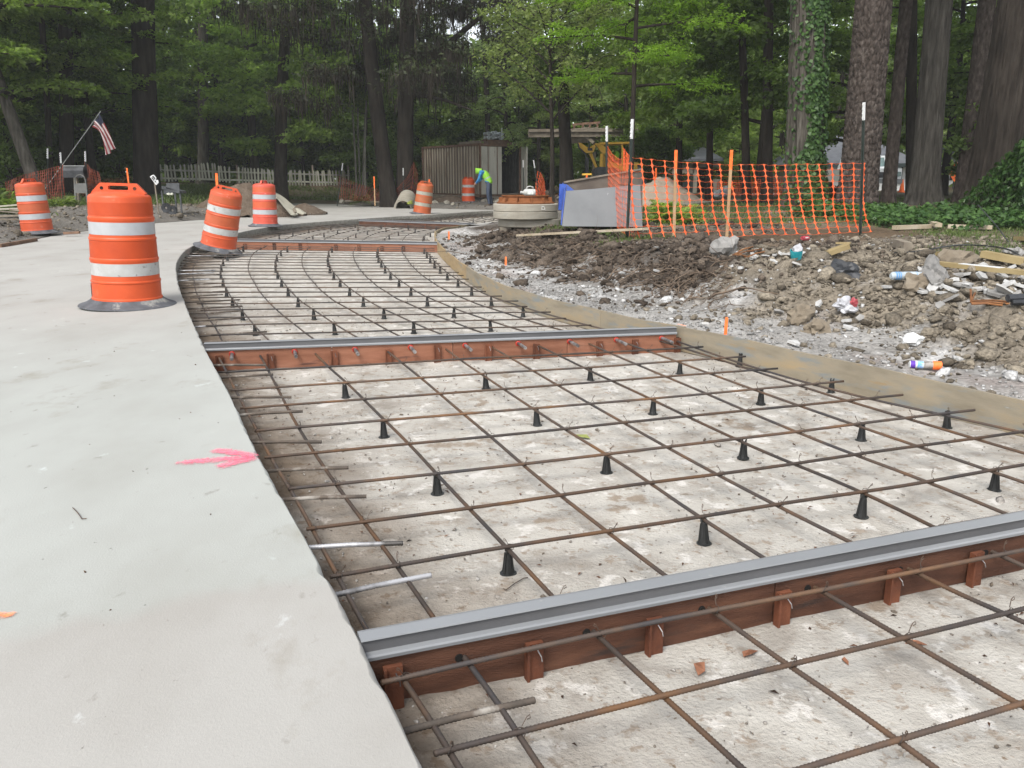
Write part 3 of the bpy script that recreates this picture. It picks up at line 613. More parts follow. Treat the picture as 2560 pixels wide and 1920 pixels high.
def bulkhead(a, b, label, stakes, dowels=(), holes=(), face='bulk', joints=()):
    a = Vector((a.x, a.y, 0)); b = Vector((b.x, b.y, 0)); u = (b - a).normalized(); n = Vector((u.y, -u.x, 0))     # n faces the camera
    rot = math.atan2(u.y, u.x); root = thing('bulkhead', label, 'bulkhead form', (a.x, a.y, -.2), rot, 'steel edged bulkheads across the unpoured lane')
    L = (b - a).length; G = .2                                         # local: x along, -y to the camera, z from the base
    cuts = [0] + [j * L for j in joints] + [L]
    for s0, s1 in zip(cuts, cuts[1:]): MB().box(((s0 + s1) / 2, .012, .08), (s1 - s0 - .004, .022, .164)).build('face_board', M[face], root)
    prof = [(-.014, .146), (-.016, .156), (-.013, .161), (.004, .163), (.006, .194), (-.002, .197), (-.001, .200), (.046, .200), (.060, .196), (.060, .146)]
    c = MB()
    for x in (0, L): c.v += [(x, y, z) for y, z in prof]
    k = len(prof)
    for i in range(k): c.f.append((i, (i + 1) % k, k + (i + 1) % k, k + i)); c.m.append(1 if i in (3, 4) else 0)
    c.f += [tuple(range(k - 1, -1, -1)), tuple(range(k, 2 * k))]; c.m += [0, 0]
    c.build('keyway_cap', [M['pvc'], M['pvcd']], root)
    def par(p): return (Vector((p.x, p.y, 0)) - a).dot(u)
    for s in stakes:
        x = par(P(s[0], s[1], -.13)); w = .052; h = .15 + random.uniform(-.03, -.005)
        st = MB(); st.box((x, -.018, h / 2 - .012), (w, .016, h), None, .96); st.box((x - w / 2 + .004, -.030, h / 2 - .012), (.008, .012, h)); st.build('stake', M['stake'], root)
        MB().tube([Vector((x + .006, -.027, h - .03)), Vector((x + .012, -.042, h - .045)), Vector((x + .013, -.046, h - .058))], .0018, 5).build('nail', M['dowel'], root)
    for x_, y_ in dowels:
        x = par(P(x_, y_, -.075)); d = MB(); 
        r = MB(); r.lathe([(.013, -.003), (.020, -.003), (.0215, .003), (.020, .008), (.016, .010), (.0135, .013)], 16, Matrix.Translation((x, 0, .118)) @ Matrix.Rotation(R_(90), 4, 'X')); r.build('collar', M['red'], root, True)
        d.tube([Vector((x, .02, .118)), Vector((x + .012, -.11, .117)), Vector((x + .02, -.185, .116))], .0125, 10); d.build('dowel', M['dowel'], root, True)
    for x_, y_ in holes:
        x = par(P(x_, y_, -.085)); r = MB(); r.lathe([(.0, .003), (.0115, .003), (.012, 0.0)], 12, Matrix.Translation((x, -.0005, .097)) @ Matrix.Rotation(R_(90), 4, 'X')); r.build('hole', M['hole'], root)
    return root
F1a = P(903, 1603); F1b = P(2560, 1296); F1b = F1a + (F1b - F1a) * 1.66
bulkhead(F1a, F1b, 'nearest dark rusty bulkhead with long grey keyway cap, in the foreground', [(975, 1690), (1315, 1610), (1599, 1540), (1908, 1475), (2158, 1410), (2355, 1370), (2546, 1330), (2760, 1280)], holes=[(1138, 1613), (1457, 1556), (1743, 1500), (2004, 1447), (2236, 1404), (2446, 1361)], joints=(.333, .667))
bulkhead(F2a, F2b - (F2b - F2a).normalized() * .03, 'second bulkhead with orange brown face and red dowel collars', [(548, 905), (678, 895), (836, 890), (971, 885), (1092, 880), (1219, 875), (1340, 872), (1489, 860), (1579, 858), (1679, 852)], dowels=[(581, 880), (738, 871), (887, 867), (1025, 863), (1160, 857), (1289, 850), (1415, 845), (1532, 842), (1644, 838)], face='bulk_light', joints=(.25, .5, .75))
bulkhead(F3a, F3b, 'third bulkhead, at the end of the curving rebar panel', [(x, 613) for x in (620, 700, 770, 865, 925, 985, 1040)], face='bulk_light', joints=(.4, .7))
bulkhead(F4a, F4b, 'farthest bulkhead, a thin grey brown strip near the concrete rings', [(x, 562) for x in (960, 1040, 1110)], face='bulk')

# -- the side form of the lane: plywood strips bent along the curve
M['ply'] = mat('form_plywood', [(.3, (0.1805, 0.1539, 0.111)), (.5, (0.2381, 0.2052, 0.15)), (.66, (0.2765, 0.2155, 0.132)), (.8, (0.3226, 0.2257, 0.12))], 2.2, 7, .7, .25, 60, spec=.3, stretch=(1, 1, 5), spots=[((.17, .185, .185), 3.0, .54, .14), ((.26, .175, .085), 2.4, .63, .12), ((.36, .36, .34), 6, .70, .06)], objvar=.08)
M['ply_tan'] = mat('form_plywood_tan', [(.3, (0.2592, 0.1836, 0.0936)), (.6, (0.324, 0.2376, 0.1296)), (.8, (0.288, 0.2592, 0.2016))], 2.6, 7, .7, .25, 60, spec=.3, stretch=(1, 1, 5), spots=[((.2, .195, .17), 2.2, .54, .12)])
M['stave'] = mat('weathered_stave', [(.3, (0.1275, 0.1013, 0.06375)), (.6, (0.225, 0.1875, 0.1275)), (.8, (0.27, 0.2775, 0.255))], 5, 6, .8, .3, 60, objvar=.35)
SF = thing('side_form', 'grey tan plywood side form bending along the right edge of the lane', 'side form', (BOARD[0].x, BOARD[0].y, -.2))
def strip(i0, i1, m, th=.022, z0=-.196, z1=.0, jog=0.0):
    pts = resample(BOARD[i0:i1 + 1], max(8, (i1 - i0) * 2)); c = MB(); vs = []
    for i, p in enumerate(pts):
        d = (pts[min(i + 1, len(pts) - 1)] - pts[max(i - 1, 0)]).normalized(); n = Vector((d.y, -d.x, 0)); w = .004 * math.sin(i * .23 + i0)
        for q, z in ((0, z0), (th, z0), (th, z1 + w), (0, z1 + w)): vs.append(p + n * (q + jog) + Vector((0, 0, z)))
    k = len(pts); fs = [(j * 4 + a, j * 4 + (a + 1) % 4, j * 4 + 4 + (a + 1) % 4, j * 4 + 4 + a) for j in range(k - 1) for a in range(4)] + [(3, 2, 1, 0), (k * 4 - 4, k * 4 - 3, k * 4 - 2, k * 4 - 1)]
    c.add(vs, fs); c.build('form_board', M[m], SF, world=True)
ib = [0, nearest_t(BOARD, Vector((2.11, 5.41, 0))), nearest_t(BOARD, Vector((.8, 7.46, 0))), nearest_t(BOARD, Vector((-.62, 11.4, 0))), nearest_t(BOARD, Vector((-1.63, 17.9, 0))), nearest_t(BOARD, Vector((-1.0, 22.4, 0))), 298]
ib[1] = nearest_t(BOARD, F2b)
for k, m in enumerate(['ply', 'ply', 'ply', 'ply_tan', 'ply_tan', 'stave']): strip(ib[k], ib[k + 1], m, jog=.003 * (k % 2))
for i in range(nearest_t(BOARD, Vector((-1.66, 18.2, 0))), nearest_t(BOARD, Vector((-.9, 22.6, 0))), 3):   # the staves lining the far bend
    p = BOARD[i]; d = (BOARD[i + 1] - p).normalized(); n = Vector((d.y, -d.x, 0)); st = MB(); q = p + n * .042
    st.box((q.x, q.y, -.098), (.024, .27 + random.uniform(-.05, .02), .19), Matrix.Rotation(math.atan2(d.y, d.x) - math.pi / 2, 3, 'Z')); st.build('stave', M['stave'], SF, world=True)
for i in range(8, 200, 13):
    p = BOARD[i]; d = (BOARD[i + 1] - p).normalized(); n = Vector((d.y, -d.x, 0)); q = p + n * .05
    MB().box((q.x, q.y, -.13), (.045, .045, .2), Matrix.Rotation(math.atan2(d.y, d.x), 3, 'Z')).build('stake', M['stave'], SF, world=True)
link('painted_mark', stroke('painted_mark', [(1690, 812), (1702, 814), (1716, 818)], .02, 'orangepaint', ''), SF, world=True, label='orange spray mark on top of the side form').location.z = .004
# ------------------------------------------------------------------ traffic drums
def orange(name, c, d): return mat(name, [(.3, (c[0] * .60, c[1] * .48, c[2] * .5)), (.6, (c[0] * .70, c[1] * .58, c[2] * .6)), (.75, (c[0] * .76, c[1] * .66, c[2] * .75))], 5, 5, .45, .06, 90, spec=.4, spots=[(d, 7, .66, .14), ((.25, .12, .08), 22, .73, .04)])
M['or1'] = orange('drum_orange', (.80, .135, .030), (.62, .15, .07)); M['or1b'] = orange('drum_orange_sheeting', (.66, .098, .014), (.58, .12, .04))
M['or2'] = orange('drum_faded_orange', (.72, .14, .045), (.62, .28, .2)); M['or2b'] = orange('drum_faded_sheeting', (.62, .16, .055), (.5, .2, .12))
M['or3'] = orange('drum_pink_orange', (.82, .155, .09), (.75, .3, .24)); M['or3b'] = orange('drum_pink_sheeting', (.74, .165, .06), (.66, .2, .1))
M['or4'] = orange('drum_dusty_orange', (.58, .16, .05), (.46, .24, .12)); M['or4b'] = orange('drum_dusty_sheeting', (.52, .20, .075), (.42, .24, .12))
M['wband'] = mat('white_reflective_band', [(.3, (.34, .35, .36)), (.7, (.40, .41, .42))], 8, 5, .35, spec=.5, spots=[((.42, .42, .38), 9, .66, .1)])
M['wband2'] = mat('scuffed_white_band', [(.3, (.34, .34, .32)), (.7, (.44, .44, .43))], 8, 6, .45, spec=.4, spots=[((.22, .21, .2), 15, .60, .06)])
M['wband3'] = mat('dirty_white_band', [(.3, (.24, .235, .19)), (.7, (.33, .32, .265))], 8, 6, .5, spec=.4, spots=[((.22, .21, .2), 15, .62, .06)])
M['rubber'] = mat('drum_rubber_base', [(.3, (.055, .057, .062)), (.6, (.11, .115, .125))], 6, 6, .75, .5, 80, spec=.25, spots=[((.36, .35, .31), 5, .57, .14), ((.55, .54, .5), 24, .72, .03)])
M['paper'] = mat('white_sticker', [(.45, (.7, .7, .66)), (.55, (.5, .55, .5))], 30, 3, .5)
def drum(label, loc, rz, mo, mb, mw, mw2, tilt=(0, 0), sticker=False, sc=1.0):
    root = thing('traffic_drum', label, 'traffic drum', loc, 0, 'orange and white traffic drums on the site')
    root.rotation_euler = (Matrix.Rotation(R_(tilt[0]), 3, 'Y') @ Matrix.Rotation(R_(tilt[1]), 3, 'X') @ Matrix.Rotation(rz, 3, 'Z')).to_euler(); root.scale = (sc,) * 3
    MB().lathe([(.30, .0), (.415, .002), (.425, .008), (.420, .016), (.37, .032), (.325, .058), (.31, .072), (.26, .072)], 56).build('rubber_base', M['rubber'], root, True)
    prof = [(.285, .05), (.300, .056), (.305, .062), (.304, .085), (.296, .094), (.295, .225), (.300, .232), (.300, .242), (.291, .252), (.2895, .295), (.288, .41), (.290, .418), (.294, .430), (.293, .446), (.285, .456), (.281, .608), (.286, .614), (.286, .628), (.278, .64), (.2775, .66), (.2755, .775), (.277, .782), (.281, .795), (.280, .812), (.272, .822), (.266, .985), (.262, .998), (.252, 1.008), (.200, 1.032), (.186, 1.036), (.0, 1.036)]
    MB().lathe(prof, 56).build('body', M[mo], root, True)
    for z0, z1, r0, r1, m, nm in ((.297, .408, .2915, .2900, mw2, 'white_band'), (.663, .773, .2797, .2776, mw, 'white_band'), (.458, .606, .2868, .2828, mb, 'orange_band'), (.835, .945, .2737, .2700, mb, 'orange_band')):
        MB().lathe([(r0, z0), (r1, z1)], 56).build(nm, M[m], root, True)
    # carrying handle: a slab with a hand hole
    out = []; inn = []; N = 40
    for k in range(N):
        a = 2 * math.pi * k / N; c, s = math.cos(a), math.sin(a)
        y = .066 + .046 * max(-1, min(1, s * 1.5)); wdt = .245 - .085 * (y - .02) / .092
        x = max(-1, min(1, c * 1.35)) * wdt; out.append((x, y))
        inn.append((.088 * max(-1, min(1, c * 1.25)), .070 + .0185 * max(-1, min(1, s * 1.3))))
    vs = []; 
    for t in (-.021, .021):
        vs += [(x, t * (1.15 - y * 2), 1.0 + y) for x, y in out]; vs += [(x, t * (1.15 - y * 2), 1.0 + y) for x, y in inn]
    fs = []
    for k in range(N):
        j = (k + 1) % N
        fs += [(k, j, N + j, N + k), (2 * N + j, 2 * N + k, 3 * N + k, 3 * N + j), (j, k, 2 * N + k, 2 * N + j), (N + k, N + j, 3 * N + j, 3 * N + k)]
    MB().add(vs, fs).build('handle', M[mo], root)
    for sx in (-1, 1):
        h = MB(); h.lathe([(.0, .001), (.008, .001), (.013, .003), (.016, 0)], 12, Matrix.Translation((sx * .145, -.0225, 1.066)) @ Matrix.Rotation(R_(90), 4, 'X')); h.build('bolt_hole', M['hole'] if sx < 0 else M['stake'], root)
    if sticker:
        s = MB(); vs = []
        for z in (.075, .21):
            for k in range(5): a = R_(183 + k * 4.2); vs.append((.3015 * math.cos(a), .3015 * math.sin(a), z))
        s.add(vs, [(k, k + 1, k + 6, k + 5) for k in range(4)]); s.build('sticker', M['paper'], root)
    return root
drum('large near traffic drum with flat black rubber base at the left edge of the concrete', P(321, 763, .0) + Vector((0, 0, .001)), R_(4), 'or1', 'or1b', 'wband', 'wband2', (1.6, 0), True)
drum('scuffed tilted traffic drum leaning right over the edge of the slab', Vector((-5.22, 15.05, -.06)), R_(12), 'or2', 'or2b', 'wband2', 'wband2', (14.0, 1.5))
drum('pinkish upright traffic drum beside the leaning concrete slab', Vector((-6.15, 21.3, .0)), R_(86), 'or3', 'or3b', 'wband', 'wband', (1.5, 0))
drum('dusty leaning traffic drum left of the shipping container', Vector((-3.05, 28.9, -.03)), R_(20), 'or4', 'or4b', 'wband3', 'wband3', (9.2, 0))
drum('small farthest traffic drum on the rubble in front of the container', Vector((-1.93, 38.0, .12)), R_(30), 'or1', 'or1', 'wband2', 'wband2', (.5, 0))
drum('leaning traffic drum at the far left of the picture by the dirt berm', Vector((-9.85, 17.7, .045)), R_(84), 'or2', 'or2b', 'wband', 'wband', (-2.2, 1))

# ------------------------------------------------------------------ orange netting and posts
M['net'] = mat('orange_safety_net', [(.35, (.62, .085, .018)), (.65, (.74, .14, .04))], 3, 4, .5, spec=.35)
M['netd'] = mat('shaded_orange_net', [(.35, (.10, .022, .012)), (.65, (.165, .036, .016))], 3, 4, .6, spec=.25)  # copy of the net for the shaded stretches, shade put into the darker orange
M['post'] = mat('dark_green_post', [(.4, (.012, .020, .016)), (.6, (.022, .032, .026))], 9, 4, .5, spec=.4)
M['whitep'] = mat('white_enamel', [(.4, (.58, .59, .58)), (.6, (.64, .64, .63))], 9, 4, .45, spec=.4)
M['lath'] = mat('raw_wood_lath', [(.3, (.36, .225, .12)), (.7, (.50, .34, .2))], 6, 6, .8, .3, 60, stretch=(1, 1, .2))
M['stakeor'] = mat('fluorescent_orange_paint', [(.4, (.88, .14, .02)), (.6, (.95, .2, .05))], 9, 3, .6)
def post_mesh(root, a, b, tip=.26, w=.040):
    a = Vector(a); b = Vector(b); d = (b - a).normalized(); c = b - d * tip
    s = MB(); s.bar(a, c, w, .006, (0, 1, 0)); s.bar(a + Vector((0, -.015, 0)), c + Vector((0, -.015, 0)), .007, .026, (0, 1, 0)); L = (c - a).length
    for k in range(int(L / .11)): q = a + d * (k * .11 + .06); s.box(q + Vector((0, -.032, 0)), (.012, .012, .018))
    p = s.build('post', M['post'], root, world=True)
    s = MB(); s.bar(c, b, w, .006, (0, 1, 0)); s.bar(c + Vector((0, -.015, 0)), b + Vector((0, -.015, 0)), .007, .026, (0, 1, 0))
    for k in range(int(tip / .06)): q = c + d * (k * .06 + .03); s.box(q + Vector((-w / 2, -.008, 0)), (.012, .014, .02))
    t = s.build('white_tip', M['whitep'], p)
    t.matrix_parent_inverse = (p.matrix_parent_inverse).inverted() @ p.matrix_parent_inverse if False else Matrix(); t.parent = p
    t.location = (0, 0, 0); t.matrix_parent_inverse = Matrix()
    return p
def net_mesh(top, bot, nx, ny, wv=.016, wn=.042, th=.0020, sag=.0, drag=0.0, seed=0):
    """A sheet of safety net hung between a top and a bottom curve: flat ribs with starred nodes and thin cross strands."""
    rr = random.Random(seed); T = resample([Vector(p) for p in top], nx); B = resample([Vector(p) for p in bot], nx); s = MB(); G = []
    for i in range(nx):
        col = []; ph = rr.random() * 6
        for j in range(ny):
            t = j / (ny - 1); p = T[i].lerp(B[i], t); hd = (T[min(i + 1, nx - 1)] - T[max(i - 1, 0)]).normalized()
            p = p + hd * (drag * max(0, t - .62) ** 1.5 * 3 + .012 * math.sin(t * 5 + ph) + rr.uniform(-.006, .006)) + Vector((0, rr.uniform(-.012, .012) + .03 * math.sin(i * .9 + t * 3), rr.uniform(-.006, .006)))
            col.append((p, hd))
        G.append(col)
    for i in range(nx):
        vs = []
        for j in range(ny):
            p, hd = G[i][j]
            if j:
                q, _ = G[i][j - 1]
                for f in (.3, .5, .7): vs.append((q.lerp(p, f), hd, wv * (.30 if f == .5 else .42)))
            vs.append((p, hd, wn / 2))
        n = len(vs); V = []
        for p, hd, w in vs:
            nrm = Vector((hd.y, -hd.x, 0)) * .0016
            V += [p - hd * w - nrm, p + hd * w - nrm, p + hd * w + nrm, p - hd * w + nrm]
        s.add(V, [(k * 4 + a, k * 4 + (a + 1) % 4, k * 4 + 4 + (a + 1) % 4, k * 4 + 4 + a) for k in range(n - 1) for a in range(4)])
    for j in range(ny):
        for i in range(nx - 1):
            a, _ = G[i][j]; b, _ = G[i + 1][j]; mid = a.lerp(b, .5) + Vector((0, 0, -.006 - rr.random() * .008)); s.tube([a, a.lerp(mid, .5), mid, mid.lerp(b, .5), b], [th * 2.2, th, th * .8, th, th * 2.2], 4, False)
    return s
P1t, P1b = D(1517, 315, 15.3), D(1517, 556, 15.3); P2t, P2b = D(1581, 298, 12.1), D(1567, 598, 12.1); P3t, P3b = D(2160, 256, 12.4), D(2154, 582, 12.4)
fence = thing('safety_fence', 'bright orange net fence on dark white tipped posts along the right hand yard', 'safety fence', (P2b.x, P2b.y, P2b.z))
for t, b, tip in ((P1t, P1b, .26), (P2t, P2b, .26), (P3t, P3b, .24)): post_mesh(fence, b - Vector((0, 0, .25)), t, tip)
def at12(x, y, d): return D(x, y, d)
top = [at12(1574, 392, 12.1), at12(1640, 398, 12.1), at12(1692, 404, 12.15), at12(1760, 407, 12.2), at12(1830, 411, 12.25), at12(1930, 412, 12.3), at12(2060, 409, 12.35), at12(2158, 408, 12.4)]
bot = [at12(1590, 600, 11.9), at12(1660, 596, 11.9), at12(1730, 594, 11.95), at12(1815, 590, 12.0), at12(1900, 586, 12.1), at12(2000, 586, 12.2), at12(2090, 582, 12.3), at12(2165, 580, 12.4)]
net_mesh(top, bot, 22, 13, drag=.10, seed=1).build('net', M['net'], fence, world=True)
top = [at12(1519, 365, 15.3), at12(1530, 385, 14.4), at12(1548, 398, 13.2), at12(1574, 392, 12.1)]; bot = [at12(1519, 548, 15.3), at12(1535, 560, 14.2), at12(1555, 580, 13.0), at12(1590, 600, 11.9)]
net_mesh(top, bot, 24, 13, seed=2).build('net', M['net'], fence, world=True)
for x0, y0, x1, y1, d in ((1690, 375, 1688, 520, 12.35), (1829, 375, 1817, 592, 12.2)):
    a, b = D(x1, y1, d), D(x0, y0, d); a.z = hz(a.x, a.y) - .1; s = MB(); c = a.lerp(b, .80); s.bar(a, c, .040, .02, (0, 1, 0)); o = s.build('stake', M['lath'], fence, world=True)
    s = MB(); s.bar(c, b, .041, .021, (0, 1, 0)); p = s.build('painted_top', M['stakeor'], o)
# netting further off
def far_net(label, tops, bots, nx, ny, posts=(), m='netd', d=25, w=.05, stakes=()):
    T = [D(*p) for p in tops]; B = [D(*p) for p in bots]; root = thing('safety_fence', label, 'safety fence', (B[0].x, B[0].y, B[0].z))
    net_mesh(T, B, nx, ny, wv=.03, wn=w, th=.005, seed=nx).build('net', M[m], root, world=True)
    for x0, y0, x1, y1, dd in posts: a = D(x1, y1, dd); a.z = hz(a.x, a.y) - .15; post_mesh(root, a, D(x0, y0, dd), .30)
    for x0, y0, x1, y1, dd in stakes: 
        a = D(x1, y1, dd); a.z = min(a.z, hz(a.x, a.y) - .05); b = D(x0, y0, dd); c = a.lerp(b, .6); s = MB(); s.bar(a, c, .045, .02, (0, 1, 0)); o = s.build('stake', M['lath'], root, world=True); s = MB(); s.bar(c, b, .046, .021, (0, 1, 0)); s.build('painted_top', M['stakeor'], o)
    return root
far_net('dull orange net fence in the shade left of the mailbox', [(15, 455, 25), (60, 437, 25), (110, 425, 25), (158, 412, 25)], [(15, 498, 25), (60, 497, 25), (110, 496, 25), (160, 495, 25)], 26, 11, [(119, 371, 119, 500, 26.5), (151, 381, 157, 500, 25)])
far_net('shaded orange net strip between the mailbox and the big dark trunk', [(212, 405, 26), (225, 420, 26), (245, 430, 26)], [(214, 505, 26), (232, 506, 26), (262, 505, 26)], 10, 13, [(213, 378, 215, 505, 26)], stakes=[(317, 420, 326, 490, 27)])
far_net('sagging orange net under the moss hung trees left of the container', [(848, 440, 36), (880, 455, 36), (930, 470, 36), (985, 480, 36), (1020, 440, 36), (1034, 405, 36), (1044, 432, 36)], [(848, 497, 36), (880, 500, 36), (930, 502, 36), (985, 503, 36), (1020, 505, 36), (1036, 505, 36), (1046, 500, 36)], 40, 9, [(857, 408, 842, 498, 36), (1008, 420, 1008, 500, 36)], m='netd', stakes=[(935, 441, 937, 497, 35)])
far_net('orange net draped on a tilted post right of the container door', [(1345, 428, 33), (1352, 432, 33), (1360, 450, 33), (1364, 480, 33)], [(1336, 500, 33), (1345, 502, 33), (1353, 503, 33), (1358, 505, 33)], 10, 10, [(1334, 400, 1352, 500, 33), (1308, 400, 1310, 480, 36)], m='net')
far_net('orange barrier net along the far yard by the thin dark trunks', [(1795, 452, 34), (1870, 450, 34), (1900, 448, 34), (1958, 447, 34)], [(1795, 489, 34), (1870, 490, 34), (1900, 491, 34), (1958, 490, 34)], 40, 9, m='net', w=.07, stakes=[(1870, 460, 1870, 492, 33.8), (1674, 444, 1673, 492, 27.5), (1640, 420, 1640, 500, 27)])
far_net('short strip of orange net on the tall fence corner behind the near posts', [(1560, 372, 17), (1566, 380, 17), (1572, 388, 17)], [(1560, 520, 17), (1567, 540, 17), (1575, 560, 17)], 5, 16, m='net', w=.04)

# marker stakes in the gravel
def marker(label, x, y, h, w=.018):
    p = ground_px(x, y); s = MB(); s.bar(p + Vector((0, 0, -.05)), p + Vector((.004, 0, h)), w, .012, (0, 1, 0)); s.box(p + Vector((.004, 0, h + .004)), (w * .7, .012, .010)); o = s.build('marker_stake', M['stakeor']); tag(o, label, 'marker stake', 'orange marker stakes behind the side form')
marker('orange marker stake in the gravel nearest the second bulkhead', 1813, 836, .13, .022); marker('orange marker stake halfway along the gravel shelf', 1264, 664, .105, .024); marker('tiny orange marker stake inside the far bend of the form', 1122, 600, .16, .03)
for lb, x, y0, y1, d in (('orange topped stake behind the tilted drum', 541, 433, 480, 19), ('orange stake in front of the container wall', 1073, 448, 490, 34)):
    a, b = D(x, y1, d), D(x, y0, d); a.z = hz(a.x, a.y) - .05; s = MB(); s.bar(a, b, .05, .02, (0, 1, 0)); o = s.build('marker_stake', M['stakeor']); tag(o, lb, 'marker stake')

# ------------------------------------------------------------------ shipping container
M['ctn'] = mat('container_paint', [(.28, (0.372, 0.29, 0.216)), (.45, (0.558, 0.4785, 0.378)), (.6, (0.651, 0.58, 0.4725)), (.75, (0.465, 0.29, 0.1755))], 2.2, 8, .8, .3, 40, spec=.2, stretch=(1.4, 1.4, .16), spots=[((.13, .065, .04), 2.6, .55, .12), ((.07, .05, .04), 7, .66, .06)])
M['ctnr'] = mat('container_rust_shade_recess', [(.28, (0.1125, 0.08125, 0.0625)), (.6, (0.25, 0.2063, 0.1625)), (.8, (0.1625, 0.1, 0.06875))], 2.2, 8, .85, .3, 40, spec=.15, stretch=(1.4, 1.4, .16))  # rust, plus the shade of the corrugations put into the darker colour
M['ctnd'] = mat('container_door_paint', [(.3, (0.405, 0.3842, 0.3312)), (.6, (0.54, 0.522, 0.4623)), (.75, (0.45, 0.348, 0.2346))], 2.6, 8, .7, .2, 40, spec=.25, stretch=(1, 1, .3), spots=[((.14, .08, .05), 2.4, .60, .10), ((.09, .085, .075), 5, .66, .04)])
M['rustf'] = mat('container_rust_frame', [(.3, (.10, .065, .05)), (.6, (.20, .12, .08)), (.8, (.28, .24, .2))], 4, 7, .85, .4, 50, spec=.15)
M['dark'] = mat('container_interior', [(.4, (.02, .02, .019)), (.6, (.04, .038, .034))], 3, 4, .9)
M['oldwood'] = mat('old_grey_timber', [(.3, (0.128, 0.104, 0.08)), (.7, (0.248, 0.216, 0.168))], 5, 7, .85, .4, 60, stretch=(1, 1, 1), objvar=.25)
CA = Vector((-1.54, 42.0, 0)); CB = Vector((-4.83, 47.0, 0)); cu = (CB - CA).normalized(); cz = hz(CA.x, CA.y) + .12; CL, CW, CH = 6.06, 2.44, 2.56
ct = thing('shipping_container', 'rusty corrugated shipping container with one door open, behind the worker', 'shipping container', (CA.x, CA.y, cz), math.atan2(cu.y, cu.x))   # local x runs back along the long side, -y into the width
def corr(n, p, dep, L, H, axis, name, off, m='ctn'):
    s = MB(); xs = []
    for k in range(n):
        x = .1 + (L - .2) * k / n; w = (L - .2) / n; xs += [(x, 0), (x + w * .34, 0), (x + w * .5, dep), (x + w * .84, dep)]
    xs.append((L - .1, 0)); vs = []
    for z in (.16, H - .1): vs += [((x, off + y, z) if axis == 0 else (off + y, -x, z)) for x, y in xs]
    k = len(xs); s.add(vs, [(i, i + 1, k + i + 1, k + i) for i in range(k - 1)]); s.m = [0 if i % 4 == 0 else 1 for i in range(k - 1)]; return s.build(name, [M[m], M['ctnr' if m == 'ctn' else m]], ct)
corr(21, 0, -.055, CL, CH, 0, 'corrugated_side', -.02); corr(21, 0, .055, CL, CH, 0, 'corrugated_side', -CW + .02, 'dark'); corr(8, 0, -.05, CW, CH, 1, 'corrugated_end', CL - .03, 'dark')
for x in (.05, CL - .05):
    for y in (-.05, -CW + .05): MB().box((x, y, CH / 2), (.12, .12, CH)).build('corner_post', M['rustf'], ct)
for y in (-.03, -CW + .03):
    MB().box((CL / 2, y, CH - .055), (CL - .22, .07, .11)).build('top_rail', M['rustf'], ct); MB().box((CL / 2, y, .08), (CL - .22, .07, .16)).build('bottom_rail', M['rustf'], ct)
MB().box((.05, -CW / 2, CH - .06), (.10, CW - .24, .12)).build('door_header', M['rustf'], ct); MB().box((.05, -CW / 2, .07), (.10, CW - .24, .14)).build('door_sill', M['rustf'], ct)
MB().box((CL / 2, -CW / 2, .15), (CL - .2, CW - .15, .04)).build('floor', M['oldwood'], ct); MB().box((CL / 2, -CW / 2, CH - .02), (CL, CW, .03)).build('roof', M['rustf'], ct)
def leaf(hx, hy, ang, w, lab, n=1):
    s = MB(); d = Vector((math.cos(ang), math.sin(ang), 0)); nn = Vector((-d.y, d.x, 0)); a = Vector((hx, hy, 0))
    for k in range(5):
        x0 = w * k / 5 + .01; q = a + d * (x0 + w / 10 - .01) + nn * (.012 if k % 2 else 0); s.box((q.x, q.y, CH / 2), (w / 5 - .004, .045, CH - .30), Matrix.Rotation(ang, 3, 'Z'))
    o = s.build('door', M['ctnd'], ct, label=lab)
    for f in (.3, .75): q = a + d * (w * f) + nn * (-.06 if hy > -1 else .06); b = MB(); b.tube([(q.x, q.y, .1), (q.x, q.y, CH - .1)], .018, 6); b.build('lock_bar', M['rustf'], o)
    return o
leaf(-.03, -.05, R_(-90), 1.16, 'closed grey stained container door'); leaf(-.05, -CW + .06, R_(160), 1.1, 'container door standing open')
# things on and around it
def on_ct(x, y, z): return ct.matrix_basis @ Vector((x, y, z))
def plank(label, a, b, w, h, m='oldwood', up=(0, 0, 1), cat='timber', group=None, name='timber_plank'):
    s = MB(); a = Vector(a); b = Vector(b); md = a.lerp(b, .5); s.bar(a - md, b - md, w, h, up); o = s.build(name, M[m], loc=md); return tag(o, label, cat, group)
plank('grey timber plank on the near corner of the container roof', on_ct(.2, -.1, CH + .06), on_ct(2.3, -.25, CH + .06), .2, .12); plank('dark plank under the pipe fittings on the container roof', on_ct(.3, -.5, CH + .05), on_ct(.5, -2.1, CH + .05), .3, .1, 'rustf'); plank('upper dark plank under the pipe fittings on the container roof', on_ct(.36, -.45, CH + .14), on_ct(.42, -1.8, CH + .14), .34, .08, 'rustf')
M['grey_pvc'] = mat('pale_grey_pvc', [(.4, (.34, .38, .40)), (.6, (.46, .50, .52))], 6, 3, .4)
k = 0
for ly in (0, 1):
    for i, yy in enumerate((-.62, -.80, -1.02, -1.22, -1.40)):
        p = on_ct(.38, yy, CH + .27 + ly * .19); s = MB(); s.lathe([(.07, -.28), (.092, -.28), (.092, -.2), (.08, -.18), (.08, .3), (.066, .3), (.066, -.26)], 14); s.lathe([(.0, -.2), (.07, -.2)], 14)
        o = s.build('pipe_fitting', M['grey_pvc'], loc=p, smooth=True); o.rotation_euler = (R_(90 + (i % 3) * 6), 0, ct.rotation_euler.z + R_(80 + 15 * (i % 2))); tag(o, '%s pipe end from the left in the %s row on the container roof' % (ORD[i], 'upper' if ly else 'lower'), 'pipe', 'grey pipes stacked on the container roof')
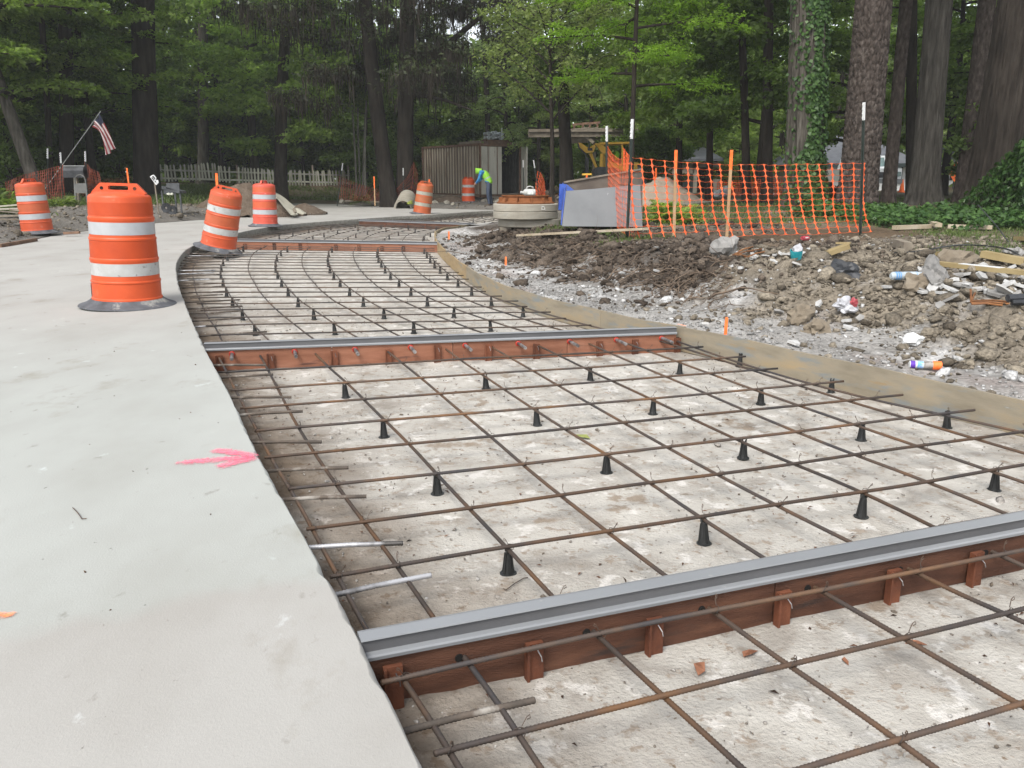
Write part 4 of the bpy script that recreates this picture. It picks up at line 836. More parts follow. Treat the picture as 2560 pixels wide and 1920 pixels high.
pp = on_ct(.5, -1.55, CH + .4); s = MB(); s.tube([pp - Vector((0, 0, .2)), pp + Vector((.02, 0, .35))], .03, 8); tag(s.build('pipe_fitting', M['whitep']), 'thin white pipe upright on the container roof', 'pipe')
a = D(1236, 500, 40.2); b = D(1320, 497, 40.5); s = MB(); s.tube([a, a.lerp(b, .5), b], .10, 12); tag(s.build('steel_pipe', M['oldwood']), 'long grey pipe lying before the container door', 'pipe')
plank('low grey plank before the container door', D(1225, 494, 41), D(1322, 489, 41.3), .3, .08)
plank('long grey beam at the foot of the container side', D(1075, 489, 42.2), D(1180, 495, 41.4), .14, .16)

# ------------------------------------------------------------------ concrete rings with the cast iron frame
M['ringc'] = mat('precast_concrete', [(.3, (0.2442, 0.2211, 0.1782)), (.6, (0.3102, 0.2871, 0.2376)), (.8, (0.2772, 0.2772, 0.2508))], 3, 7, .85, .4, 70, spec=.2, objvar=.12, spots=[((.25, .24, .21), 3.5, .62, .12)], stretch=(1, 1, 3))
M['iron'] = mat('rusted_cast_iron', [(.3, (0.152, 0.0576, 0.0224)), (.6, (0.216, 0.084, 0.0336))], 5, 6, .85, .4, 60, spec=.15)
RX, RY = XD(1314, 16.3), 16.3; rz0 = D(1314, 566, 16.3).z
def ring(label, dx, dy, z, r, h, ri=.42):
    s = MB(); s.lathe([(ri, 0), (r - .015, 0), (r, .012), (r, h - .012), (r - .015, h), (ri, h), (ri, 0)], 48); o = s.build('concrete_ring', M['ringc'], loc=(RX + dx, RY + dy, z), smooth=False); return tag(o, label, 'concrete ring', 'concrete manhole rings stacked on the bank')
ring('lowest concrete ring of the stack, set back to the right', .10, .12, rz0, .62, .15); ring('middle concrete ring of the stack', 0, 0, rz0 + .152, .615, .135); ro = ring('top concrete ring with a white chalk mark, under the rusty iron frame', .005, .01, rz0 + .289, .618, .14)
MB().box((rz0 * 0 - .35, .32, rz0 - .10), (.25, .3, .2)).build('x', M['ringc']) if False else None
sup = hz(RX, RY)
for k, (dx, dy) in enumerate(((-.38, -.1), (.4, .0), (.1, .45))):
    h = rz0 - hz(RX + dx, RY + dy) + .04; s = MB(); s.box((0, 0, h / 2 - .02), (.22, .2, max(h, .06))); tag(s.build('timber_block', M['oldwood'], loc=(RX + dx, RY + dy, rz0 - h + .02)), ['left', 'right', 'rear'][k] + ' block under the lowest concrete ring', 'block')
s = MB(); zt_ = .0; prof = [(.36, 0), (.545, 0), (.55, .02), (.50, .032), (.455, .05), (.43, .12), (.455, .135), (.455, .15), (.40, .15), (.40, .06), (.36, .05), (.36, 0)]
s.lathe(prof, 48); fr = s.build('manhole_frame', M['iron'], loc=(RX, RY, rz0 + .431)); tag(fr, 'rusty cast iron manhole frame on top of the concrete rings', 'manhole frame')
for k in range(12):
    a = k * math.pi / 6 + .2; s = MB(); s.box((.475 * math.cos(a), .475 * math.sin(a), .07), (.10, .02, .09), Matrix.Rotation(a, 3, 'Z'), .7); s.build('rib', M['iron'], fr)
M['chalk'] = mat('white_chalk', [(.4, (.6, .6, .57)), (.6, (.75, .75, .72))], 20, 3, .9)
def chalk_arc(pts):
    q = []
    for ang, z in pts: q.append(Vector((.6195 * math.cos(ang), .6195 * math.sin(ang), z)))
    s = MB(); s.tube(q, .005, 4); s.build('chalk_mark', M['chalk'], ro)
chalk_arc([(R_(-62), .10), (R_(-62.5), .04)]); chalk_arc([(R_(-63), .10), (R_(-58), .10), (R_(-56), .06), (R_(-58), .04), (R_(-62), .045)]); chalk_arc([(R_(-54.5), .04), (R_(-54), .03)])
# the white jug lying on the frame
M['jug'] = mat('translucent_white_plastic', [(.4, (0.39, 0.39, 0.36)), (.6, (0.435, 0.435, 0.405))], 8, 3, .35, spec=.5)
s = MB(); prof = [(0, 0), (.05, 0), (.061, .010), (.064, .025), (.064, .185), (.060, .20), (.045, .218), (.03, .232), (.022, .24), (.022, .262), (.026, .264), (.026, .285), (0, .285)]
s.lathe(prof, 4 * 6, Matrix.Rotation(R_(-90), 4, 'Y') @ Matrix.Diagonal((1.02, .8, 1, 1))); J = s.build('plastic_jug', M['jug'], loc=(RX + .145 + .04, RY - .10, rz0 + .431 + .15 + .052), smooth=True); tag(J, 'white plastic jug lying on the rusty manhole frame', 'jug'); J.rotation_euler = (0, 0, R_(4))
s = MB(); s.tube([(-.17, 0, .07), (-.15, 0, .105), (-.10, 0, .112), (-.05, 0, .10), (-.045, 0, .075)], .010, 8); s.build('jug_handle', M['jug'], J, True)
s = MB(); s.box((-.10, -.0525, .0), (.11, .003, .07)); s.build('jug_label', M['paper'], J)

# ------------------------------------------------------------------ the steel tub behind the net's corner
M['gsteel'] = mat('grey_painted_steel', [(.3, (0.1178, 0.124, 0.1271)), (.6, (0.155, 0.1612, 0.1643))], 2, 6, .6, .1, 30, spec=.3, spots=[((.60, .61, .60), 8, .71, .02), ((.10, .10, .10), 6, .70, .05)])
M['blue'] = mat('worn_blue_paint', [(.3, (.022, .05, .24)), (.6, (.045, .10, .38))], 5, 6, .5, .1, 40, spots=[((.45, .5, .6), 10, .64, .04)])
M['brownin'] = mat('muddy_steel_inside', [(.3, (.075, .06, .05)), (.7, (.15, .125, .10))], 3, 6, .75, .2, 40)
tb = thing('steel_tub', 'open steel tub with grey front sheet, blue end and brown inner wall', 'steel tub', tuple(D(1500, 570, 14)))
def sheet(name, pts, th, m, lab=None):
    p = [Vector(q) for q in pts]; n = (p[1] - p[0]).cross(p[2] - p[0]).normalized() * th; s = MB(); s.prism(p, n); return s.build(name, M[m], tb, world=True, label=lab)
fz = hz(.9, 13.8) - .03
FT = [D(1405, 566, 13.7), D(1606, 568, 13.7), D(1600, 462, 13.95), D(1482, 473, 13.95), D(1415, 478, 13.95)]; sheet('front_sheet', FT, .012, 'gsteel', 'grey front sheet with white splashes')
BK = [D(1408, 540, 15.2), D(1606, 540, 15.2), D(1606, 424, 15.2), D(1480, 446, 15.2), D(1409, 457, 15.2)]; sheet('back_wall', BK, .012, 'brownin')
sheet('floor_sheet', [FT[0], FT[1], BK[1], BK[0]], .012, 'brownin')
s = MB(); s.bar(BK[4] + Vector((0, -.02, .01)), BK[2] + Vector((0, -.02, .01)), .05, .03); s.build('rim', M['oldwood'], tb, world=True)
EL = [D(1398, 524, 14.6), FT[0] + Vector((-.005, .02, 0)), FT[4] + Vector((-.005, .02, 0)), BK[4] + Vector((-.005, -.02, 0)), BK[0] + Vector((-.005, -.02, 0))]
sheet('blue_end', [FT[0] + Vector((-.006, 0, .02)), FT[4] + Vector((-.006, 0, 0)), BK[4] + Vector((-.006, 0, 0)), BK[0] + Vector((-.006, 0, 0))], .015, 'blue')
s = MB(); q0, q1 = D(1404, 525, 14.5), D(1407, 460, 14.5); s.bar(q0, q1, .11, .06, (0, 1, 0)); s.build('blue_corner_post', M['blue'], tb, world=True)
s = MB(); s.add([D(1416, 477, 14.02), D(1416, 460, 15.1), D(1436, 476, 14.05)], [(0, 1, 2)]); s.add([D(1416, 477, 14.03), D(1416, 460, 15.11), D(1436, 476, 14.06)], [(2, 1, 0)]); s.build('gusset', M['blue'], tb, world=True)
# a tee handled screed and rubble leaning behind it
a = D(1467, 452, 16.2); b = D(1467, 436, 16.2); s = MB(); a.z = hz(a.x, a.y); s.tube([a, b], .018, 6); T_ = thing('tee_handled_tool', 'tee handled tool with yellow crossbar behind the steel tub', 'hand tool', tuple(a)); s.build('shaft', M['stakeor'], T_, world=True)
M['yellow'] = mat('machine_yellow', [(.3, (.52, .30, .035)), (.6, (.62, .37, .05)), (.8, (.40, .25, .06))], 4, 6, .55, spec=.35, spots=[((.18, .12, .06), 5, .63, .1)])
s = MB(); s.bar(b - Vector((.09, 0, 0)), b + Vector((.09, 0, .005)), .03, .03); s.build('crossbar', M['yellow'], T_, world=True)

# ------------------------------------------------------------------ backhoe
by = 33.0; bx, bz = XD(1520, by), hz(XD(1520, by), by)
bh = thing('backhoe', 'yellow backhoe with folded arm and open canopy, behind the orange net', 'backhoe', (bx, by, bz))
def dd(zx, zy, d=33.0): return D(1380 + zx / 8.296, 280 + zy / 8.296, d)       # the enlarged view it was measured in
def plate(name, pts, th, m, d=33.0, par=None):
    p = [dd(x, y, d) for x, y in pts]; s = MB(); s.prism(p, (0, th, 0)); return s.build(name, M[m], par or bh, world=(par is None))
plate('boom', [(540, 640), (600, 640), (740, 735), (840, 700), (905, 660), (900, 740), (860, 835), (720, 850), (600, 760)], .28, 'yellow', 32.6)
plate('dipper', [(890, 650), (1000, 660), (1150, 760), (1150, 830), (1075, 870), (1020, 830)], .26, 'yellow', 32.9)
for pts in ([(770, 860), (830, 850), (945, 1150), (900, 1150)], [(1005, 860), (1060, 860), (1045, 1130), (990, 1130)]): plate('lift_cylinder', pts, .16, 'yellow', 32.8)
M['mblack'] = mat('black_machine_steel', [(.4, (.018, .019, .021)), (.6, (.045, .047, .052))], 5, 4, .5, spec=.4)
plate('bucket', [(880, 1200), (940, 1140), (1110, 1140), (1110, 1500), (1000, 1560), (900, 1420)], .6, 'mblack', 32.6)
plate('pin_block', [(740, 745), (835, 745), (840, 800), (740, 800)], .34, 'mblack', 32.55)
s = MB(); s.tube([dd(760, 600, 32.5), dd(775, 680, 32.5), dd(765, 750, 32.5)], .03, 6); s.tube([dd(540, 650, 32.5), dd(560, 740, 32.5), dd(700, 880, 32.5), dd(720, 1000, 32.5), dd(700, 1130, 32.5)], .03, 6); s.build('hydraulic_hose', M['mblack'], bh, world=True)
plate('stabiliser', [(700, 950), (760, 950), (760, 1500), (690, 1500)], .2, 'mblack', 33.4)
plate('body', [(1070, 1050), (1120, 1010), (1420, 1075), (1500, 1070), (1690, 1040), (1790, 1050), (1890, 1110), (1890, 1330), (1070, 1420)], 1.5, 'yellow', 33.3)
plate('hood_panel', [(1770, 1090), (1870, 1110), (1870, 1260), (1780, 1200)], .02, 'mblack', 33.27)
plate('canopy_roof', [(1000, 630), (1620, 615), (1620, 655), (1000, 670)], 1.5, 'yellow', 33.2)
for x0 in (1440, 1600): 
    for dpt in (33.25, 34.6): plate('canopy_post', [(x0, 655), (x0 + 36, 655), (x0 + 40, 1080), (x0 + 4, 1080)], .08, 'yellow', dpt)
for dpt in (33.25, 34.6): plate('canopy_post', [(1040, 670), (1075, 670), (1110, 1050), (1070, 1050)], .08, 'yellow', dpt)
plate('seat', [(1270, 900), (1420, 900), (1430, 1060), (1260, 1060)], .4, 'mblack', 33.8)
for xx, rr in ((1220, .62), (1760, .45)):
    for dpt in (33.0, 34.8):
        c = dd(xx, 1440, dpt); c.z = bz + rr; s = MB(); s.lathe([(.0, -.1), (rr * .5, -.1), (rr * .55, -.14), (rr * .94, -.16), (rr, -.10), (rr, .10), (rr * .94, .16), (rr * .55, .14), (rr * .5, .1), (0, .1)], 28, Matrix.Translation(c) @ Matrix.Rotation(R_(90), 4, 'X')); s.build('wheel', M['mblack'], bh, True, world=True)
plate('chassis', [(1150, 1300), (1860, 1300), (1860, 1420), (1150, 1420)], 1.4, 'mblack', 33.35)
M['hivis'] = mat('hi_vis_lime', [(.35, (0.176, 0.416, 0.024)), (.65, (0.248, 0.512, 0.056))], 7, 5, .7, spec=.2)
s = MB(); c = dd(1345, 920, 33.7); s.rock(c, (.15, .10, .19), 4, 3, rough=.25); v = s.build('safety_vest', M['hivis'], smooth=True); tag(v, 'lime yellow safety vest hung over the backhoe seat', 'safety vest')
# the timber deck beyond it
pl = thing('timber_platform', 'weathered raised timber platform with brace and railing behind the backhoe', 'timber platform', (XD(1440, 40), 40, hz(XD(1440, 40), 40)))
def pd(zx, zy, d): return D(1380 + zx / 8.296, 280 + zy / 8.296, d)
for i in range(9):
    a, b = pd(-480, 400 + i * 2, 38 + i * .32), pd(1520, 395 - i * 4, 38 + i * .32); s = MB(); s.bar(a, b, .28, .06); s.build('deck_board', M['oldwood'], pl, world=True)
s = MB(); s.bar(pd(-490, 440, 38), pd(1530, 425, 38), .08, .34); s.build('edge_beam', M['oldwood'], pl, world=True)
for x in (200, 890):
    for dpt in (40.6,): a = pd(x, 460, dpt); s = MB(); s.bar((a.x, a.y, hz(a.x, a.y) - .2), a, .16, .16, (0, 1, 0)); s.build('support_post', M['oldwood'], pl, world=True)
s = MB(); s.bar(pd(600, 420, 38.1), pd(860, 640, 38.1), .14, .12, (0, 1, 0)); s.build('brace', M['oldwood'], pl, world=True)
s = MB(); s.bar(pd(330, 560, 38.6), pd(1080, 520, 38.6), .1, .4); s.build('cross_beam', M['oldwood'], pl, world=True)
s = MB(); s.bar(pd(420, 262, 40), pd(1000, 218, 40), .1, .1); s.build('rail', M['rustf'], pl, world=True)
for x in (460, 640, 780, 940): s = MB(); s.bar(pd(x, 385, 40), pd(x, 240, 40), .09, .09, (0, 1, 0)); s.build('rail_post', M['rustf'], pl, world=True)
for i in range(12):
    x = random.uniform(100, 1450); a = pd(x, 372 + random.uniform(-6, 4), 38.8); b = a + Vector((random.uniform(.5, 1.1), random.uniform(-.5, .5), random.uniform(-.0, .1))); plank('loose grey board lying on the timber platform', a, b, .12, .05, group='loose boards on the timber platform')
# ------------------------------------------------------------------ the worker bending over
M['skin'] = mat('skin', [(.4, (.30, .17, .11)), (.6, (.36, .21, .14))], 12, 3, .6)
M['jeans'] = mat('dark_jeans', [(.35, (.028, .038, .062)), (.65, (.05, .065, .10))], 9, 5, .85, .2, 90)
M['blueshirt'] = mat('blue_shirt', [(.4, (.02, .13, .30)), (.6, (.035, .19, .38))], 9, 4, .8)
M['boot'] = mat('work_boot', [(.4, (.05, .035, .025)), (.6, (.08, .06, .045))], 9, 4, .8)
M['tape'] = mat('grey_reflective_tape', [(.4, (.20, .22, .24)), (.6, (.30, .32, .34))], 9, 3, .4)
def skin_mesh(name, verts, edges, radii, root, mats, sub=2, matfn=None):
    me = bpy.data.meshes.new(name); me.from_pydata([tuple(v) for v in verts], edges, []); o = bpy.data.objects.new(name + '_tmp', me); COL.objects.link(o)
    md = o.modifiers.new('s', 'SKIN'); md.use_smooth_shade = True
    for i, r in enumerate(radii): me.skin_vertices[0].data[i].radius = (r, r) if not isinstance(r, tuple) else r
    me.skin_vertices[0].data[root].use_root = True
    sb = o.modifiers.new('u', 'SUBSURF'); sb.levels = sb.render_levels = sub
    dg = bpy.context.evaluated_depsgraph_get(); dg.update(); m2 = bpy.data.meshes.new_from_object(o.evaluated_get(dg)); bpy.data.objects.remove(o); m2.name = name
    m2.materials.clear()
    for m in mats: m2.materials.append(m)
    for p in m2.polygons:
        p.use_smooth = True
        if matfn: p.material_index = matfn(p.center)
    return m2
wp = Vector((XD(1217, 33.6), 33.6, 0)); wp.z = max(hz(wp.x, wp.y), D(1217, 523, 33.6).z) - .01
W = thing('person', 'worker in lime hi vis vest and hood bending forward by the container', 'person', wp, R_(-8))
# local: -x is where the worker looks
V = [(0.10, 0, .90), (.03, 0, 1.08), (-.10, 0, 1.24), (-.20, 0, 1.33), (-.29, 0, 1.345), (-.37, 0, 1.34), (-.42, 0, 1.30),
     (.09, -.10, .86), (.06, -.12, .48), (.12, -.12, .09), (.02, -.13, .035), (-.06, -.135, .03),
     (.09, .10, .86), (.11, .13, .48), (.17, .13, .09), (.07, .14, .035), (-.01, .145, .03),
     (-.20, -.19, 1.29), (-.27, -.23, 1.05), (-.40, -.16, .90), (-.45, -.13, .85), (-.20, .19, 1.29), (-.25, .23, 1.04), (-.40, .14, .92), (-.45, .11, .87)]
E_ = [(0, 1), (1, 2), (2, 3), (3, 4), (4, 5), (5, 6), (0, 7), (7, 8), (8, 9), (9, 10), (10, 11), (0, 12), (12, 13), (13, 14), (14, 15), (15, 16), (3, 17), (17, 18), (18, 19), (19, 20), (3, 21), (21, 22), (22, 23), (23, 24)]
Rr = [.15, .15, .165, .13, .065, .095, .085, .105, .075, .055, .05, .035, .105, .075, .055, .05, .035, .07, .052, .038, .034, .07, .052, .038, .034]
def bm_(c):
    if c.z < .11: return 3
    if c.z < .95 and c.x > -.16: return 1
    if c.x < -.41 and c.z < .95 or (c.x < -.33 and c.z > 1.2): return 0
    return 2
link('body', skin_mesh('body', V, E_, Rr, 0, [M['skin'], M['jeans'], M['blueshirt'], M['boot']], 2, bm_), W)
V = [(0.12, 0, .84), (.09, 0, .95), (.02, 0, 1.09), (-.10, 0, 1.25), (-.20, 0, 1.33)]
link('vest', skin_mesh('vest', V, [(0, 1), (1, 2), (2, 3), (3, 4)], [(.185, .15), (.185, .15), (.185, .165), (.20, .18), (.16, .10)], 0, [M['hivis'], M['tape']], 2, lambda c: 1 if abs((c.x - .02) * .55 + (c.z - 1.09) * -.83 + 0) < .028 else 0), W)
V = [(-.24, 0, 1.345), (-.31, 0, 1.365), (-.385, 0, 1.36), (-.425, 0, 1.325)]
link('hood', skin_mesh('hood', V, [(0, 1), (1, 2), (2, 3)], [.10, .115, .115, .07], 1, [M['hivis']], 2), W)
for sgn, (hx, hy, hz_) in ((-1, (-.45, -.13, .85)), (1, (-.45, .11, .87))):
    for k in range(4):
        s = MB(); y = hy + (k - 1.5) * .019; s.tube([(hx, y, hz_), (hx - .035, y, hz_ - .035), (hx - .045, y, hz_ - .07 - .006 * (k % 3)), (hx - .035, y, hz_ - .09)], [.010, .009, .008, .006], 6); s.build('finger', M['skin'], W, True)
    s = MB(); s.tube([(hx, hy - sgn * .03, hz_), (hx - .02, hy - sgn * .055, hz_ - .03), (hx - .03, hy - sgn * .055, hz_ - .055)], [.011, .009, .007], 6); s.build('thumb', M['skin'], W, True)

# ------------------------------------------------------------------ the left hand verge
M['picket'] = mat('weathered_white_picket', [(.3, (0.3072, 0.3072, 0.2496)), (.6, (0.4416, 0.4416, 0.3648)), (.8, (0.4992, 0.4992, 0.432))], 3, 5, .85, objvar=.3, spots=[((.15, .16, .11), 3, .58, .14)])
pa, pb = D(388, 452, 45), D(872, 463, 50); pa.z = D(388, 455, 45).z; pb.z = D(872, 466, 50).z
PF = thing('picket_fence', 'weathered white picket fence in front of the dark wood, behind the drums', 'picket fence', (pa.x, pa.y, pa.z))
n = 62; pm = MB(); pm.prism([(-.045, 0, 0), (.045, 0, 0), (.045, 0, .80), (0, 0, .87), (-.045, 0, .80)], (0, .02, 0)); pme = pm.mesh('picket', M['picket'])
ang = math.atan2(pb.y - pa.y, pb.x - pa.x)
for i in range(n):
    if i in (7, 23, 24, 47): continue
    t = i / (n - 1); q = pa.lerp(pb, t); o = link('picket', pme, PF); o.location = q - pa + Vector((0, -.03, .02 + .07 * math.sin(t * 7) + random.uniform(-.03, .03) + (.12 if 13 < i < 19 else 0))); o.rotation_euler = (0, random.uniform(-.09, .09), ang)
for h in (.2, .62): s = MB(); s.bar(Vector((0, .02, h)), pb - pa + Vector((0, .02, h)), .04, .09); s.build('rail', M['picket'], PF)
for t in (.0, .2, .4, .6, .8, 1.0): q = (pb - pa) * t; s = MB(); s.box((q.x, q.y + .07, .35), (.1, .1, 1.1)); s.build('fence_post', M['oldwood'], PF)
# flag on a leaning pole
fp0, fp1 = D(168, 395, 27.5), D(252, 278, 27.5); FL = thing('flag', 'striped red and white flag with dark blue canton on a slanting pole among the trees', 'flag', tuple(fp0))
M['pole'] = mat('thin_white_pole', [(.4, (0.24, 0.252, 0.24)), (.6, (0.33, 0.336, 0.318))], 9, 3, .5)
b0 = fp0 + (fp0 - fp1) * 1.05; b0.z = min(b0.z, hz(b0.x, b0.y) - .1); s = MB(); s.tube([b0, fp1], .012, 6); s.build('pole', M['pole'], FL, world=True)
M['fred'] = mat('flag_red', [(.4, (.19, .025, .03)), (.6, (.25, .035, .04))], 9, 3, .8); M['fwhite'] = mat('flag_white', [(.4, (.46, .40, .38)), (.6, (.54, .49, .47))], 9, 3, .8); M['fblue'] = mat('flag_blue', [(.4, (.012, .014, .03)), (.6, (.02, .022, .045))], 9, 3, .8)
hoist0, hoist1 = D(100 + 1195 / 9.217, 260 + 520 / 9.217, 27.4), D(100 + 1385 / 9.217, 260 + 215 / 9.217, 27.4); fly0, fly1 = D(100 + 1530 / 9.217, 260 + 1200 / 9.217, 27.4), D(100 + 1725 / 9.217, 260 + 1000 / 9.217, 27.4); mid0, mid1 = D(100 + 1415 / 9.217, 260 + 740 / 9.217, 27.45), D(100 + 1490 / 9.217, 260 + 500 / 9.217, 27.35)
def fpt(u, v):
    def q(a, m, b, t): return (a * (1 - t) ** 2 + m * 2 * t * (1 - t) + b * t * t)
    lo = q(hoist0, mid0 * 2 - (hoist0 + fly0) / 2, fly0, u); hi = q(hoist1, mid1 * 2 - (hoist1 + fly1) / 2, fly1, u); p = lo.lerp(hi, v)
    return p + Vector((.02 * math.sin(v * 11 + u * 4), .06 * math.sin(v * 13 + u * 3) * (0.3 + u), 0))
s = MB(); NU = 20
idx = {}; vs = [fpt(i / NU, j / 26) for j in range(27) for i in range(NU + 1)]; s.v = [tuple(v) for v in vs]
for j in range(26):
    for i in range(NU):
        a = j * (NU + 1) + i; s.f.append((a, a + 1, a + NU + 2, a + NU + 1)); st = j // 2; s.m.append(2 if (i < 8 and st >= 6) else (0 if st % 2 == 0 else 1))
s.build('flag_cloth', [M['fred'], M['fwhite'], M['fblue']], FL, True, world=True)
# mailbox shed with grey board
mb = thing('mailbox', 'old grey mailbox on a post with a pale board and an arched top', 'mailbox', (XD(202, 25), 25, hz(XD(202, 25), 25)))
def lb(zx, zy, d): return D(zx / 8.508, 400 + zy / 8.508, d)
M['greyboard'] = mat('grey_painted_board', [(.3, (0.1, 0.1, 0.095)), (.7, (0.15, 0.15, 0.14))], 4, 5, .8)
s = MB(); s.prism([lb(1605, 500, 25), lb(1825, 490, 25), lb(1825, 710, 25), lb(1590, 700, 25)], (0, .04, 0)); s.build('board', M['greyboard'], mb, world=True)
for x0, x1 in ((1590, 1600), (1825, 1860)): s = MB(); a = lb(x1, 870, 25.02); a.z = hz(a.x, a.y) - .1; s.bar(a, lb(x0, 500, 25.02), .045, .045, (0, 1, 0)); s.build('post', M['greyboard'], mb, world=True)
s = MB(); s.tube([lb(1600, 500, 25.1), lb(1590, 400, 25.1), lb(1640, 325, 25.1), lb(1720, 310, 25.1), lb(1790, 360, 25.1), lb(1815, 430, 25.1), lb(1825, 500, 25.1)], .018, 6); s.build('arch', M['greyboard'], mb, world=True)
c = lb(1600, 300, 25.5); s = MB(); Mx = Matrix.Translation(c) @ Matrix.Rotation(R_(90), 4, 'Y'); prof = [(-.24, -.12), (-.24, .0), (-.2, .07), (-.14, .11), (-.08, .12), (.0, .12)]
s.box(c, (.62, .26, .20)); s.tube([c + Vector((-.31, 0, .1)), c + Vector((.31, 0, .1))], .13, 12); s.build('box', M['mblack'], mb, world=True)
s = MB(); s.box(c + Vector((0, -.02, .235)), (.62, .04, .02)); s.build('lid_edge', M['pole'], mb, world=True)
s = MB(); a = c.copy(); a.z = hz(a.x, a.y) - .1; s.bar(a, c, .1, .1, (0, 1, 0)); s.build('post', M['oldwood'], mb, world=True)
# little tilted notice with black marks
M['ink'] = mat('black_print', [(.4, (.015, .015, .015)), (.6, (.03, .03, .03))], 9, 2, .7)
def nb(zx, zy, d=24.0): return D(340 + zx / 15.08, 400 + zy / 15.08, d)
NS = thing('notice_board', 'small tilted white notice with black marks beside the big dark trunk', 'sign', tuple(nb(690, 1700)))
s = MB(); s.prism([nb(520, 630), nb(600, 570), nb(660, 550), nb(760, 660), nb(750, 760), nb(830, 750), nb(850, 860), nb(755, 950)], (0, .015, 0)); s.build('panel', M['whitep'], NS, world=True)
for pts in ([(600, 640), (640, 590), (720, 680), (700, 740), (670, 700), (650, 660)], [(570, 660), (600, 650), (680, 740), (670, 790)], [(700, 800), (740, 780), (750, 820), (715, 850)], [(770, 860), (790, 850), (800, 875), (780, 885)]): s = MB(); s.prism([nb(x, y, 23.985) for x, y in pts], (0, .004, 0)); s.build('black_mark', M['ink'], NS, world=True)
s = MB(); a = nb(760, 940, 24.04); b = a.copy(); b.z = hz(b.x, b.y) - .1; s.bar(b, nb(690, 760, 24.04), .03, .03, (0, 1, 0)); s.build('post', M['oldwood'], NS, world=True)
# dark utility cart / grill
GC = thing('garden_cart', 'dark grey metal cart with raised panel on the verge behind the tilted drum', 'garden cart', (XD(428, 24.5), 24.5, hz(XD(428, 24.5), 24.5)))
M['cart'] = mat('dark_cart_metal', [(.3, (.045, .048, .05)), (.7, (.09, .095, .10))], 5, 4, .6)
for nm, pts, th in (('panel', [(1130, 1000), (1150, 870), (1620, 870), (1640, 1180), (1130, 1080)], .04), ('tray', [(960, 980), (1640, 1180), (1640, 1260), (960, 1100)], .5), ('front_board', [(1040, 1100), (1400, 1200), (1400, 1320), (1040, 1280)], .05)):
    s = MB(); s.prism([nb(x, y, 24.4) for x, y in pts], (0, th, 0)); s.build(nm, M['cart'], GC, world=True)
for x in (970, 1460, 1650):
    for d in (24.45, 24.85): a = nb(x, 1150, d); b = a.copy(); b.z = hz(a.x, a.y) - .05; s = MB(); s.bar(b, a, .04, .04, (0, 1, 0)); s.build('leg', M['cart'], GC, world=True)
for x in (1100, 1330): c = nb(x, 1420, 24.3); c.z = hz(c.x, c.y) + .14; s = MB(); s.lathe([(.04, -.03), (.13, -.04), (.14, 0), (.13, .04), (.04, .03)], 16, Matrix.Translation(c) @ Matrix.Rotation(R_(90), 4, 'X')); s.build('wheel', M['mblack'], GC, True, world=True)
for x in (1230, 1350): s = MB(); s.rock(nb(x, 1290, 24.25), (.06, .05, .04), x); s.build('pale_bag', M['picket'], GC, world=True)
# spoil heap with the slab of old pavement leaning on it
M['spoil'] = mat('brown_spoil', [(.3, (.085, .062, .045)), (.6, (.135, .105, .08)), (.8, (.17, .14, .11))], 5, 9, .95, 1.0, 14, spec=.05, bdist=.06)
def heap(label, cx, cy, rx, ry, h, m, seed, pk=1.0, n=56):
    g = np.linspace(-1, 1, n); X, Y = np.meshgrid(g, g); x = X.ravel(); y = Y.ravel(); r = np.hypot(x, y); zz = h * np.clip(1 - r ** pk, 0, 1) ** (1.1) + h * .18 * fbm(x + seed, y, 2.5, 5, seed) * np.clip(1.1 - r, 0, 1) + .06 * h * fbm(x, y + seed, 12, 3, seed)
    wx = cx + x * rx; wy = cy + y * ry; z = base_h(wx, wy) - .03 + np.where(r < 1.02, zz, -.15); V = np.stack([wx - cx, wy - cy, z], 1); i = np.arange((n - 1) ** 2); a = (i // (n - 1)) * n + i % (n - 1); F = np.stack([a, a + 1, a + n + 1, a + n], 1); F = F[(r < 1.05)[F].all(1)]
    zb = float(base_h(np.array([cx]), np.array([cy]))[0]); V[:, 2] -= zb
    o = link('soil_heap', np_mesh('soil_heap', V, F, m, True)); o.location = (cx, cy, zb); return tag(o, label, 'soil heap')
heap('brown soil heap with leaning slab behind the pinkish drum', XD(612, 27), 27.3, 1.75, 1.2, .95, M['spoil'], 3, 1.3)
heap('low brown soil heap right of the leaning slab', XD(752, 28), 28.4, .7, .6, .28, M['spoil'], 5, 1.3)
M['sand'] = mat('beige_sand', [(.3, (0.2808, 0.2262, 0.1755)), (.7, (0.3432, 0.2808, 0.2223))], 4, 9, .95, .6, 40, spec=.05, bdist=.02)
heap('pale beige sand heap behind the orange net', XD(1655, 26), 26.6, 1.65, 1.4, .92, M['sand'], 9, 1.15)
heap('dark soil and rubble heap in front of the container', XD(1110, 37.5), 38.2, 1.5, .8, .36, M['spoil'], 13, 1.6)
M['oldslab'] = mat('old_pavement', [(.3, (.31, .29, .225)), (.7, (.42, .40, .33))], 3, 7, .9, .4, 40)
def zb(zx, zy, d): return D(600 + zx / 7.373, 440 + zy / 7.373, d)
s = MB(); p = [zb(590, 280, 27.2), zb(690, 330, 27.6), zb(790, 400, 27.5), zb(890, 490, 27.2), zb(990, 570, 26.9), zb(1010, 710, 25.6), zb(935, 720, 25.4), zb(780, 540, 25.9), zb(690, 420, 26.4), zb(600, 380, 26.9)]; s.prism(p, (.05, .14, -.03)); tag(s.build('pavement_slab', M['oldslab']), 'pale broken pavement slab leaning on the brown soil heap', 'pavement slab')
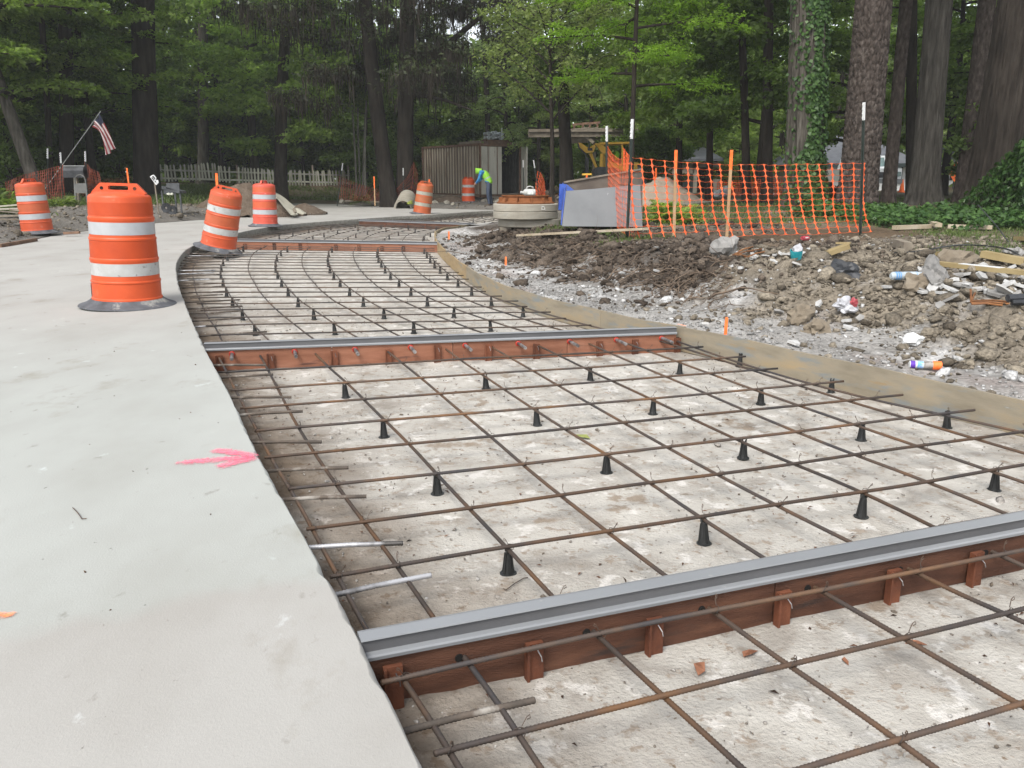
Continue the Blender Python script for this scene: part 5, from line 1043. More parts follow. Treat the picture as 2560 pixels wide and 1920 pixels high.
for lbl, pts, m in (('dark block wedged at the foot of the leaning slab', [(960, 610), (1000, 575), (1045, 640), (1000, 690)], 'oldwood'), ('small pale slab fragment at the heap foot', [(1020, 590), (1070, 610), (1190, 690), (1150, 710), (1050, 680)], 'oldslab')):
    s = MB(); s.prism([zb(x, y, 25.5) for x, y in pts], (.02, .16, 0)); tag(s.build('pavement_slab', M[m]), lbl, 'pavement slab')
# culvert end, kerb logs, rubble by the far side
def zp(zx, zy, d): return D(960 + zx / 7.373, 440 + zy / 7.373, d)
c = zp(350, 590, 34); rr = .36; s = MB(); 
s.lathe([(rr * .78, 0), (rr, 0), (rr, 1.6), (rr * .78, 1.6), (rr * .78, 0)], 28, Matrix.Translation((c.x, c.y, c.z)) @ Matrix.Rotation(R_(-78), 4, 'X')); tag(s.build('culvert_pipe', M['ringc'], smooth=False), 'half buried concrete culvert pipe end beside the dusty leaning drum', 'culvert pipe')
s = MB(); s.tube([D(862, 503, 37), D(940, 505, 36.8), D(1010, 506, 36)], .045, 8); tag(s.build('log', M['oldwood']), 'pale pole lying along the far edge of the pavement', 'log')
o = MB().rock((0, 0, 0), (.14, .12, .13), 6, 2).build('stone', M['ringc'], loc=D(854, 504, 37)); tag(o, 'round pale stone at the end of the pole by the pavement', 'stone')
M['lf_sheet'] = mat('olive_plastic_sheet', [(.4, (.20, .24, .04)), (.6, (.30, .34, .08))], 6, 3, .6); s = MB(); s.rock((0, 0, 0), (.24, .10, .07), 8, 3, rough=.8); tag(s.build('plastic_sheet', M['lf_sheet'], loc=zp(480, 495, 33.8)), 'crumpled lime yellow sheet behind the dusty leaning drum', 'plastic sheet')
M['wsheet'] = mat('white_plastic_sheet', [(.4, (.46, .48, .50)), (.6, (.56, .57, .58))], 6, 3, .4)
s = MB(); s.rock((0, 0, 0), (.42, .2, .17), 18, 2, rough=.7); tag(s.build('plastic_sheet', M['wsheet'], loc=zp(1380, 475, 38.4)), 'crumpled white sheet left of the small farthest drum', 'plastic sheet')
s = MB(); s.rock((0, 0, 0), (.10, .08, .07), 3, 1); tag(s.build('plastic_bag', M['wsheet'], loc=zp(1145, 628, 34.4) + Vector((0, 0, .02))), 'small white scrap at the edge of the pavement', 'scrap')
q = D(1155, 519, 37.0); s = MB(); s.box((0, 0, 0), (.52, .5, .3)); tag(s.build('concrete_block', M['ringc'], loc=zp(1375, 585, 36.6)), 'grey concrete block under the small farthest drum', 'concrete block')
plank('pale beam beside the concrete block', zp(1480, 575, 36.9), zp(1870, 545, 36.9), .5, .12, 'ringc'); plank('old board lying on the rubble heap', zp(1200, 505, 37.4), zp(1310, 560, 36.9), .1, .04); plank('thin board on top of the rubble heap', zp(890, 425, 38), zp(1130, 400, 38.2), .12, .04)
for i in range(16):
    o = MB().rock((0, 0, 0), (random.uniform(.08, .2), random.uniform(.08, .2), random.uniform(.06, .14)), i, 1).build('stone', M['ringc']); p = zp(random.choice([random.uniform(880, 1290), random.uniform(1690, 1900), random.uniform(2050, 2212)]), 560, random.uniform(36, 38)); p.z = hz(p.x, p.y) + .02; o.location = p; tag(o, 'grey lump of rubble on the ground before the container', 'rubble', 'rubble before the container')
for i in range(22):
    o = MB().rock((0, 0, 0), (random.uniform(.08, .22), random.uniform(.08, .2), random.uniform(.06, .16)), i + 40, 1, rough=.5).build('stone', M['spoil' if i % 3 else 'ringc']); x = random.uniform(1335, 1405); p = D(x, 480, random.uniform(29, 34)); p.z = hz(p.x, p.y) + .05 + random.random() * .5 * (1 - abs(x - 1370) / 60); o.location = p; tag(o, 'dark lump in the rubble heap left of the blue tub end', 'rubble', 'rubble heap beside the steel tub')
# boards in the debris at the far left
for i, (x, y, l, w, a) in enumerate([(8, 515, .8, .25, .3), (25, 522, 1.0, .3, .1), (38, 531, .7, .05, -.4), (18, 540, .9, .2, .15), (12, 548, .6, .12, -.2), (46, 526, .35, .07, -.5)]):
    p = D(x, y, 19 - i * .3); d = Vector((math.cos(a), .3, math.sin(a) * .25)); plank(['broad', 'long', 'thin dark', 'split', 'short', 'white ended'][i] + ' broken board in the debris at the far left edge', p - d * l / 2, p + d * l / 2, w, .03, 'oldslab' if i in (0, 1) else 'oldwood', cat='board', name='board')
s = MB(); s.bar(D(160, 583, 17.4), D(199, 581, 17.4), .07, .05); tag(s.build('timber_block', M['rustf']), 'short dark timber on the slab beside the far left drum', 'timber')
a, b = D(0, 622, 14.6), D(90, 600, 16.1); a.z = b.z = .03; plank('reddish timber edging along the far left edge of the lane', a, b, .06, .06, 'rustf')
# ------------------------------------------------------------------ debris on the right hand bank
def gp(x, y): return ground_px(x, y)
plank('long pale plank lying along the top of the dark bank', gp(1345, 556) + Vector((-.05, .0, .05)), gp(1607, 617) + Vector((0, 0, .06)), .13, .035, 'lath2') if False else None
M['plankm'] = mat('weathered_pale_plank', [(.3, (.30, .24, .155)), (.6, (.42, .36, .27)), (.8, (.46, .43, .36))], 4, 6, .8, .3, 50, stretch=(1, 1, 1))
a = D(1298, 553, 14.3); b = D(1612, 612, 11.7); a.z = b.z = 0; lift = max(hz(*a.lerp(b, t).xy) - ((1 - t) * hz(a.x, a.y) + t * hz(b.x, b.y)) for t in np.linspace(0, 1, 25)); a.z = hz(a.x, a.y) + lift + .05; b.z = hz(b.x, b.y) + lift + .05
plank('long weathered plank along the top of the rooty bank', a, b, .12, .035, 'plankm')
M['rubbw'] = mat('white_broken_concrete', [(.3, (.34, .335, .32)), (.6, (.44, .435, .42)), (.8, (.52, .515, .50))], 5, 7, .9, .4, 60, objvar=.12)
M['rubbg'] = mat('grey_broken_concrete', [(.3, (.18, .175, .165)), (.6, (.26, .25, .235)), (.8, (.34, .33, .315))], 5, 7, .9, .5, 60, objvar=.15)
M['tanrock'] = mat('tan_stone', [(.3, (.15, .12, .085)), (.6, (.21, .175, .13)), (.8, (.27, .24, .19))], 4, 7, .9, .6, 50)
def rock_at(label, x, y, sz, m, seed, flat=False, name='concrete_chunk', cat='concrete chunk', group=None, dz=.0, tilt=None):
    p = gp(x, y); o = MB().rock((0, 0, 0), sz, seed, 3, rough=.6).build(name, M[m], loc=p + Vector((0, 0, sz[2] * .35 + dz)), smooth=False)
    o.rotation_euler = tilt or (random.uniform(-.15, .15), random.uniform(-.15, .15), random.random() * 6); return tag(o, label, cat, group)
rock_at('big grey concrete boulder at the top of the bank, left of the rusty rods', 1808, 640, (.145, .11, .135), 'rubbg', 71)
rock_at('square tan concrete lump behind the long cut timber', 2385, 668, (.22, .14, .12), 'tanrock', 81); rock_at('tan rounded stone touching the blue bottle', 2290, 722, (.13, .11, .10), 'tanrock', 83, name='stone', cat='stone')
rock_at('dark tarry block with a grey top in the spoil', 2105, 690, (.15, .11, .09), 'mblack', 85, name='asphalt_block', cat='asphalt block'); rock_at('flat grey slab leaning behind the blue bottle', 2330, 695, (.30, .10, .11), 'rubbg', 88); rock_at('long grey concrete curb piece at the right edge of the picture', 2540, 640, (.25, .09, .07), 'rubbg', 90, tilt=(0, .15, -.35))
rock_at('white lump of plaster on the gravel right of the middle', 2283, 862, (.085, .07, .05), 'whitep', 92, name='plaster_lump', cat='plaster'); rock_at('brown root ball clod on the spoil slope', 2002, 800, (.13, .10, .09), 'tanrock', 95, name='clod', cat='clod'); rock_at('brown clod left of the white shards', 2040, 830, (.10, .09, .08), 'tanrock', 96, name='clod', cat='clod')
gl = 'white broken concrete shards heaped on the right of the bank'
def shard(label, x, y, l, w, t, m, rot, group=None, dz=0):
    p = gp(x, y); rr = random.Random(int(x * 7 + y)); k = rr.randint(5, 7); pts = []
    for i in range(k): a = 2 * math.pi * i / k + rr.uniform(-.3, .3); f = rr.uniform(.7, 1.1); pts.append((l * f * math.cos(a), w * f * math.sin(a), -t / 2 + rr.uniform(-.2, .2) * t))
    s = MB(); s.prism(pts, (0, 0, t)); o = s.build('concrete_shard', M[m], loc=p + Vector((0, 0, t * .5 + .015 + dz))); o.rotation_euler = rot; return tag(o, label, 'concrete shard', group)
for i in range(46):
    x = random.uniform(2300, 2575); y = 690 + (x - 2300) * .06 + random.gauss(22, 20); y = max(y, 682 + (x - 2300) * .02); big = random.random()
    shard('flat white shard of broken concrete in the heap below the long timber', x, y, .03 + .075 * big, .02 + .05 * big, .012 + .02 * random.random(), 'rubbw' if random.random() < .6 else 'rubbg', (random.uniform(-.5, .5), random.uniform(-.6, .6), random.random() * 6), gl)
shard('long upright white shard in the middle of the shard heap', 2452, 712, .15, .04, .025, 'rubbw', (1.0, .25, .7), dz=.05); shard('bright white shard standing behind the upright long one', 2455, 696, .07, .04, .02, 'rubbw', (1.2, .1, .3), dz=.06)
for i in range(34):
    x = random.uniform(1790, 2030); y = random.gauss(648, 16) ; 
    shard('chalky white fragment scattered round the rusty rods', x, y, .02 + .05 * random.random(), .02 + .035 * random.random(), .012 + .012 * random.random(), 'rubbw', (random.uniform(-.3, .3), random.uniform(-.3, .3), random.random() * 6), 'chalky fragments on the top of the bank')
for i, (x, y, lb_) in enumerate([(2030, 795, 'white upright shard left of the crumpled bag'), (2045, 770, 'thin white shard behind the brown clod'), (2115, 812, 'pale tan shard under the crumpled bag'), (2120, 828, 'white shard below the crumpled bag'), (2150, 806, 'grey shard right of the crumpled bag'), (1945, 790, 'pale grey shard on the slope'), (1985, 868, 'white shard at the foot of the slope'), (2305, 742, 'small white shard below the tan stone'), (2215, 732, 'pale shard left of the tan stone'), (1760, 820, 'bluish white stone by the first marker stake'), (1680, 785, 'white chip on the gravel shelf'), (1640, 690, 'white lump on the rooty bank')]):
    shard(lb_, x, y, .055, .04, .02, 'rubbw' if i not in (4, 5) else 'rubbg', (random.uniform(-.6, .6), random.uniform(-.6, .6), random.random() * 6), dz=.01)
# scattered small stones: one object
def pebbles(name, pts, sizes, m, seed, jag=.35, kind_='stuff'):
    rg = np.random.default_rng(seed); n = len(pts); ph = (1 + 5 ** .5) / 2
    oc = np.array([(-1, ph, 0), (1, ph, 0), (-1, -ph, 0), (1, -ph, 0), (0, -1, ph), (0, 1, ph), (0, -1, -ph), (0, 1, -ph), (ph, 0, -1), (ph, 0, 1), (-ph, 0, -1), (-ph, 0, 1)]) / 1.9
    ft = np.array([(0, 11, 5), (0, 5, 1), (0, 1, 7), (0, 7, 10), (0, 10, 11), (1, 5, 9), (5, 11, 4), (11, 10, 2), (10, 7, 6), (7, 1, 8), (3, 9, 4), (3, 4, 2), (3, 2, 6), (3, 6, 8), (3, 8, 9), (4, 9, 5), (2, 4, 11), (6, 2, 10), (8, 6, 7), (9, 8, 1)])
    sc = sizes[:, None, None] * (1 + rg.uniform(-jag, jag, (n, 12, 1))) * (np.array([1, .8, .6]) * rg.uniform(.75, 1.25, (n, 1, 3))); a = rg.uniform(0, 6.28, n); c, s_ = np.cos(a), np.sin(a); tl = rg.uniform(-.5, .5, (n, 1))
    v = oc[None] * sc; x = v[..., 0] * c[:, None] - v[..., 1] * s_[:, None]; y = v[..., 0] * s_[:, None] + v[..., 1] * c[:, None]; z = v[..., 2] + tl * v[..., 0]
    V = np.stack([x, y, z], -1) + np.asarray(pts)[:, None]; F = (ft[None] + (np.arange(n) * 12)[:, None, None]).reshape(-1, 3)
    o = link(name, np_mesh(name, V.reshape(-1, 3), F, m, False, face_attr=np.repeat(rg.random(n), 20))); o['kind'] = 'stuff'; return o
def rndmat(name, c0, c1):
    m = bpy.data.materials.new(name); m.use_nodes = True; n = m.node_tree.nodes; l = m.node_tree.links; b = n['Principled BSDF']; b.inputs['Roughness'].default_value = .9; b.inputs['Specular IOR Level'].default_value = .15
    at = n.new('ShaderNodeAttribute'); at.attribute_name = 'rnd'; cr = n.new('ShaderNodeValToRGB'); cr.color_ramp.elements[0].color = lin(*c0); cr.color_ramp.elements[1].color = lin(*c1); l.new(at.outputs['Fac'], cr.inputs[0])
    tc = n.new('ShaderNodeTexCoord'); nz = n.new('ShaderNodeTexNoise'); nz.inputs['Scale'].default_value = 45; nz.inputs['Detail'].default_value = 6; l.new(tc.outputs['Object'], nz.inputs['Vector']); mr = n.new('ShaderNodeMapRange'); mr.inputs['From Min'].default_value = .3; mr.inputs['From Max'].default_value = .7; mr.inputs['To Min'].default_value = .6; mr.inputs['To Max'].default_value = 1.35; l.new(nz.outputs['Fac'], mr.inputs['Value'])
    sc = n.new('ShaderNodeVectorMath'); sc.operation = 'SCALE'; l.new(cr.outputs[0], sc.inputs[0]); l.new(mr.outputs[0], sc.inputs['Scale']); l.new(sc.outputs[0], b.inputs['Base Color']); bp = n.new('ShaderNodeBump'); bp.inputs['Strength'].default_value = .9; bp.inputs['Distance'].default_value = .02; l.new(nz.outputs['Fac'], bp.inputs['Height']); l.new(bp.outputs['Normal'], b.inputs['Normal']); return m
M['peb_w'] = rndmat('pale_gravel', (.22, .215, .205), (.54, .535, .52)); M['peb_b'] = rndmat('brown_clods', (.075, .062, .047), (.25, .215, .165)); M['peb_t'] = rndmat('base_pebbles', (.13, .105, .08), (.44, .42, .39)); M['crumb'] = rndmat('leaf_crumbs', (.035, .022, .015), (.15, .075, .045))
def scatter(name, n, x0, x1, y0, y1, wts, mu, sg, m, seed, dens_sc=1.1, dens=.45, lift=.004, ymin=.05, cap=.16):
    rg = np.random.default_rng(seed); X = rg.uniform(x0, x1, n); Y = rg.uniform(y0, y1, n); K = surf_k(X, Y); d = fbm(X, Y, dens_sc, 3, 300 + seed) * 1.1 + dens; ok = (sdist(X, Y, CORR) > ymin) & (rg.random(n) < (K @ np.array(wts)) * np.clip(d, .06, 1)); X, Y = X[ok], Y[ok]; S = np.minimum(np.exp(rg.normal(mu, sg, len(X))), cap)
    return pebbles(name, np.stack([X, Y, full_h(X, Y) + lift + S * .15], 1), S, m, seed)
M['peb_d'] = rndmat('dark_soil_clods', (.030, .023, .018), (.125, .099, .077)); M['peb_g'] = rndmat('grey_gravel', (.16, .153, .142), (.38, .37, .355))
scatter('gravel_stones', 60000, -1.6, 5.5, 4.2, 16.5, (0, .95, 0, .12, 0, 0), -4.95, .5, M['peb_g'], 1, 1.6, .55)
scatter('chalk_stones', 26000, -1.2, 6.5, 4.2, 14, (0, .6, .03, .26, 0, 0), -4.55, .65, M['peb_w'], 2, 1.3, .18)
scatter('dark_clods', 60000, -1.4, 4.5, 8.0, 18, (0, .02, 1, .08, 0, 0), -3.95, .6, M['peb_d'], 3, 1.4, .75)
scatter('soil_clods', 76000, .8, 8, 4.2, 13, (0, .03, .05, 1, 0, 0), -4.3, .68, M['peb_b'], 4, 1.3, .6)
scatter('verge_clods', 5000, -13, 4, 30, 46, (0, 0, 0, 0, .5, .1), -3.3, .5, M['peb_b'], 5)
n = 8000; X = RNG.uniform(-13, -8.5, n); Y = RNG.uniform(13, 30, n); K = surf_k(X, Y); sd_ = sdist(X, Y, CORR); ok = (sd_ > .15) & (RNG.random(n) < K[:, 4] * .5); X, Y = X[ok], Y[ok]
pebbles('berm_clods', np.stack([X, Y, full_h(X, Y) + .01], 1), np.minimum(np.exp(RNG.normal(-3.9, .6, len(X))), .11), M['peb_b'], 3)
n = 30000; Y = .6 + 9 * RNG.random(n) ** 1.7; X = RNG.uniform(-3.5, 3.8, n); sp = sdist(X, Y, PANEL); near = np.exp(-np.abs(sp) / .25); ok = (sp < -.02) & (RNG.random(n) < .35 + .65 * near); X, Y = X[ok], Y[ok]
pebbles('base_pebbles', np.stack([X, Y, np.full(len(X), -.200)], 1), np.exp(RNG.normal(-5.75, .55, len(X))), M['peb_t'], 4)
n = 2600; Y = .6 + 8 * RNG.random(n) ** 1.6; X = RNG.uniform(-3, 3.6, n); cl = fbm(X, Y, 2.2, 3, 320) > .0; sp = sdist(X, Y, PANEL); ok = (sp < -.03) & (cl | (RNG.random(n) < .25)); X, Y = X[ok], Y[ok]; n = len(X)
ax = np.stack([RNG.normal(size=n), RNG.normal(size=n), RNG.normal(size=n) * .15], 1); V, F = leaf_quads(np.stack([X, Y, np.full(n, -.196)], 1), ax, np.stack([RNG.normal(size=n) * .3, RNG.normal(size=n) * .3, np.ones(n)], 1), RNG.uniform(.008, .032, n), RNG.uniform(.003, .012, n))
o = link('leaf_litter', np_mesh('leaf_litter', V, F, M['crumb'], face_attr=RNG.random(n))); o['kind'] = 'stuff'
n = 110; Y = 1 + 6 * RNG.random(n) ** 1.4; X = -RNG.random(n) * 3 - .1 * Y; ok = sdist(X, Y, CORR) < -.1; ok &= sdist(X, Y, PANEL) > .05; X, Y = X[ok], Y[ok]
pebbles('slab_crumbs', np.stack([X, Y, np.full(len(X), .002)], 1), np.exp(RNG.normal(-6.0, .45, len(X))), M['crumb'], 6)
# individual litter
M['drybrown'] = mat('dry_brown_leaf', [(.4, (.20, .085, .045)), (.6, (.30, .14, .08))], 20, 3, .8); M['greenleaf'] = mat('fallen_green_leaf', [(.4, (.20, .22, .06)), (.6, (.28, .30, .10))], 20, 3, .7)
for x, y, m, sz, lb_ in [(1876, 1636, 'drybrown', .028, 'orange brown wood chip on the base in the nearest panel'), (1748, 1675, 'drybrown', .036, 'curled dry leaf on the base near the lower middle'), (1457, 1093, 'greenleaf', .045, 'yellow green leaf on the base in the wide panel'), (2113, 1658, 'drybrown', .015, 'small red brown chip on the base in the nearest panel'), (2290, 1612, 'drybrown', .03, 'brown leaf caught on a rebar in the nearest panel')]:
    p = P(x, y, -.197); s = MB(); q = [(-sz, 0, 0), (-sz * .3, -sz * .45, .006), (sz * .8, -sz * .3, .012), (sz, sz * .1, .004), (sz * .2, sz * .5, .010)]; s.prism(q, (0, 0, .002)); o = s.build('fallen_leaf', M[m], loc=p); o.rotation_euler = (.1, .1, x); tag(o, lb_, 'leaf')
for x0, y0, x1, y1, lb_ in [(185, 1272, 205, 1297, 'loose bit of tie wire on the concrete lane'), (1265, 1475, 1310, 1445, 'bent wire on the base by the near chair'), (2480, 0, 0, 0, '')]:
    if not lb_: continue
    z = .004 if x0 < 400 else -.195; a, b = P(x0, y0, z), P(x1, y1, z); s = MB(); s.tube([a + Vector((-.01, .01, 0)), a, a.lerp(b, .5) + Vector((0, 0, .003)), b, b + Vector((.014, .004, 0))], .0018, 5); tag(s.build('wire_scrap', M['wire']), lb_, 'wire')
# timbers, rods, bottle, bags, spray can, cable
M['newwood'] = mat('pressure_treated_timber', [(.3, (.22, .165, .075)), (.6, (.30, .23, .115)), (.8, (.34, .275, .155))], 3, 6, .75, .2, 60)
def tim(label, x0, y0, x1, y1, w, h, m='newwood', dz=.02, painted=None):
    a, b = gp(x0, y0), gp(x1, y1); a.z += dz + h / 2; b.z += dz + h / 2; md = a.lerp(b, .5); s = MB(); s.bar(a - md, b - md, w, h); o = s.build('timber', M[m], loc=md); tag(o, label, 'timber')
    if painted: s = MB(); s.bar((a - md).lerp(b - md, painted[0]) + Vector((0, 0, .003)), (a - md).lerp(b - md, painted[1]) + Vector((0, 0, .003)), w * .99, h); s.build('white_paint', M['whitep'], o)
    return o
tim('long cut timber with a white painted stretch above the shard heap', 2322, 668, 2640, 705, .09, .04, painted=(.27, .6)); tim('yellowish timber lying behind the long cut timber', 2455, 652, 2562, 672, .10, .06); tim('yellowish timber offcut left of the dark tarry block', 2065, 648, 2117, 632, .09, .05, dz=.03); tim('short block of greenish timber on the edge of the lawn', 2240, 622, 2268, 632, .09, .09, 'oldwood'); tim('short light timber half hidden behind the square tan lump', 2345, 645, 2400, 642, .07, .04); tim('short board at the right edge of the lawn', 2540, 607, 2600, 609, .08, .05); tim('flat board fragment by the chalky patch', 2090, 617, 2125, 618, .06, .02); tim('grey edging timber in the grass before the ivy', 2235, 578, 2330, 574, .10, .06, 'plankm'); tim('second grey edging timber right in the grass before the ivy', 2370, 574, 2480, 577, .10, .06, 'plankm'); tim('tan offcut leaning among the ivy leaves', 2318, 566, 2345, 577, .10, .06, 'plankm', dz=.05)
M['rodrust'] = mat('bright_rust_rod', [(.3, (.11, .05, .025)), (.6, (.24, .105, .04))], 8, 5, .8, objvar=.2)
def rods(label, x, y, specs):
    c = gp(x, y); root = thing('scrap_rods', label, 'scrap rebar', c)
    for a, b in specs: s = MB(); s.tube([Vector(a), (Vector(a) + Vector(b)) / 2 + Vector((0, 0, .01)), Vector(b)], .008, 6); s.build('rod', M['rodrust'], root)
rods('tangle of rusty bent rods on the chalky patch', 1860, 648, [((-.15, -.1, .05), (.12, .12, .12)), ((-.14, -.1, .05), (.2, .05, .10)), ((-.15, -.1, .05), (.15, .15, .07)), ((-.13, -.1, .05), (.02, -.12, .03)), ((.0, -.12, .03), (.2, -.05, .08)), ((-.1, -.1, .07), (.0, -.06, .02)), ((-.12, -.06, .05), (.06, .16, .1))])
rods('rusty L bent bars at the right edge of the spoil', 2480, 768, [((-.17, .0, .03), (.15, -.03, .02)), ((-.17, .0, .045), (.16, -.01, .035)), ((-.17, .0, .03), (-.155, .06, .13)), ((-.165, .0, .05), (-.12, .05, .10)), ((-.17, -.01, .02), (.05, -.05, .015))])
s = MB(); c = gp(2555, 770); s.tube([c + Vector((-.12, 0, .06)), c + Vector((.15, .02, .07))], .03, 8); s.tube([c + Vector((-.1, -.03, .03)), c + Vector((.15, -.04, .04))], .022, 8); tag(s.build('pipe_scrap', M['mblack']), 'dark pipe scraps at the right edge beside the bent bars', 'pipe')
M['bottle'] = mat('clear_blue_bottle', [(.4, (.32, .37, .41)), (.6, (.44, .48, .50))], 6, 3, .2, spec=.6); M['lblue'] = mat('blue_label', [(.4, (.09, .25, .52)), (.6, (.16, .35, .62))], 9, 2, .4)
def lying(c, yaw, pitch=0): return Matrix.Translation(c) @ Matrix.Rotation(yaw, 4, 'Z') @ Matrix.Rotation(R_(90) + pitch, 4, 'Y')
c = gp(2270, 710) + Vector((0, 0, .07)); BT = thing('plastic_bottle', 'clear plastic bottle with blue label stripes lying in the rubble', 'bottle', c, R_(4)); BT.scale = (.8,) * 3; Mb = Matrix.Rotation(R_(90), 4, 'Y')
s = MB(); s.lathe([(0, -.21), (.028, -.21), (.045, -.19), (.046, -.12), (.043, -.1), (.046, -.08), (.046, .08), (.040, .13), (.018, .18), (.017, .2), (0, .2)], 20, Mb); s.build('bottle_body', M['bottle'], BT, True)
for z0, z1 in ((-.165, -.15), (-.14, -.125), (-.115, -.105), (.07, .15)): s = MB(); s.lathe([(.0468 if z1 < .1 else .047, z0), (.0468 if z1 < .1 else .036, z1)], 20, Mb); s.build('label_stripe', M['lblue'], BT, True)
M['bagw'] = mat('thin_white_bag', [(.4, (0.368, 0.368, 0.384)), (.6, (0.44, 0.44, 0.456))], 6, 3, .35); M['redp'] = mat('red_print', [(.4, (.28, .03, .045)), (.6, (.36, .08, .09))], 12, 2, .5)
c = gp(2112, 783); s = MB(); s.rock((0, 0, 0), (.095, .065, .06), 33, 4, rough=.95); B_ = s.build('plastic_bag', M['bagw'], loc=c + Vector((0, 0, .05)), smooth=True); tag(B_, 'crumpled white plastic bag with red print on the spoil slope', 'bag'); s = MB(); s.rock((.068, 0, .03), (.018, .03, .035), 3, 3, rough=.95); s.build('red_print_fold', M['redp'], B_, True)
M['teal'] = mat('teal_print', [(.4, (.02, .25, .29)), (.6, (.04, .33, .36))], 9, 2, .5)
c = gp(1990, 652); s = MB(); s.lathe([(0, 0), (.05, 0), (.062, .07), (.06, .10), (.056, .10), (.05, .01)], 18); B_ = s.build('paper_cup', M['teal'], loc=c + Vector((0, 0, .02)), smooth=True); B_.rotation_euler = (.25, -.25, .3); tag(B_, 'teal and white crushed cup on the chalky patch', 'cup'); s = MB(); s.rock((.012, 0, .105), (.055, .05, .045), 5, 2, rough=.5); s.build('white_top', M['bagw'], B_, True)
c = gp(2012, 604); s = MB(); s.lathe([(0, -.06), (.028, -.06), (.033, -.052), (.033, .052), (.026, .062), (0, .06)], 16, Matrix.Rotation(R_(90), 4, 'Y')); B_ = s.build('drink_can', M['redp'], loc=c + Vector((0, 0, .04)), smooth=True); B_.rotation_euler = (0, 0, .5); tag(B_, 'crushed red drink can lying at the edge of the grass', 'can'); s = MB(); s.box((.0, -.0325, .008), (.05, .003, .012)); s.build('white_swirl', M['whitep'], B_)
sc_ = gp(2312, 925) + Vector((0, 0, .030)); CAN = thing('spray_can', 'white and purple spray paint can with orange cap lying on the gravel', 'spray can', sc_, R_(-14)); CAN.scale = (.75,) * 3; Mb = Matrix.Rotation(R_(90), 4, 'Y')
for nm, prof, m in (('can_body', [(0, -.13), (.030, -.13), (.033, -.125), (.0325, .06), (.030, .07)], 'whitep'), ('purple_band', [(.0331, -.124), (.0331, -.085)], 'purple'), ('blue_band', [(.0331, -.07), (.0331, -.02)], 'skyblue'), ('brown_band', [(.0331, -.018), (.0331, .055)], 'mud'), ('orange_cap', [(.031, .055), (.037, .06), (.039, .075), (.038, .125), (.030, .13), (.026, .11), (.012, .11), (.010, .12), (0, .12)], 'stakeor')):
    if m == 'purple': M[m] = mat('purple_print', [(.4, (.10, .035, .33)), (.6, (.14, .05, .4))], 9, 2, .4)
    if m == 'skyblue': M[m] = mat('sky_blue_print', [(.42, (.16, .36, .66)), (.58, (.55, .62, .7))], 22, 2, .4)
    if m == 'mud': M[m] = mat('muddy_print', [(.42, (.11, .095, .085)), (.58, (.30, .28, .26))], 14, 3, .6)
    s = MB(); s.lathe(prof, 24, Mb); s.build(nm, M[m], CAN, True)
pts = [gp(2235, 637), gp(2290, 645), gp(2350, 643), gp(2400, 620), gp(2460, 628), gp(2520, 650), gp(2575, 672)]; s = MB(); s.tube(spline([p + Vector((0, 0, .02 + .04 * (i % 3))) for i, p in enumerate(pts)], 40), .009, 6); tag(s.build('cable', M['mblack']), 'black cable winding through the timbers at the right', 'cable')
a, b = gp(2530, 618), D(2445, 512, 11.5); s = MB(); s.tube([a, a.lerp(b, .5) + Vector((.05, 0, -.03)), b], .007, 6); tag(s.build('cable', M['mblack']), 'thin black cable rising from the grass to the ivy bush', 'cable')
# roots hanging out of the bank
M['root'] = mat('pale_root', [(.3, (.055, .038, .028)), (.7, (.20, .148, .105))], 6, 4, .85, objvar=0)
s = MB(); rr = random.Random(5)
for k in range(760):
    t = rr.random(); x = 1190 + t * 640; yt = (500 + t * 66) * KD * .985; y = yt + rr.random() ** 1.1 * (70 + 60 * t); p = gp(x, y); dirv = Vector((rr.gauss(-.35, .55), rr.gauss(-.55, .35), rr.gauss(-.15, .35))).normalized(); L = .12 + .75 * rr.random() ** 2; r0 = .0025 + .011 * rr.random() ** 4; q = [p - dirv * .05]
    for j in range(6): dirv = (dirv + Vector((rr.gauss(0, .3), rr.gauss(0, .3), rr.gauss(-.08, .25)))).normalized(); q.append(q[-1] + dirv * L / 6)
    gh = full_h(np.array([v.x for v in q]), np.array([v.y for v in q]))
    for v, g in zip(q, gh): v.z = max(v.z, g + .005) if v is not q[0] else v.z
    s.tube(q, [r0 * (1 - .12 * i) for i in range(7)], 4, False)
o = s.build('exposed_roots', M['root']); o['kind'] = 'stuff'
# ------------------------------------------------------------------ buildings seen between the trunks
M['siding'] = mat('pale_siding', [(.3, (.62, .62, .61)), (.7, (.72, .72, .71))], 2, 4, .8); M['roofg'] = mat('grey_shingle', [(.3, (.085, .09, .105)), (.7, (.14, .145, .16))], 3, 5, .85); M['glass'] = mat('window_glass', [(.4, (.12, .20, .20)), (.6, (.20, .30, .30))], 1.5, 3, .08, spec=.7); M['dframe'] = mat('dark_window_frame', [(.4, (.02, .03, .03)), (.6, (.03, .04, .04))], 9, 2, .5); M['white'] = mat('bright_white_wall', [(.4, (.78, .79, .80)), (.6, (.84, .85, .86))], 2, 3, .7)
def zr(zx, zy, d): return D(2160 + zx / 5.53, 300 + zy / 5.53, d)
H1 = thing('house', 'pale house with grey roof and tall dark framed window behind the pine trunks', 'house', (XD(2200, 46), 46, hz(XD(2200, 46), 46)))
g = hz(XD(2200, 46), 46) - .3; x0, x1 = XD(2010, 46), XD(2274, 46); zt1 = zr(540, 590, 46).z; s = MB(); s.box(((x0 + x1) / 2, 49, (g + zt1) / 2), (x1 - x0, 6, zt1 - g)); s.build('wall', M['siding'], H1, world=True)
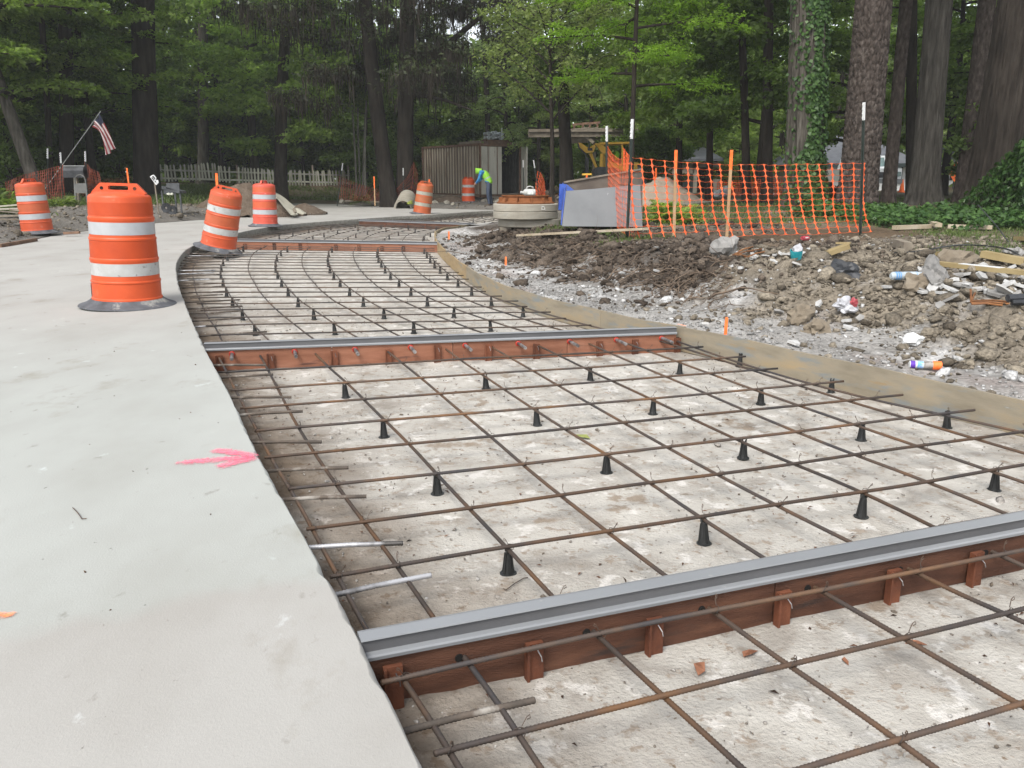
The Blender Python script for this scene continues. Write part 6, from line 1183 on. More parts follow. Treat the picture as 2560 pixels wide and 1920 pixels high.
s = MB(); ey, ry = 45.4, 49; zE, zR = zt1 - .08, zr(300, 210, 49).z; xl, xr = x0 - .4, x1 + .45; a = [(xl, ey, zE), (xr, ey, zE), (xr, ry + 3.6, zE), (xl, ry + 3.6, zE), (xl + 2, ry, zR), (xr - 1.9, ry, zR)]; s.add(a, [(0, 1, 5, 4), (1, 2, 5), (2, 3, 4, 5), (3, 0, 4)]); s.add([(p[0], p[1], p[2] - .12) for p in a[:4]], [(3, 2, 1, 0)]); s.build('roof', M['roofg'], H1, world=True); s = MB(); s.bar((xl, ey - .02, zE - .06), (xr, ey - .02, zE - .06), .05, .2); s.build('fascia', M['dframe'], H1, world=True)
wa, wb = zr(440, 620, 45.93), zr(515, 880, 45.93); s = MB(); s.box(((wa.x + wb.x) / 2, 45.97, (wa.z + wb.z) / 2), (wb.x - wa.x, .1, wa.z - wb.z)); wf = s.build('window', M['dframe'], H1, world=True); s = MB(); s.box(((wa.x + wb.x) / 2 - .03, 45.9, (wa.z * .25 + wb.z * .75) + .22), ((wb.x - wa.x) * .7, .04, (wa.z - wb.z) * .62)); s.build('pane', M['glass'], wf); s = MB(); s.box(((wa.x + wb.x) / 2 - .03, 45.9, wa.z - .13), ((wb.x - wa.x) * .7, .04, .16)); s.build('pane', M['glass'], wf)
H2 = thing('house', 'bright white building glimpsed behind the orange diamond sign', 'building', (XD(2375, 62), 62, .5)); xa, xb = XD(2352, 62), XD(2440, 62); zt2 = zr(1250, 580, 62).z; s = MB(); s.box(((xa + xb) / 2, 65, (zt2 + .2) / 2), (xb - xa, 6, zt2 - .2)); s.build('wall', M['white'], H2, world=True); s = MB(); s.prism([(xa - .4, 61.6, zt2), (xb + .4, 61.6, zt2), (xb + .4, 65, zt2 + 1.4), (xa - .4, 65, zt2 + 1.4)], (0, .05, .1)); s.build('roof', M['roofg'], H2, world=True); a, b = zr(1195, 765, 61.9), zr(1222, 835, 61.9); s = MB(); s.box(((a.x + b.x) / 2, 61.95, (a.z + b.z) / 2), (b.x - a.x, .1, a.z - b.z)); s.build('window', M['dframe'], H2, world=True)
SG = thing('road_work_sign', 'orange diamond road work sign with black marks before the white building', 'road sign', (XD(2389, 50), 50, hz(XD(2389, 50), 50))); c = zr(1263, 715, 50); r = .52; s = MB(); s.prism([(c.x, 50, c.z - r * 1.1), (c.x + r * .78, 50, c.z), (c.x, 50, c.z + r * 1.1), (c.x - r * .78, 50, c.z)], (0, .02, 0)); s.build('panel', M['stakeor'], SG, world=True)
for dx in (-.12, .1): s = MB(); s.box((c.x + dx, 49.985, c.z - .03), (.09, .012, .42 if dx < 0 else .34)); s.build('black_mark', M['ink'], SG, world=True)
s = MB(); s.bar((c.x, 50.05, hz(c.x, 50) - .1), (c.x, 50.05, c.z), .06, .06, (0, 1, 0)); s.build('post', M['mblack'], SG, world=True)
# pickup seen end-on between two trunks
TX = XD(2194, 40); tg = hz(TX, 40); TK = thing('pickup_truck', 'white pickup truck partly hidden between two pine trunks', 'pickup truck', (TX, 40, tg))
s = MB(); s.box((0, 2.2, .78), (1.9, 5.0, .62)); s.build('body', M['white'], TK); s = MB(); s.box((0, 1.9, 1.38), (1.72, 1.9, .62), None, .84); s.build('cab', M['white'], TK); s = MB(); s.box((0, .99, 1.40), (1.36, .06, .40), None, .9); s.build('windscreen', M['glass'], TK); s = MB(); s.box((0, -.33, .80), (1.3, .06, .26)); s.build('grille', M['mblack'], TK); s = MB(); s.box((0, -.38, .52), (1.9, .16, .2)); s.build('bumper', M['pvc'], TK)
for sx in (-1, 1):
    s = MB(); s.box((sx * .74, -.33, .84), (.32, .05, .2)); s.build('headlight', M['glass'], TK)
    for y in (.5, 3.9): s = MB(); s.lathe([(0, -.11), (.2, -.12), (.34, -.11), (.37, -.06), (.37, .06), (.34, .11), (.2, .12), (0, .11)], 20, Matrix.Translation((sx * .86, y, .37)) @ Matrix.Rotation(R_(90), 4, 'Y')); s.build('wheel', M['mblack'], TK, True)
CR = MB(); p = zr(490, 925, 40.5); p.z = hz(p.x, p.y); 
s = MB(); s.lathe([(.18, 0), (.18, .04), (.12, .05), (.03, .6), (0, .6)], 16, Matrix.Translation(p + Vector((.12, 0, 0)))); tag(s.build('traffic_cone', M['stakeor']), 'small orange cone beside the trunk near the pale house', 'traffic cone')
# shed with dark openings behind the sand heap
SH = thing('shed', 'tan shed with dark open bays behind the sand heap', 'shed', (XD(1725, 42), 42, hz(XD(1725, 42), 42))); g = hz(XD(1725, 42), 42) - .1
M['tan'] = mat('tan_render', [(.3, (.22, .19, .155)), (.7, (.31, .275, .23))], 2, 5, .85)
def shb(nm, xa, xb, za, zb_, d, th, m): a, b = D(xa, za, d), D(xb, zb_, d); s = MB(); s.box(((a.x + b.x) / 2, d + th / 2, (a.z + b.z) / 2), (b.x - a.x, th, abs(a.z - b.z))); return s.build(nm, M[m], SH, world=True)
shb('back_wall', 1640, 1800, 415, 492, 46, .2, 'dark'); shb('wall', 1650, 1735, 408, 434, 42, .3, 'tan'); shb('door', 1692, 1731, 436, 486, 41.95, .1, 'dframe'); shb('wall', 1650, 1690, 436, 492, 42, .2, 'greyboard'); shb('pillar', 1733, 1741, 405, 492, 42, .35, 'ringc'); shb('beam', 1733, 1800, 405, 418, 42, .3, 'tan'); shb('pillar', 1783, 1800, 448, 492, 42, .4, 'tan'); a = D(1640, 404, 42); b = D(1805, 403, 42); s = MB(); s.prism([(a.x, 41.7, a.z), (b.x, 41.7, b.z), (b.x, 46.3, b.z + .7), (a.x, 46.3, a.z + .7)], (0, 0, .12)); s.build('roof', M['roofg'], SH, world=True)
s = MB(); p = D(1790, 484, 33); p.z = hz(p.x, p.y); s.rock(p + Vector((0, 0, .12)), (.34, .2, .15), 4, 3, rough=.4); tag(s.build('cement_bag', M['wsheet'], smooth=True), 'white sack lying before the shed', 'sack'); s = MB(); p = D(1810, 484, 33.4); p.z = hz(p.x, p.y); s.rock(p + Vector((0, 0, .2)), (.26, .2, .2), 14, 3, rough=.5); tag(s.build('cement_bag', M['wsheet'], smooth=True), 'crumpled white sack standing behind the lying sack', 'sack')
a, b = D(1712, 508, 24), D(1850, 500, 28); a.z = hz(a.x, a.y) + .04; b.z = hz(b.x, b.y) + .04; plank('pale kerb strip lying in the yard behind the net', a, b, .3, .1, 'ringc', name='kerb_strip', cat='kerb')
a, b = D(1850, 499, 36), D(1960, 499, 36.5); a.z = hz(a.x, a.y) + .03; b.z = hz(b.x, b.y) + .03; plank('white strip on the ground behind the thin dark trunks', a, b, .25, .06, 'white', name='kerb_strip', cat='kerb')
# ------------------------------------------------------------------ trees and undergrowth
M['lf_dark'] = leafmat('dark_leaves', (.056, .100, .023), (.18, .26, .070), .54)
M['lf_mid'] = leafmat('mid_leaves', (.10, .16, .034), (.27, .36, .098), .58)
M['lf_light'] = leafmat('light_leaves', (.17, .245, .065), (.37, .44, .16), .58)
M['lf_pale'] = leafmat('pale_airy_leaves', (.22, .31, .12), (.42, .50, .26), .6)
M['lf_mossy'] = leafmat('dark_olive_leaves', (.022, .030, .014), (.070, .085, .038), .3)
M['lf_cyp'] = leafmat('feathery_leaves', (.11, .205, .024), (.26, .39, .06), .55, .1)
M['lf_olive'] = leafmat('olive_leaves', (.09, .125, .035), (.24, .29, .10), .5)
M['lf_ivy'] = leafmat('ivy_leaves', (.020, .052, .014), (.08, .15, .038), .22, .1, .4)
M['lf_brown'] = leafmat('brown_fronds', (.07, .038, .016), (.20, .10, .035), .25, .1)
M['moss'] = leafmat('hanging_moss', (.017, .0135, .010), (.052, .042, .032), .25, .15, .9)
def barkmat(name, a, b, c, sc, st, bump=1.0):
    m = mat(name, [(.3, a), (.55, b), (.75, c)], sc, 8, .95, bump, sc * 1.6, spec=.08, stretch=st, objvar=.12, bdist=.05); return m
M['bark'] = barkmat('dark_bark', (.014, .0115, .0095), (.034, .028, .023), (.056, .048, .04), 7, (1, 1, .18)); M['bark_grey'] = barkmat('grey_bark', (.035, .03, .025), (.10, .09, .075), (.17, .158, .138), 12, (1, 1, .12)); M['bark_pine'] = barkmat('pine_bark', (.022, .017, .014), (.072, .058, .050), (.135, .115, .10), 13, (1, 1, .4), 1.0); M['bark_dgrey'] = barkmat('dark_grey_bark', (.023, .021, .018), (.070, .064, .055), (.12, .112, .10), 12, (1, 1, .14)); M['bark_pale'] = barkmat('pale_bark', (.11, .105, .09), (.21, .20, .17), (.3, .29, .26), 8, (1, 1, .3), .5)
def trunk_mb(H, r, lean=(0, 0), sway=.1, flare=1.6, seed=0, n=14, top=.45, zb=-.3, bumps=0.0):
    rr = random.Random(seed); pts = []; rs = []; K = 16
    for k in range(K + 1):
        t = k / K; z = zb + (H - zb) * t; pts.append(Vector((lean[0] * t + sway * math.sin(t * 5 + seed) * t, lean[1] * t + sway * math.cos(t * 4 + seed) * t, z))); rs.append(r * (1 - (1 - top) * t) * (1 + (flare - 1) * math.exp(-max(z, 0) / .35)) * (1 + rr.uniform(-.03, .03)))
    s = MB(); s.tube(pts, rs, n); return s, pts, rs
def ridged(H, r, lean, flare, seed, top=.6, amp=.06, freq=9, plates=False, n=96, m=150):
    """A close trunk with its bark standing out: furrows, or plates for the pine."""
    t = np.linspace(0, 1, m); z = -.3 + (H + .3) * t; a = np.linspace(0, 2 * math.pi, n, endpoint=False); Z, A = np.meshgrid(z, a, indexing='ij'); T = (Z + .3) / (H + .3)
    rad = r * (1 - (1 - top) * T) * (1 + (flare - 1) * np.exp(-np.maximum(Z, 0) / .4) * (1 + .25 * np.sin(A * 5 + seed))); u = A / (2 * math.pi) * freq
    ua = np.cos(A) * freq / 6.28 * 1.3; ub = np.sin(A) * freq / 6.28 * 1.3
    if plates:
        na = max(6, int(round(2 * math.pi * r / .085))); ca = A / (2 * math.pi) * na + .25 * np.sin(Z * 3 + seed); cz_ = Z / .15 + .35 * fbm(ua, ub + Z, 1.5, 2, seed); f1 = np.full(A.shape, 9.); f2 = f1.copy()
        for da in (-1, 0, 1):
            for dz_ in (-1, 0, 1):
                gi = np.floor(ca) + da; gj = np.floor(cz_) + dz_; ga = np.mod(gi, na); px_ = gi + .5 + .42 * (2 * _hash(ga, gj, seed) - 1); pz_ = gj + .5 + .42 * (2 * _hash(ga, gj, seed + 77) - 1); dd_ = np.hypot(px_ - ca, pz_ - cz_); f2 = np.where(dd_ < f1, f1, np.minimum(f2, dd_)); f1 = np.minimum(f1, dd_)
        rel = np.clip((f2 - f1) * 3.2, 0, 1) ** .7 - .5 + .22 * fbm(ua * 3 + Z * 5, ub * 3, 2, 3, seed + 9) + .25 * (_hash(np.mod(np.floor(ca), na), np.floor(cz_), 5) - .5) * 0
    else: d = np.abs(fbm(ua * 2 + .25 * Z, ub * 2 + .25 * np.sin(Z), 1.8, 2, seed)); rel = np.clip(d * 5, 0, 1) - .5 + .3 * fbm(ua * 3, ub * 3 + Z * 2.5, 2, 3, seed + 9)
    rad = rad * (1 + amp * rel); X = rad * np.cos(A) + lean[0] * T; Y = rad * np.sin(A) + lean[1] * T; V = np.stack([X, Y, Z], -1).reshape(-1, 3)
    i, j = np.meshgrid(np.arange(m - 1), np.arange(n), indexing='ij'); j2 = (j + 1) % n; F = np.stack([i * n + j, i * n + j2, (i + 1) * n + j2, (i + 1) * n + j], -1).reshape(-1, 4); return V, F
def gen_crown(seed, H, z0, R, nb, tw, nl, L, W, flat=.6, droop=.25, up=.35, shape=.55, spread=.14, trunk_r=.2, lean=(0, 0), bm=None, azr=None, moss=0):
    """Limbs with side twigs, leaf sprays on the twigs. Returns limb builder and leaf arrays."""
    rg = np.random.default_rng(seed); s = MB(); PP, AA, NN = [], [], []; MO = []
    for i in range(nb):
        f = (i + .5) / nb; h = z0 + (H - z0) * f ** .9; az = i * 2.399 + rg.uniform(-.4, .4) if azr is None else rg.uniform(*azr); ln = R * (math.sin(math.pi * (.18 + .78 * f)) ** shape) * rg.uniform(.7, 1.12)
        o = np.array([math.cos(az), math.sin(az), 0]); b0 = np.array([lean[0] * h / H, lean[1] * h / H, h]); pts = []; side = np.array([-o[1], o[0], 0]); cv = rg.uniform(-.25, .25); rise = up * rg.uniform(.5, 1.4) * (1.1 - .3 * f) + .5 * max(0, f - .8)
        for k in range(7): t = k / 6; pts.append(b0 + o * ln * t + side * cv * ln * t * t + np.array([0, 0, ln * (rise * t - droop * t * t)]))
        pts = np.array(pts); r0 = max(trunk_r * .38 * (1.1 - .7 * f), .02); s.tube(pts, [r0 * (1 - .85 * k / 6) + .006 for k in range(7)], 5, False)
        for q in range(tw):
            t = .22 + .78 * (q + rg.random()) / tw; x = t * 6; k = min(int(x), 5); p = pts[k] + (pts[k + 1] - pts[k]) * (x - k); d = o * rg.uniform(.3, 1) + side * rg.choice([-1, 1]) * rg.uniform(.35, 1.1) + np.array([0, 0, rg.uniform(-.25, .35)]); d /= np.linalg.norm(d); tl = ln * .30 * (1.15 - .7 * t) + .25
            if q % 3 == 0: s.tube([p, p + d * tl * .6, p + d * tl + np.array([0, 0, -.06 * tl])], [.012, .008, .004], 3, False)
            u = rg.random(nl) ** .8; c = p + d[None] * (u * tl)[:, None] + rg.normal(size=(nl, 3)) * np.array([spread, spread, spread * (1 - .55 * flat)]) * (.5 + tl * .5); c[:, 2] -= droop * .25 * (u * tl) ** 2
            PP.append(c); AA.append(d[None] * .6 + rg.normal(size=(nl, 3)) * np.array([.8, .8, .45]) + np.array([0, 0, -.35 * droop * 2])); NN.append(np.array([0, 0, 1.0])[None] * flat + rg.normal(size=(nl, 3)) * (1 - flat * .6))
            for _ in range(moss):
                MO.append(np.append(p + d * tl * rg.random(), min(1.9, math.exp(rg.normal(-.75, .55)))))
    PP, AA, NN = map(np.concatenate, (PP, AA, NN)); n = len(PP); Ls = L * rg.uniform(.6, 1.35, n); V, F = leaf_quads(PP, AA, NN, Ls, W * Ls / L * rg.uniform(.75, 1.25, n))
    return s, V, F, np.clip(rg.normal(.45, .22, n), 0, 1), np.array(MO)
def moss_mesh(MO, seed):
    rg = np.random.default_rng(seed); k = 5; n = len(MO) * k; base = np.repeat(MO[:, :3], k, 0) + rg.normal(size=(n, 3)) * np.array([.10, .10, .05]); ln = np.repeat(MO[:, 3], k) * rg.uniform(.25, 1.15, n)
    A = np.stack([rg.normal(size=n) * .05, rg.normal(size=n) * .05, -np.ones(n)], 1); N = np.stack([rg.normal(size=n), rg.normal(size=n), np.zeros(n)], 1); V, F = leaf_quads(base, A, N, ln, .032 * rg.uniform(.5, 1.7, n), fold=.02); return np_mesh('hanging_moss', V, F, M['moss'], face_attr=rg.random(n))
KIND = {}
def kind(key, H, r, bark, leaf, seed, **kw):
    ts, pts, rs = trunk_mb(H, r, sway=kw.pop('sway', .15), seed=seed, n=10, top=.3); mo = kw.get('moss', 0); s, V, F, rn, MO = gen_crown(seed, H, trunk_r=r, **kw); ts.add(s.v, s.f)
    KIND[key] = (ts.mesh('trunk', M[bark], True), np_mesh('crown', V, F, M[leaf], face_attr=rn), moss_mesh(MO, seed) if mo else None, bark, leaf)
kind('oak', 14, .26, 'bark', 'lf_mid', 1, z0=2.6, R=4.6, nb=24, tw=10, nl=36, L=.24, W=.13, flat=.75, droop=.2)
kind('oak2', 15, .24, 'bark', 'lf_mid', 2, z0=3.2, R=4.2, nb=25, tw=9, nl=34, L=.25, W=.13, flat=.55, droop=.3)
kind('layer', 11, .15, 'bark', 'lf_mid', 3, z0=1.8, R=3.8, nb=22, tw=13, nl=46, L=.17, W=.10, flat=.92, droop=.16, up=.22, spread=.10)
kind('under', 6, .08, 'bark', 'lf_dark', 4, z0=.7, R=2.5, nb=22, tw=10, nl=46, L=.17, W=.095, flat=.5, droop=.2, up=.45)
kind('shrub', 2.6, .04, 'bark', 'lf_dark', 5, z0=.15, R=1.5, nb=18, tw=9, nl=44, L=.14, W=.08, flat=.4, droop=.2, up=.6)
kind('willow', 15, .2, 'bark', 'lf_light', 6, z0=2.5, R=4.0, nb=24, tw=10, nl=28, L=.24, W=.085, flat=.35, droop=.55, up=.45)
kind('moss', 13, .3, 'bark', 'lf_mossy', 7, z0=3.4, R=5.2, nb=28, tw=12, nl=30, L=.18, W=.09, flat=.6, droop=.3, up=.5, moss=9)
kind('bush_tree', 5.2, .07, 'bark', 'lf_olive', 8, z0=2.1, R=1.9, nb=24, tw=10, nl=30, L=.10, W=.05, flat=.3, droop=.1, up=.8)
kind('dense', 9, .16, 'bark', 'lf_mid', 9, z0=1.7, R=3.3, nb=26, tw=12, nl=50, L=.16, W=.095, flat=.7, droop=.3, up=.25, spread=.13)
def tree(key, x, y, sc, label, group=None, leaf=None, bark=None, rz=None, z=None, name='tree', lean=(0, 0), sz=None):
    zz = hz(x, y) if z is None else z; root = thing(name, label, 'tree' if 'shrub' not in name else 'shrub', (x, y, zz - .02), random.random() * 6.28 if rz is None else rz, group); root.scale = (sc, sc, sc if sz is None else sz); tm, cm, mm, b, l = KIND[key]
    root.rotation_euler = (lean[1], lean[0], root.rotation_euler.z)
    for nm, me, mt in (('trunk', tm, bark), ('crown', cm, leaf), ('hanging_moss', mm, None)):
        if me is None: continue
        o = link(nm, me, root)
        if mt: o.material_slots[0].link = 'OBJECT'; o.material_slots[0].material = M[mt]
    return root
def tpx(key, px, d, sc, label, **kw): return tree(key, XD(px, d), d, sc, label, **kw)
# -- the near trunks on the right
def big_trunk(label, px, d, r, H, leanpx, bark, seed, plates=False, flare=1.35, top=.75, crown=None, amp=.07, freq=9, n=96, m=200):
    x = XD(px, d); z = hz(x, d); root = thing('tree', label, 'tree', (x, d, z)); lean = ((leanpx - (px - 1280) * .052) / FPX * d * H / (CAM_H + 447 * d / FPX - z), 0); V, F = ridged(H, r, lean, flare, seed, top, amp, freq, plates, n=n, m=m); link('trunk', np_mesh('trunk', V, F, M[bark], True), root)
    if crown: o = link('crown', KIND[crown[0]][1], root); o.location = (lean[0], 0, H - crown[1]); o.scale = (crown[2],) * 3
    return root, lean, H, r
HI = ('oak2', 4.5, .9)
ivy_t, ivl, _, _ = big_trunk('big grey furrowed trunk climbed by green ivy at the right', 2014, 20, .40, 11, 12, 'bark_grey', 5, crown=HI, flare=1.25, top=.86, amp=.12, freq=11, n=150, m=260)
big_trunk('narrow dark trunk close behind the ivy covered one', 1984, 22.5, .13, 11, 6, 'bark', 6, crown=HI, flare=1.2, n=40, amp=.05)
big_trunk('thick plated pine trunk behind the right hand fence post', 2149, 18.6, .375, 11, 38, 'bark_pine', 7, True, 1.25, .80, HI, .11, 8, 160, 420)
big_trunk('medium brown trunk just right of the thick pine', 2226, 24, .17, 11, 42, 'bark_pine', 8, True, 1.3, .8, HI, .11, 8, 96, 300)
big_trunk('slender dark trunk in the middle of the right hand pines', 2286, 26, .15, 11, -3, 'bark', 9, False, 1.2, .85, HI)
big_trunk('broad dark grey trunk with flaring foot among the right hand pines', 2315, 22.5, .33, 11, 36, 'bark_dgrey', 10, False, 1.55, .78, HI, .11, 12, 140, 260)
big_trunk('slanting brown pine trunk near the right edge', 2413, 24, .225, 11, 58, 'bark_pine', 11, True, 1.35, .85, HI, .10, 8, 96, 300)
big_trunk('very broad dark leaning trunk at the right edge of the picture', 2478, 20, .50, 11, 79, 'bark', 12, False, 1.35, .75, HI, .12, 14, 150, 260)
big_trunk('thin black trunk between the slanting pine and the very broad trunk', 2452, 27, .09, 10, 10, 'bark', 13, n=24)
def ivy_on(root, r, lean, H, cover, n, seed, L=.11):
    rg = np.random.default_rng(seed); z = rg.uniform(-.05, 6.2, n); A = np.where(rg.random(n) < .7, rg.normal(-1.25, .42, n), rg.uniform(-3.14, 3.14, n)); A = np.where(z < 1.2, rg.normal(-1.2, .8, n), A); dn = vnoise(A * 3, z * 1.1, 9) + .35 * np.exp(-z / .9); k = dn > cover; z, A = z[k], A[k]; n = len(z); T = z / H; rad = r * (1 - .2 * T) * (1 + .25 * np.exp(-z / .4)) + rg.uniform(.0, .07, n) + .25 * np.exp(-z / .35) * rg.random(n)
    Pn = np.stack([rad * np.cos(A) + lean[0] * T, rad * np.sin(A) + lean[1] * T, z], 1); N = np.stack([np.cos(A), np.sin(A), .35 + 0 * A], 1) + rg.normal(size=(n, 3)) * .35; Ax = np.stack([rg.normal(size=n) * .6, rg.normal(size=n) * .6, -np.ones(n)], 1); V, F = leaf_quads(Pn, Ax, N, L * rg.uniform(.6, 1.3, n), L * .95 * rg.uniform(.7, 1.2, n), fold=.08); o = link('ivy', np_mesh('ivy', V, F, M['lf_ivy'], face_attr=np.clip(rg.normal(.5, .25, n), 0, 1)), root); o['kind'] = 'stuff'
ivy_on(ivy_t, .415, ivl, 11, .36, 5600, 3, .095)
# -- ivy on the ground and the ivy bush at the right edge
def carpet(name, x0, x1, y0, y1, n, hgt, L, m, seed, thr=.42, sc=.9, sel=None):
    rg = np.random.default_rng(seed); X = rg.uniform(x0, x1, n); Y = rg.uniform(y0, y1, n); dn = vnoise(X * sc, Y * sc, seed) * .7 + vnoise(X * 3.1, Y * 3.1, seed + 2) * .3; k = dn > thr
    if sel is not None: k &= sel(X, Y)
    X, Y, dn = X[k], Y[k], dn[k]; n = len(X); Z = base_h(X, Y) + rg.random(n) ** .6 * hgt * (.4 + 1.3 * (dn - thr)); V, F = leaf_quads(np.stack([X, Y, Z], 1), rg.normal(size=(n, 3)) * np.array([1, 1, .35]), np.array([0, -.35, 1.])[None] + rg.normal(size=(n, 3)) * .4, L * rg.uniform(.6, 1.3, n), L * .9 * rg.uniform(.7, 1.2, n), fold=.06); o = link(name, np_mesh(name, V, F, M[m], face_attr=np.clip(rg.normal(.45, .25, n), 0, 1))); o['kind'] = 'stuff'; return o
carpet('ground_ivy', 5.6, 14, 13.0, 17.5, 26000, .30, .085, 'lf_ivy', 21, .40)
carpet('ground_ivy', 6.6, 8.2, 17.5, 20.5, 5000, .3, .09, 'lf_ivy', 22, .40)
rg = np.random.default_rng(77); n = 11000; a = rg.uniform(0, 6.28, n); hh = rg.random(n) ** .8 * 1.75; rad = (1.15 - .42 * hh) * (.8 + .35 * rg.random(n)) * (1 + .3 * np.sin(a * 3 + hh * 2)); bxp, byp = XD(2632, 15.6), 15.6; bzp = hz(bxp, byp)
V, F = leaf_quads(np.stack([rad * np.cos(a), rad * np.sin(a), hh], 1), np.stack([rg.normal(size=n) * .6, rg.normal(size=n) * .6, -np.ones(n)], 1), np.stack([np.cos(a), np.sin(a), .5 + 0 * a], 1) + rg.normal(size=(n, 3)) * .4, .092 * rg.uniform(.6, 1.3, n), .085 * rg.uniform(.7, 1.2, n), fold=.08)
IB = thing('ivy_bush', 'tall ivy covered stump or bush at the right edge of the picture', 'shrub', (bxp, byp, bzp)); link('foliage', np_mesh('foliage', V, F, M['lf_ivy'], face_attr=np.clip(rg.normal(.4, .25, n), 0, 1)), IB); s, _, _ = trunk_mb(1.6, .4, n=12, top=.5); s.build('stump', M['bark'], IB)
# -- grass
M['grass'] = leafmat('grass_blades', (.05, .078, .022), (.145, .19, .06), .3, .05)
def grass(x0, x1, y0, y1, n, h, seed, thr=.35, kmin=.45, w=.006):
    rg = np.random.default_rng(seed); X = rg.uniform(x0, x1, n); Y = rg.uniform(y0, y1, n); K = surf_k(X, Y); dn = vnoise(X * 1.3, Y * 1.3, seed); k = (sdist(X, Y, CORR) > .1) & (K[:, 0] + .25 * K[:, 5] > kmin * (.6 + .8 * rg.random(n))) & (dn > thr * rg.random(n) * 2); X, Y, K = X[k], Y[k], K[k]; n = len(X); Z = full_h(X, Y)
    V, F = leaf_quads(np.stack([X, Y, Z - .01], 1), np.stack([rg.normal(size=n) * .45, rg.normal(size=n) * .45, np.ones(n)], 1), rg.normal(size=(n, 3)), h * rg.uniform(.4, 1.3, n), w * rg.uniform(.7, 1.6, n), fold=.12); o = link('lawn_grass', np_mesh('lawn_grass', V, F, M['grass'], face_attr=rg.random(n))); o['kind'] = 'stuff'
grass(-1, 9, 9.0, 16, 60000, .075, 31, w=.010); grass(.5, 14, 14, 30, 24000, .085, 32, w=.022); grass(-18, -7, 17, 48, 40000, .17, 33, kmin=.35, w=.035)
# low feathery plant behind the net and a palm like clump
def fronds(label, x, y, n, L, m, seed, z=None, up=.8, name='fern_clump', w=.03):
    rg = np.random.default_rng(seed); s = MB(); PP, AA, NN, LL = [], [], [], []
    for i in range(n):
        a = rg.uniform(0, 6.28); el = rg.uniform(.25, 1.3) * up; d = np.array([math.cos(a) * math.cos(el), math.sin(a) * math.cos(el), math.sin(el)]); ln = L * rg.uniform(.6, 1.1); side = np.array([-d[1], d[0], 0]); side /= np.linalg.norm(side) + 1e-6
        for k in range(14): t = (k + 1) / 14; p = d * ln * t + np.array([0, 0, -.45 * ln * t * t]); 
        for k in range(14):
            t = (k + 1) / 14; p = d * ln * t + np.array([0, 0, -.45 * ln * t * t])
            for sg in (-1, 1): PP.append(p); AA.append(side * sg + d * .7 + rg.normal(size=3) * .1); NN.append(np.array([0, 0, 1]) + rg.normal(size=3) * .3); LL.append(L * .24 * math.sin(math.pi * (.1 + .85 * t)))
    V, F = leaf_quads(np.array(PP), np.array(AA), np.array(NN), np.array(LL), np.array(LL) * .22); o = link(name, np_mesh(name, V, F, M[m], face_attr=rg.random(len(PP)))); o.location = (x, y, hz(x, y) if z is None else z); return tag(o, label, 'plant')
fronds('bright green feathery plant behind the orange net', XD(1680, 15.5), 15.5, 60, .85, 'lf_light', 4); fronds('brown spiky palm clump in the shade by the big dark trunk', XD(268, 30), 30, 110, 1.5, 'lf_brown', 5, name='palm_clump'); fronds('broad leaved green clump at the far left edge', XD(5, 20), 20, 26, 1.1, 'lf_mid', 6, up=1.1); fronds('dry brown leafed shrub beside the backhoe arm', XD(1452, 36), 36, 90, 1.5, 'lf_brown', 8, name='dry_shrub'); fronds('yellow green weed clump by the mailbox', XD(150, 24), 24, 60, .7, 'lf_olive', 9); fronds('yellow green shrub by the pile of netting left of the container', XD(900, 37), 37, 60, .8, 'lf_olive', 10); fronds('small red leaved shrub before the pale house', XD(2079, 30), 30, 60, 1.0, 'lf_brown', 11, name='red_shrub')
# -- trees one can tell apart further off
def far_trunk(label, px, d, r, H, leanpx, bark, seed, crown=None, cz=0, cs=1.0, leaf=None, flare=1.5, limb=None):
    x = XD(px, d); z = hz(x, d); root = thing('tree', label, 'tree', (x, d, z)); lean = (leanpx - (px - 1280) * .05) / FPX * d * H / (CAM_H + 447 * d / FPX - z); s, pts, rs = trunk_mb(H, r, (lean, 0), .08, flare, seed, 16, .7)
    if limb:
        for l in limb: q = [D(a, b, d + o) - Vector((x, d, z)) for a, b, o in l[0]]; s.tube(spline(q, 12), list(np.linspace(l[1], l[1] * .35, 12)), 8)
    s.build('trunk', M[bark], root, True)
    if crown:
        o = link('crown', KIND[crown][1], root); o.location = (lean * .7, 0, cz); o.scale = (cs,) * 3; o.rotation_euler.z = seed
        if leaf: o.material_slots[0].link = 'OBJECT'; o.material_slots[0].material = M[leaf]
        if KIND[crown][2]: o2 = link('hanging_moss', KIND[crown][2], root); o2.location = o.location; o2.scale = o.scale; o2.rotation_euler = o.rotation_euler
    return root
far_trunk('tall thick dark trunk left of the white picket fence', 362, 33, .47, 15, -4, 'bark', 3, 'oak2', 3.5, 1.0, flare=1.35)
far_trunk('leaning pale trunk at the far left edge of the wood', 102, 28, .20, 9, -185, 'bark_grey', 5, 'layer', 1.2, .9)
far_trunk('thin dark trunk behind the first white tipped post', 122, 30, .11, 10, -22, 'bark', 6, 'layer', 1.0, .8, leaf='lf_dark'); far_trunk('dark upright trunk beside the flag pole', 158, 31, .26, 12, 6, 'bark', 7, 'oak', 1.0, .8)
far_trunk('pale wide trunk in the wood above the picket fence', 505, 49, .32, 13, 6, 'bark_grey', 8, 'oak2', 0, 1.1, leaf='lf_dark')
far_trunk('dark trunk standing in front of the picket fence', 697, 39, .30, 8, 14, 'bark', 9, 'under', 1.0, 1.35, leaf='lf_mid')
far_trunk('leaning left hand trunk of the moss hung pair', 974, 36, .33, 12, -66, 'bark', 10, 'moss', 0, 1.0)
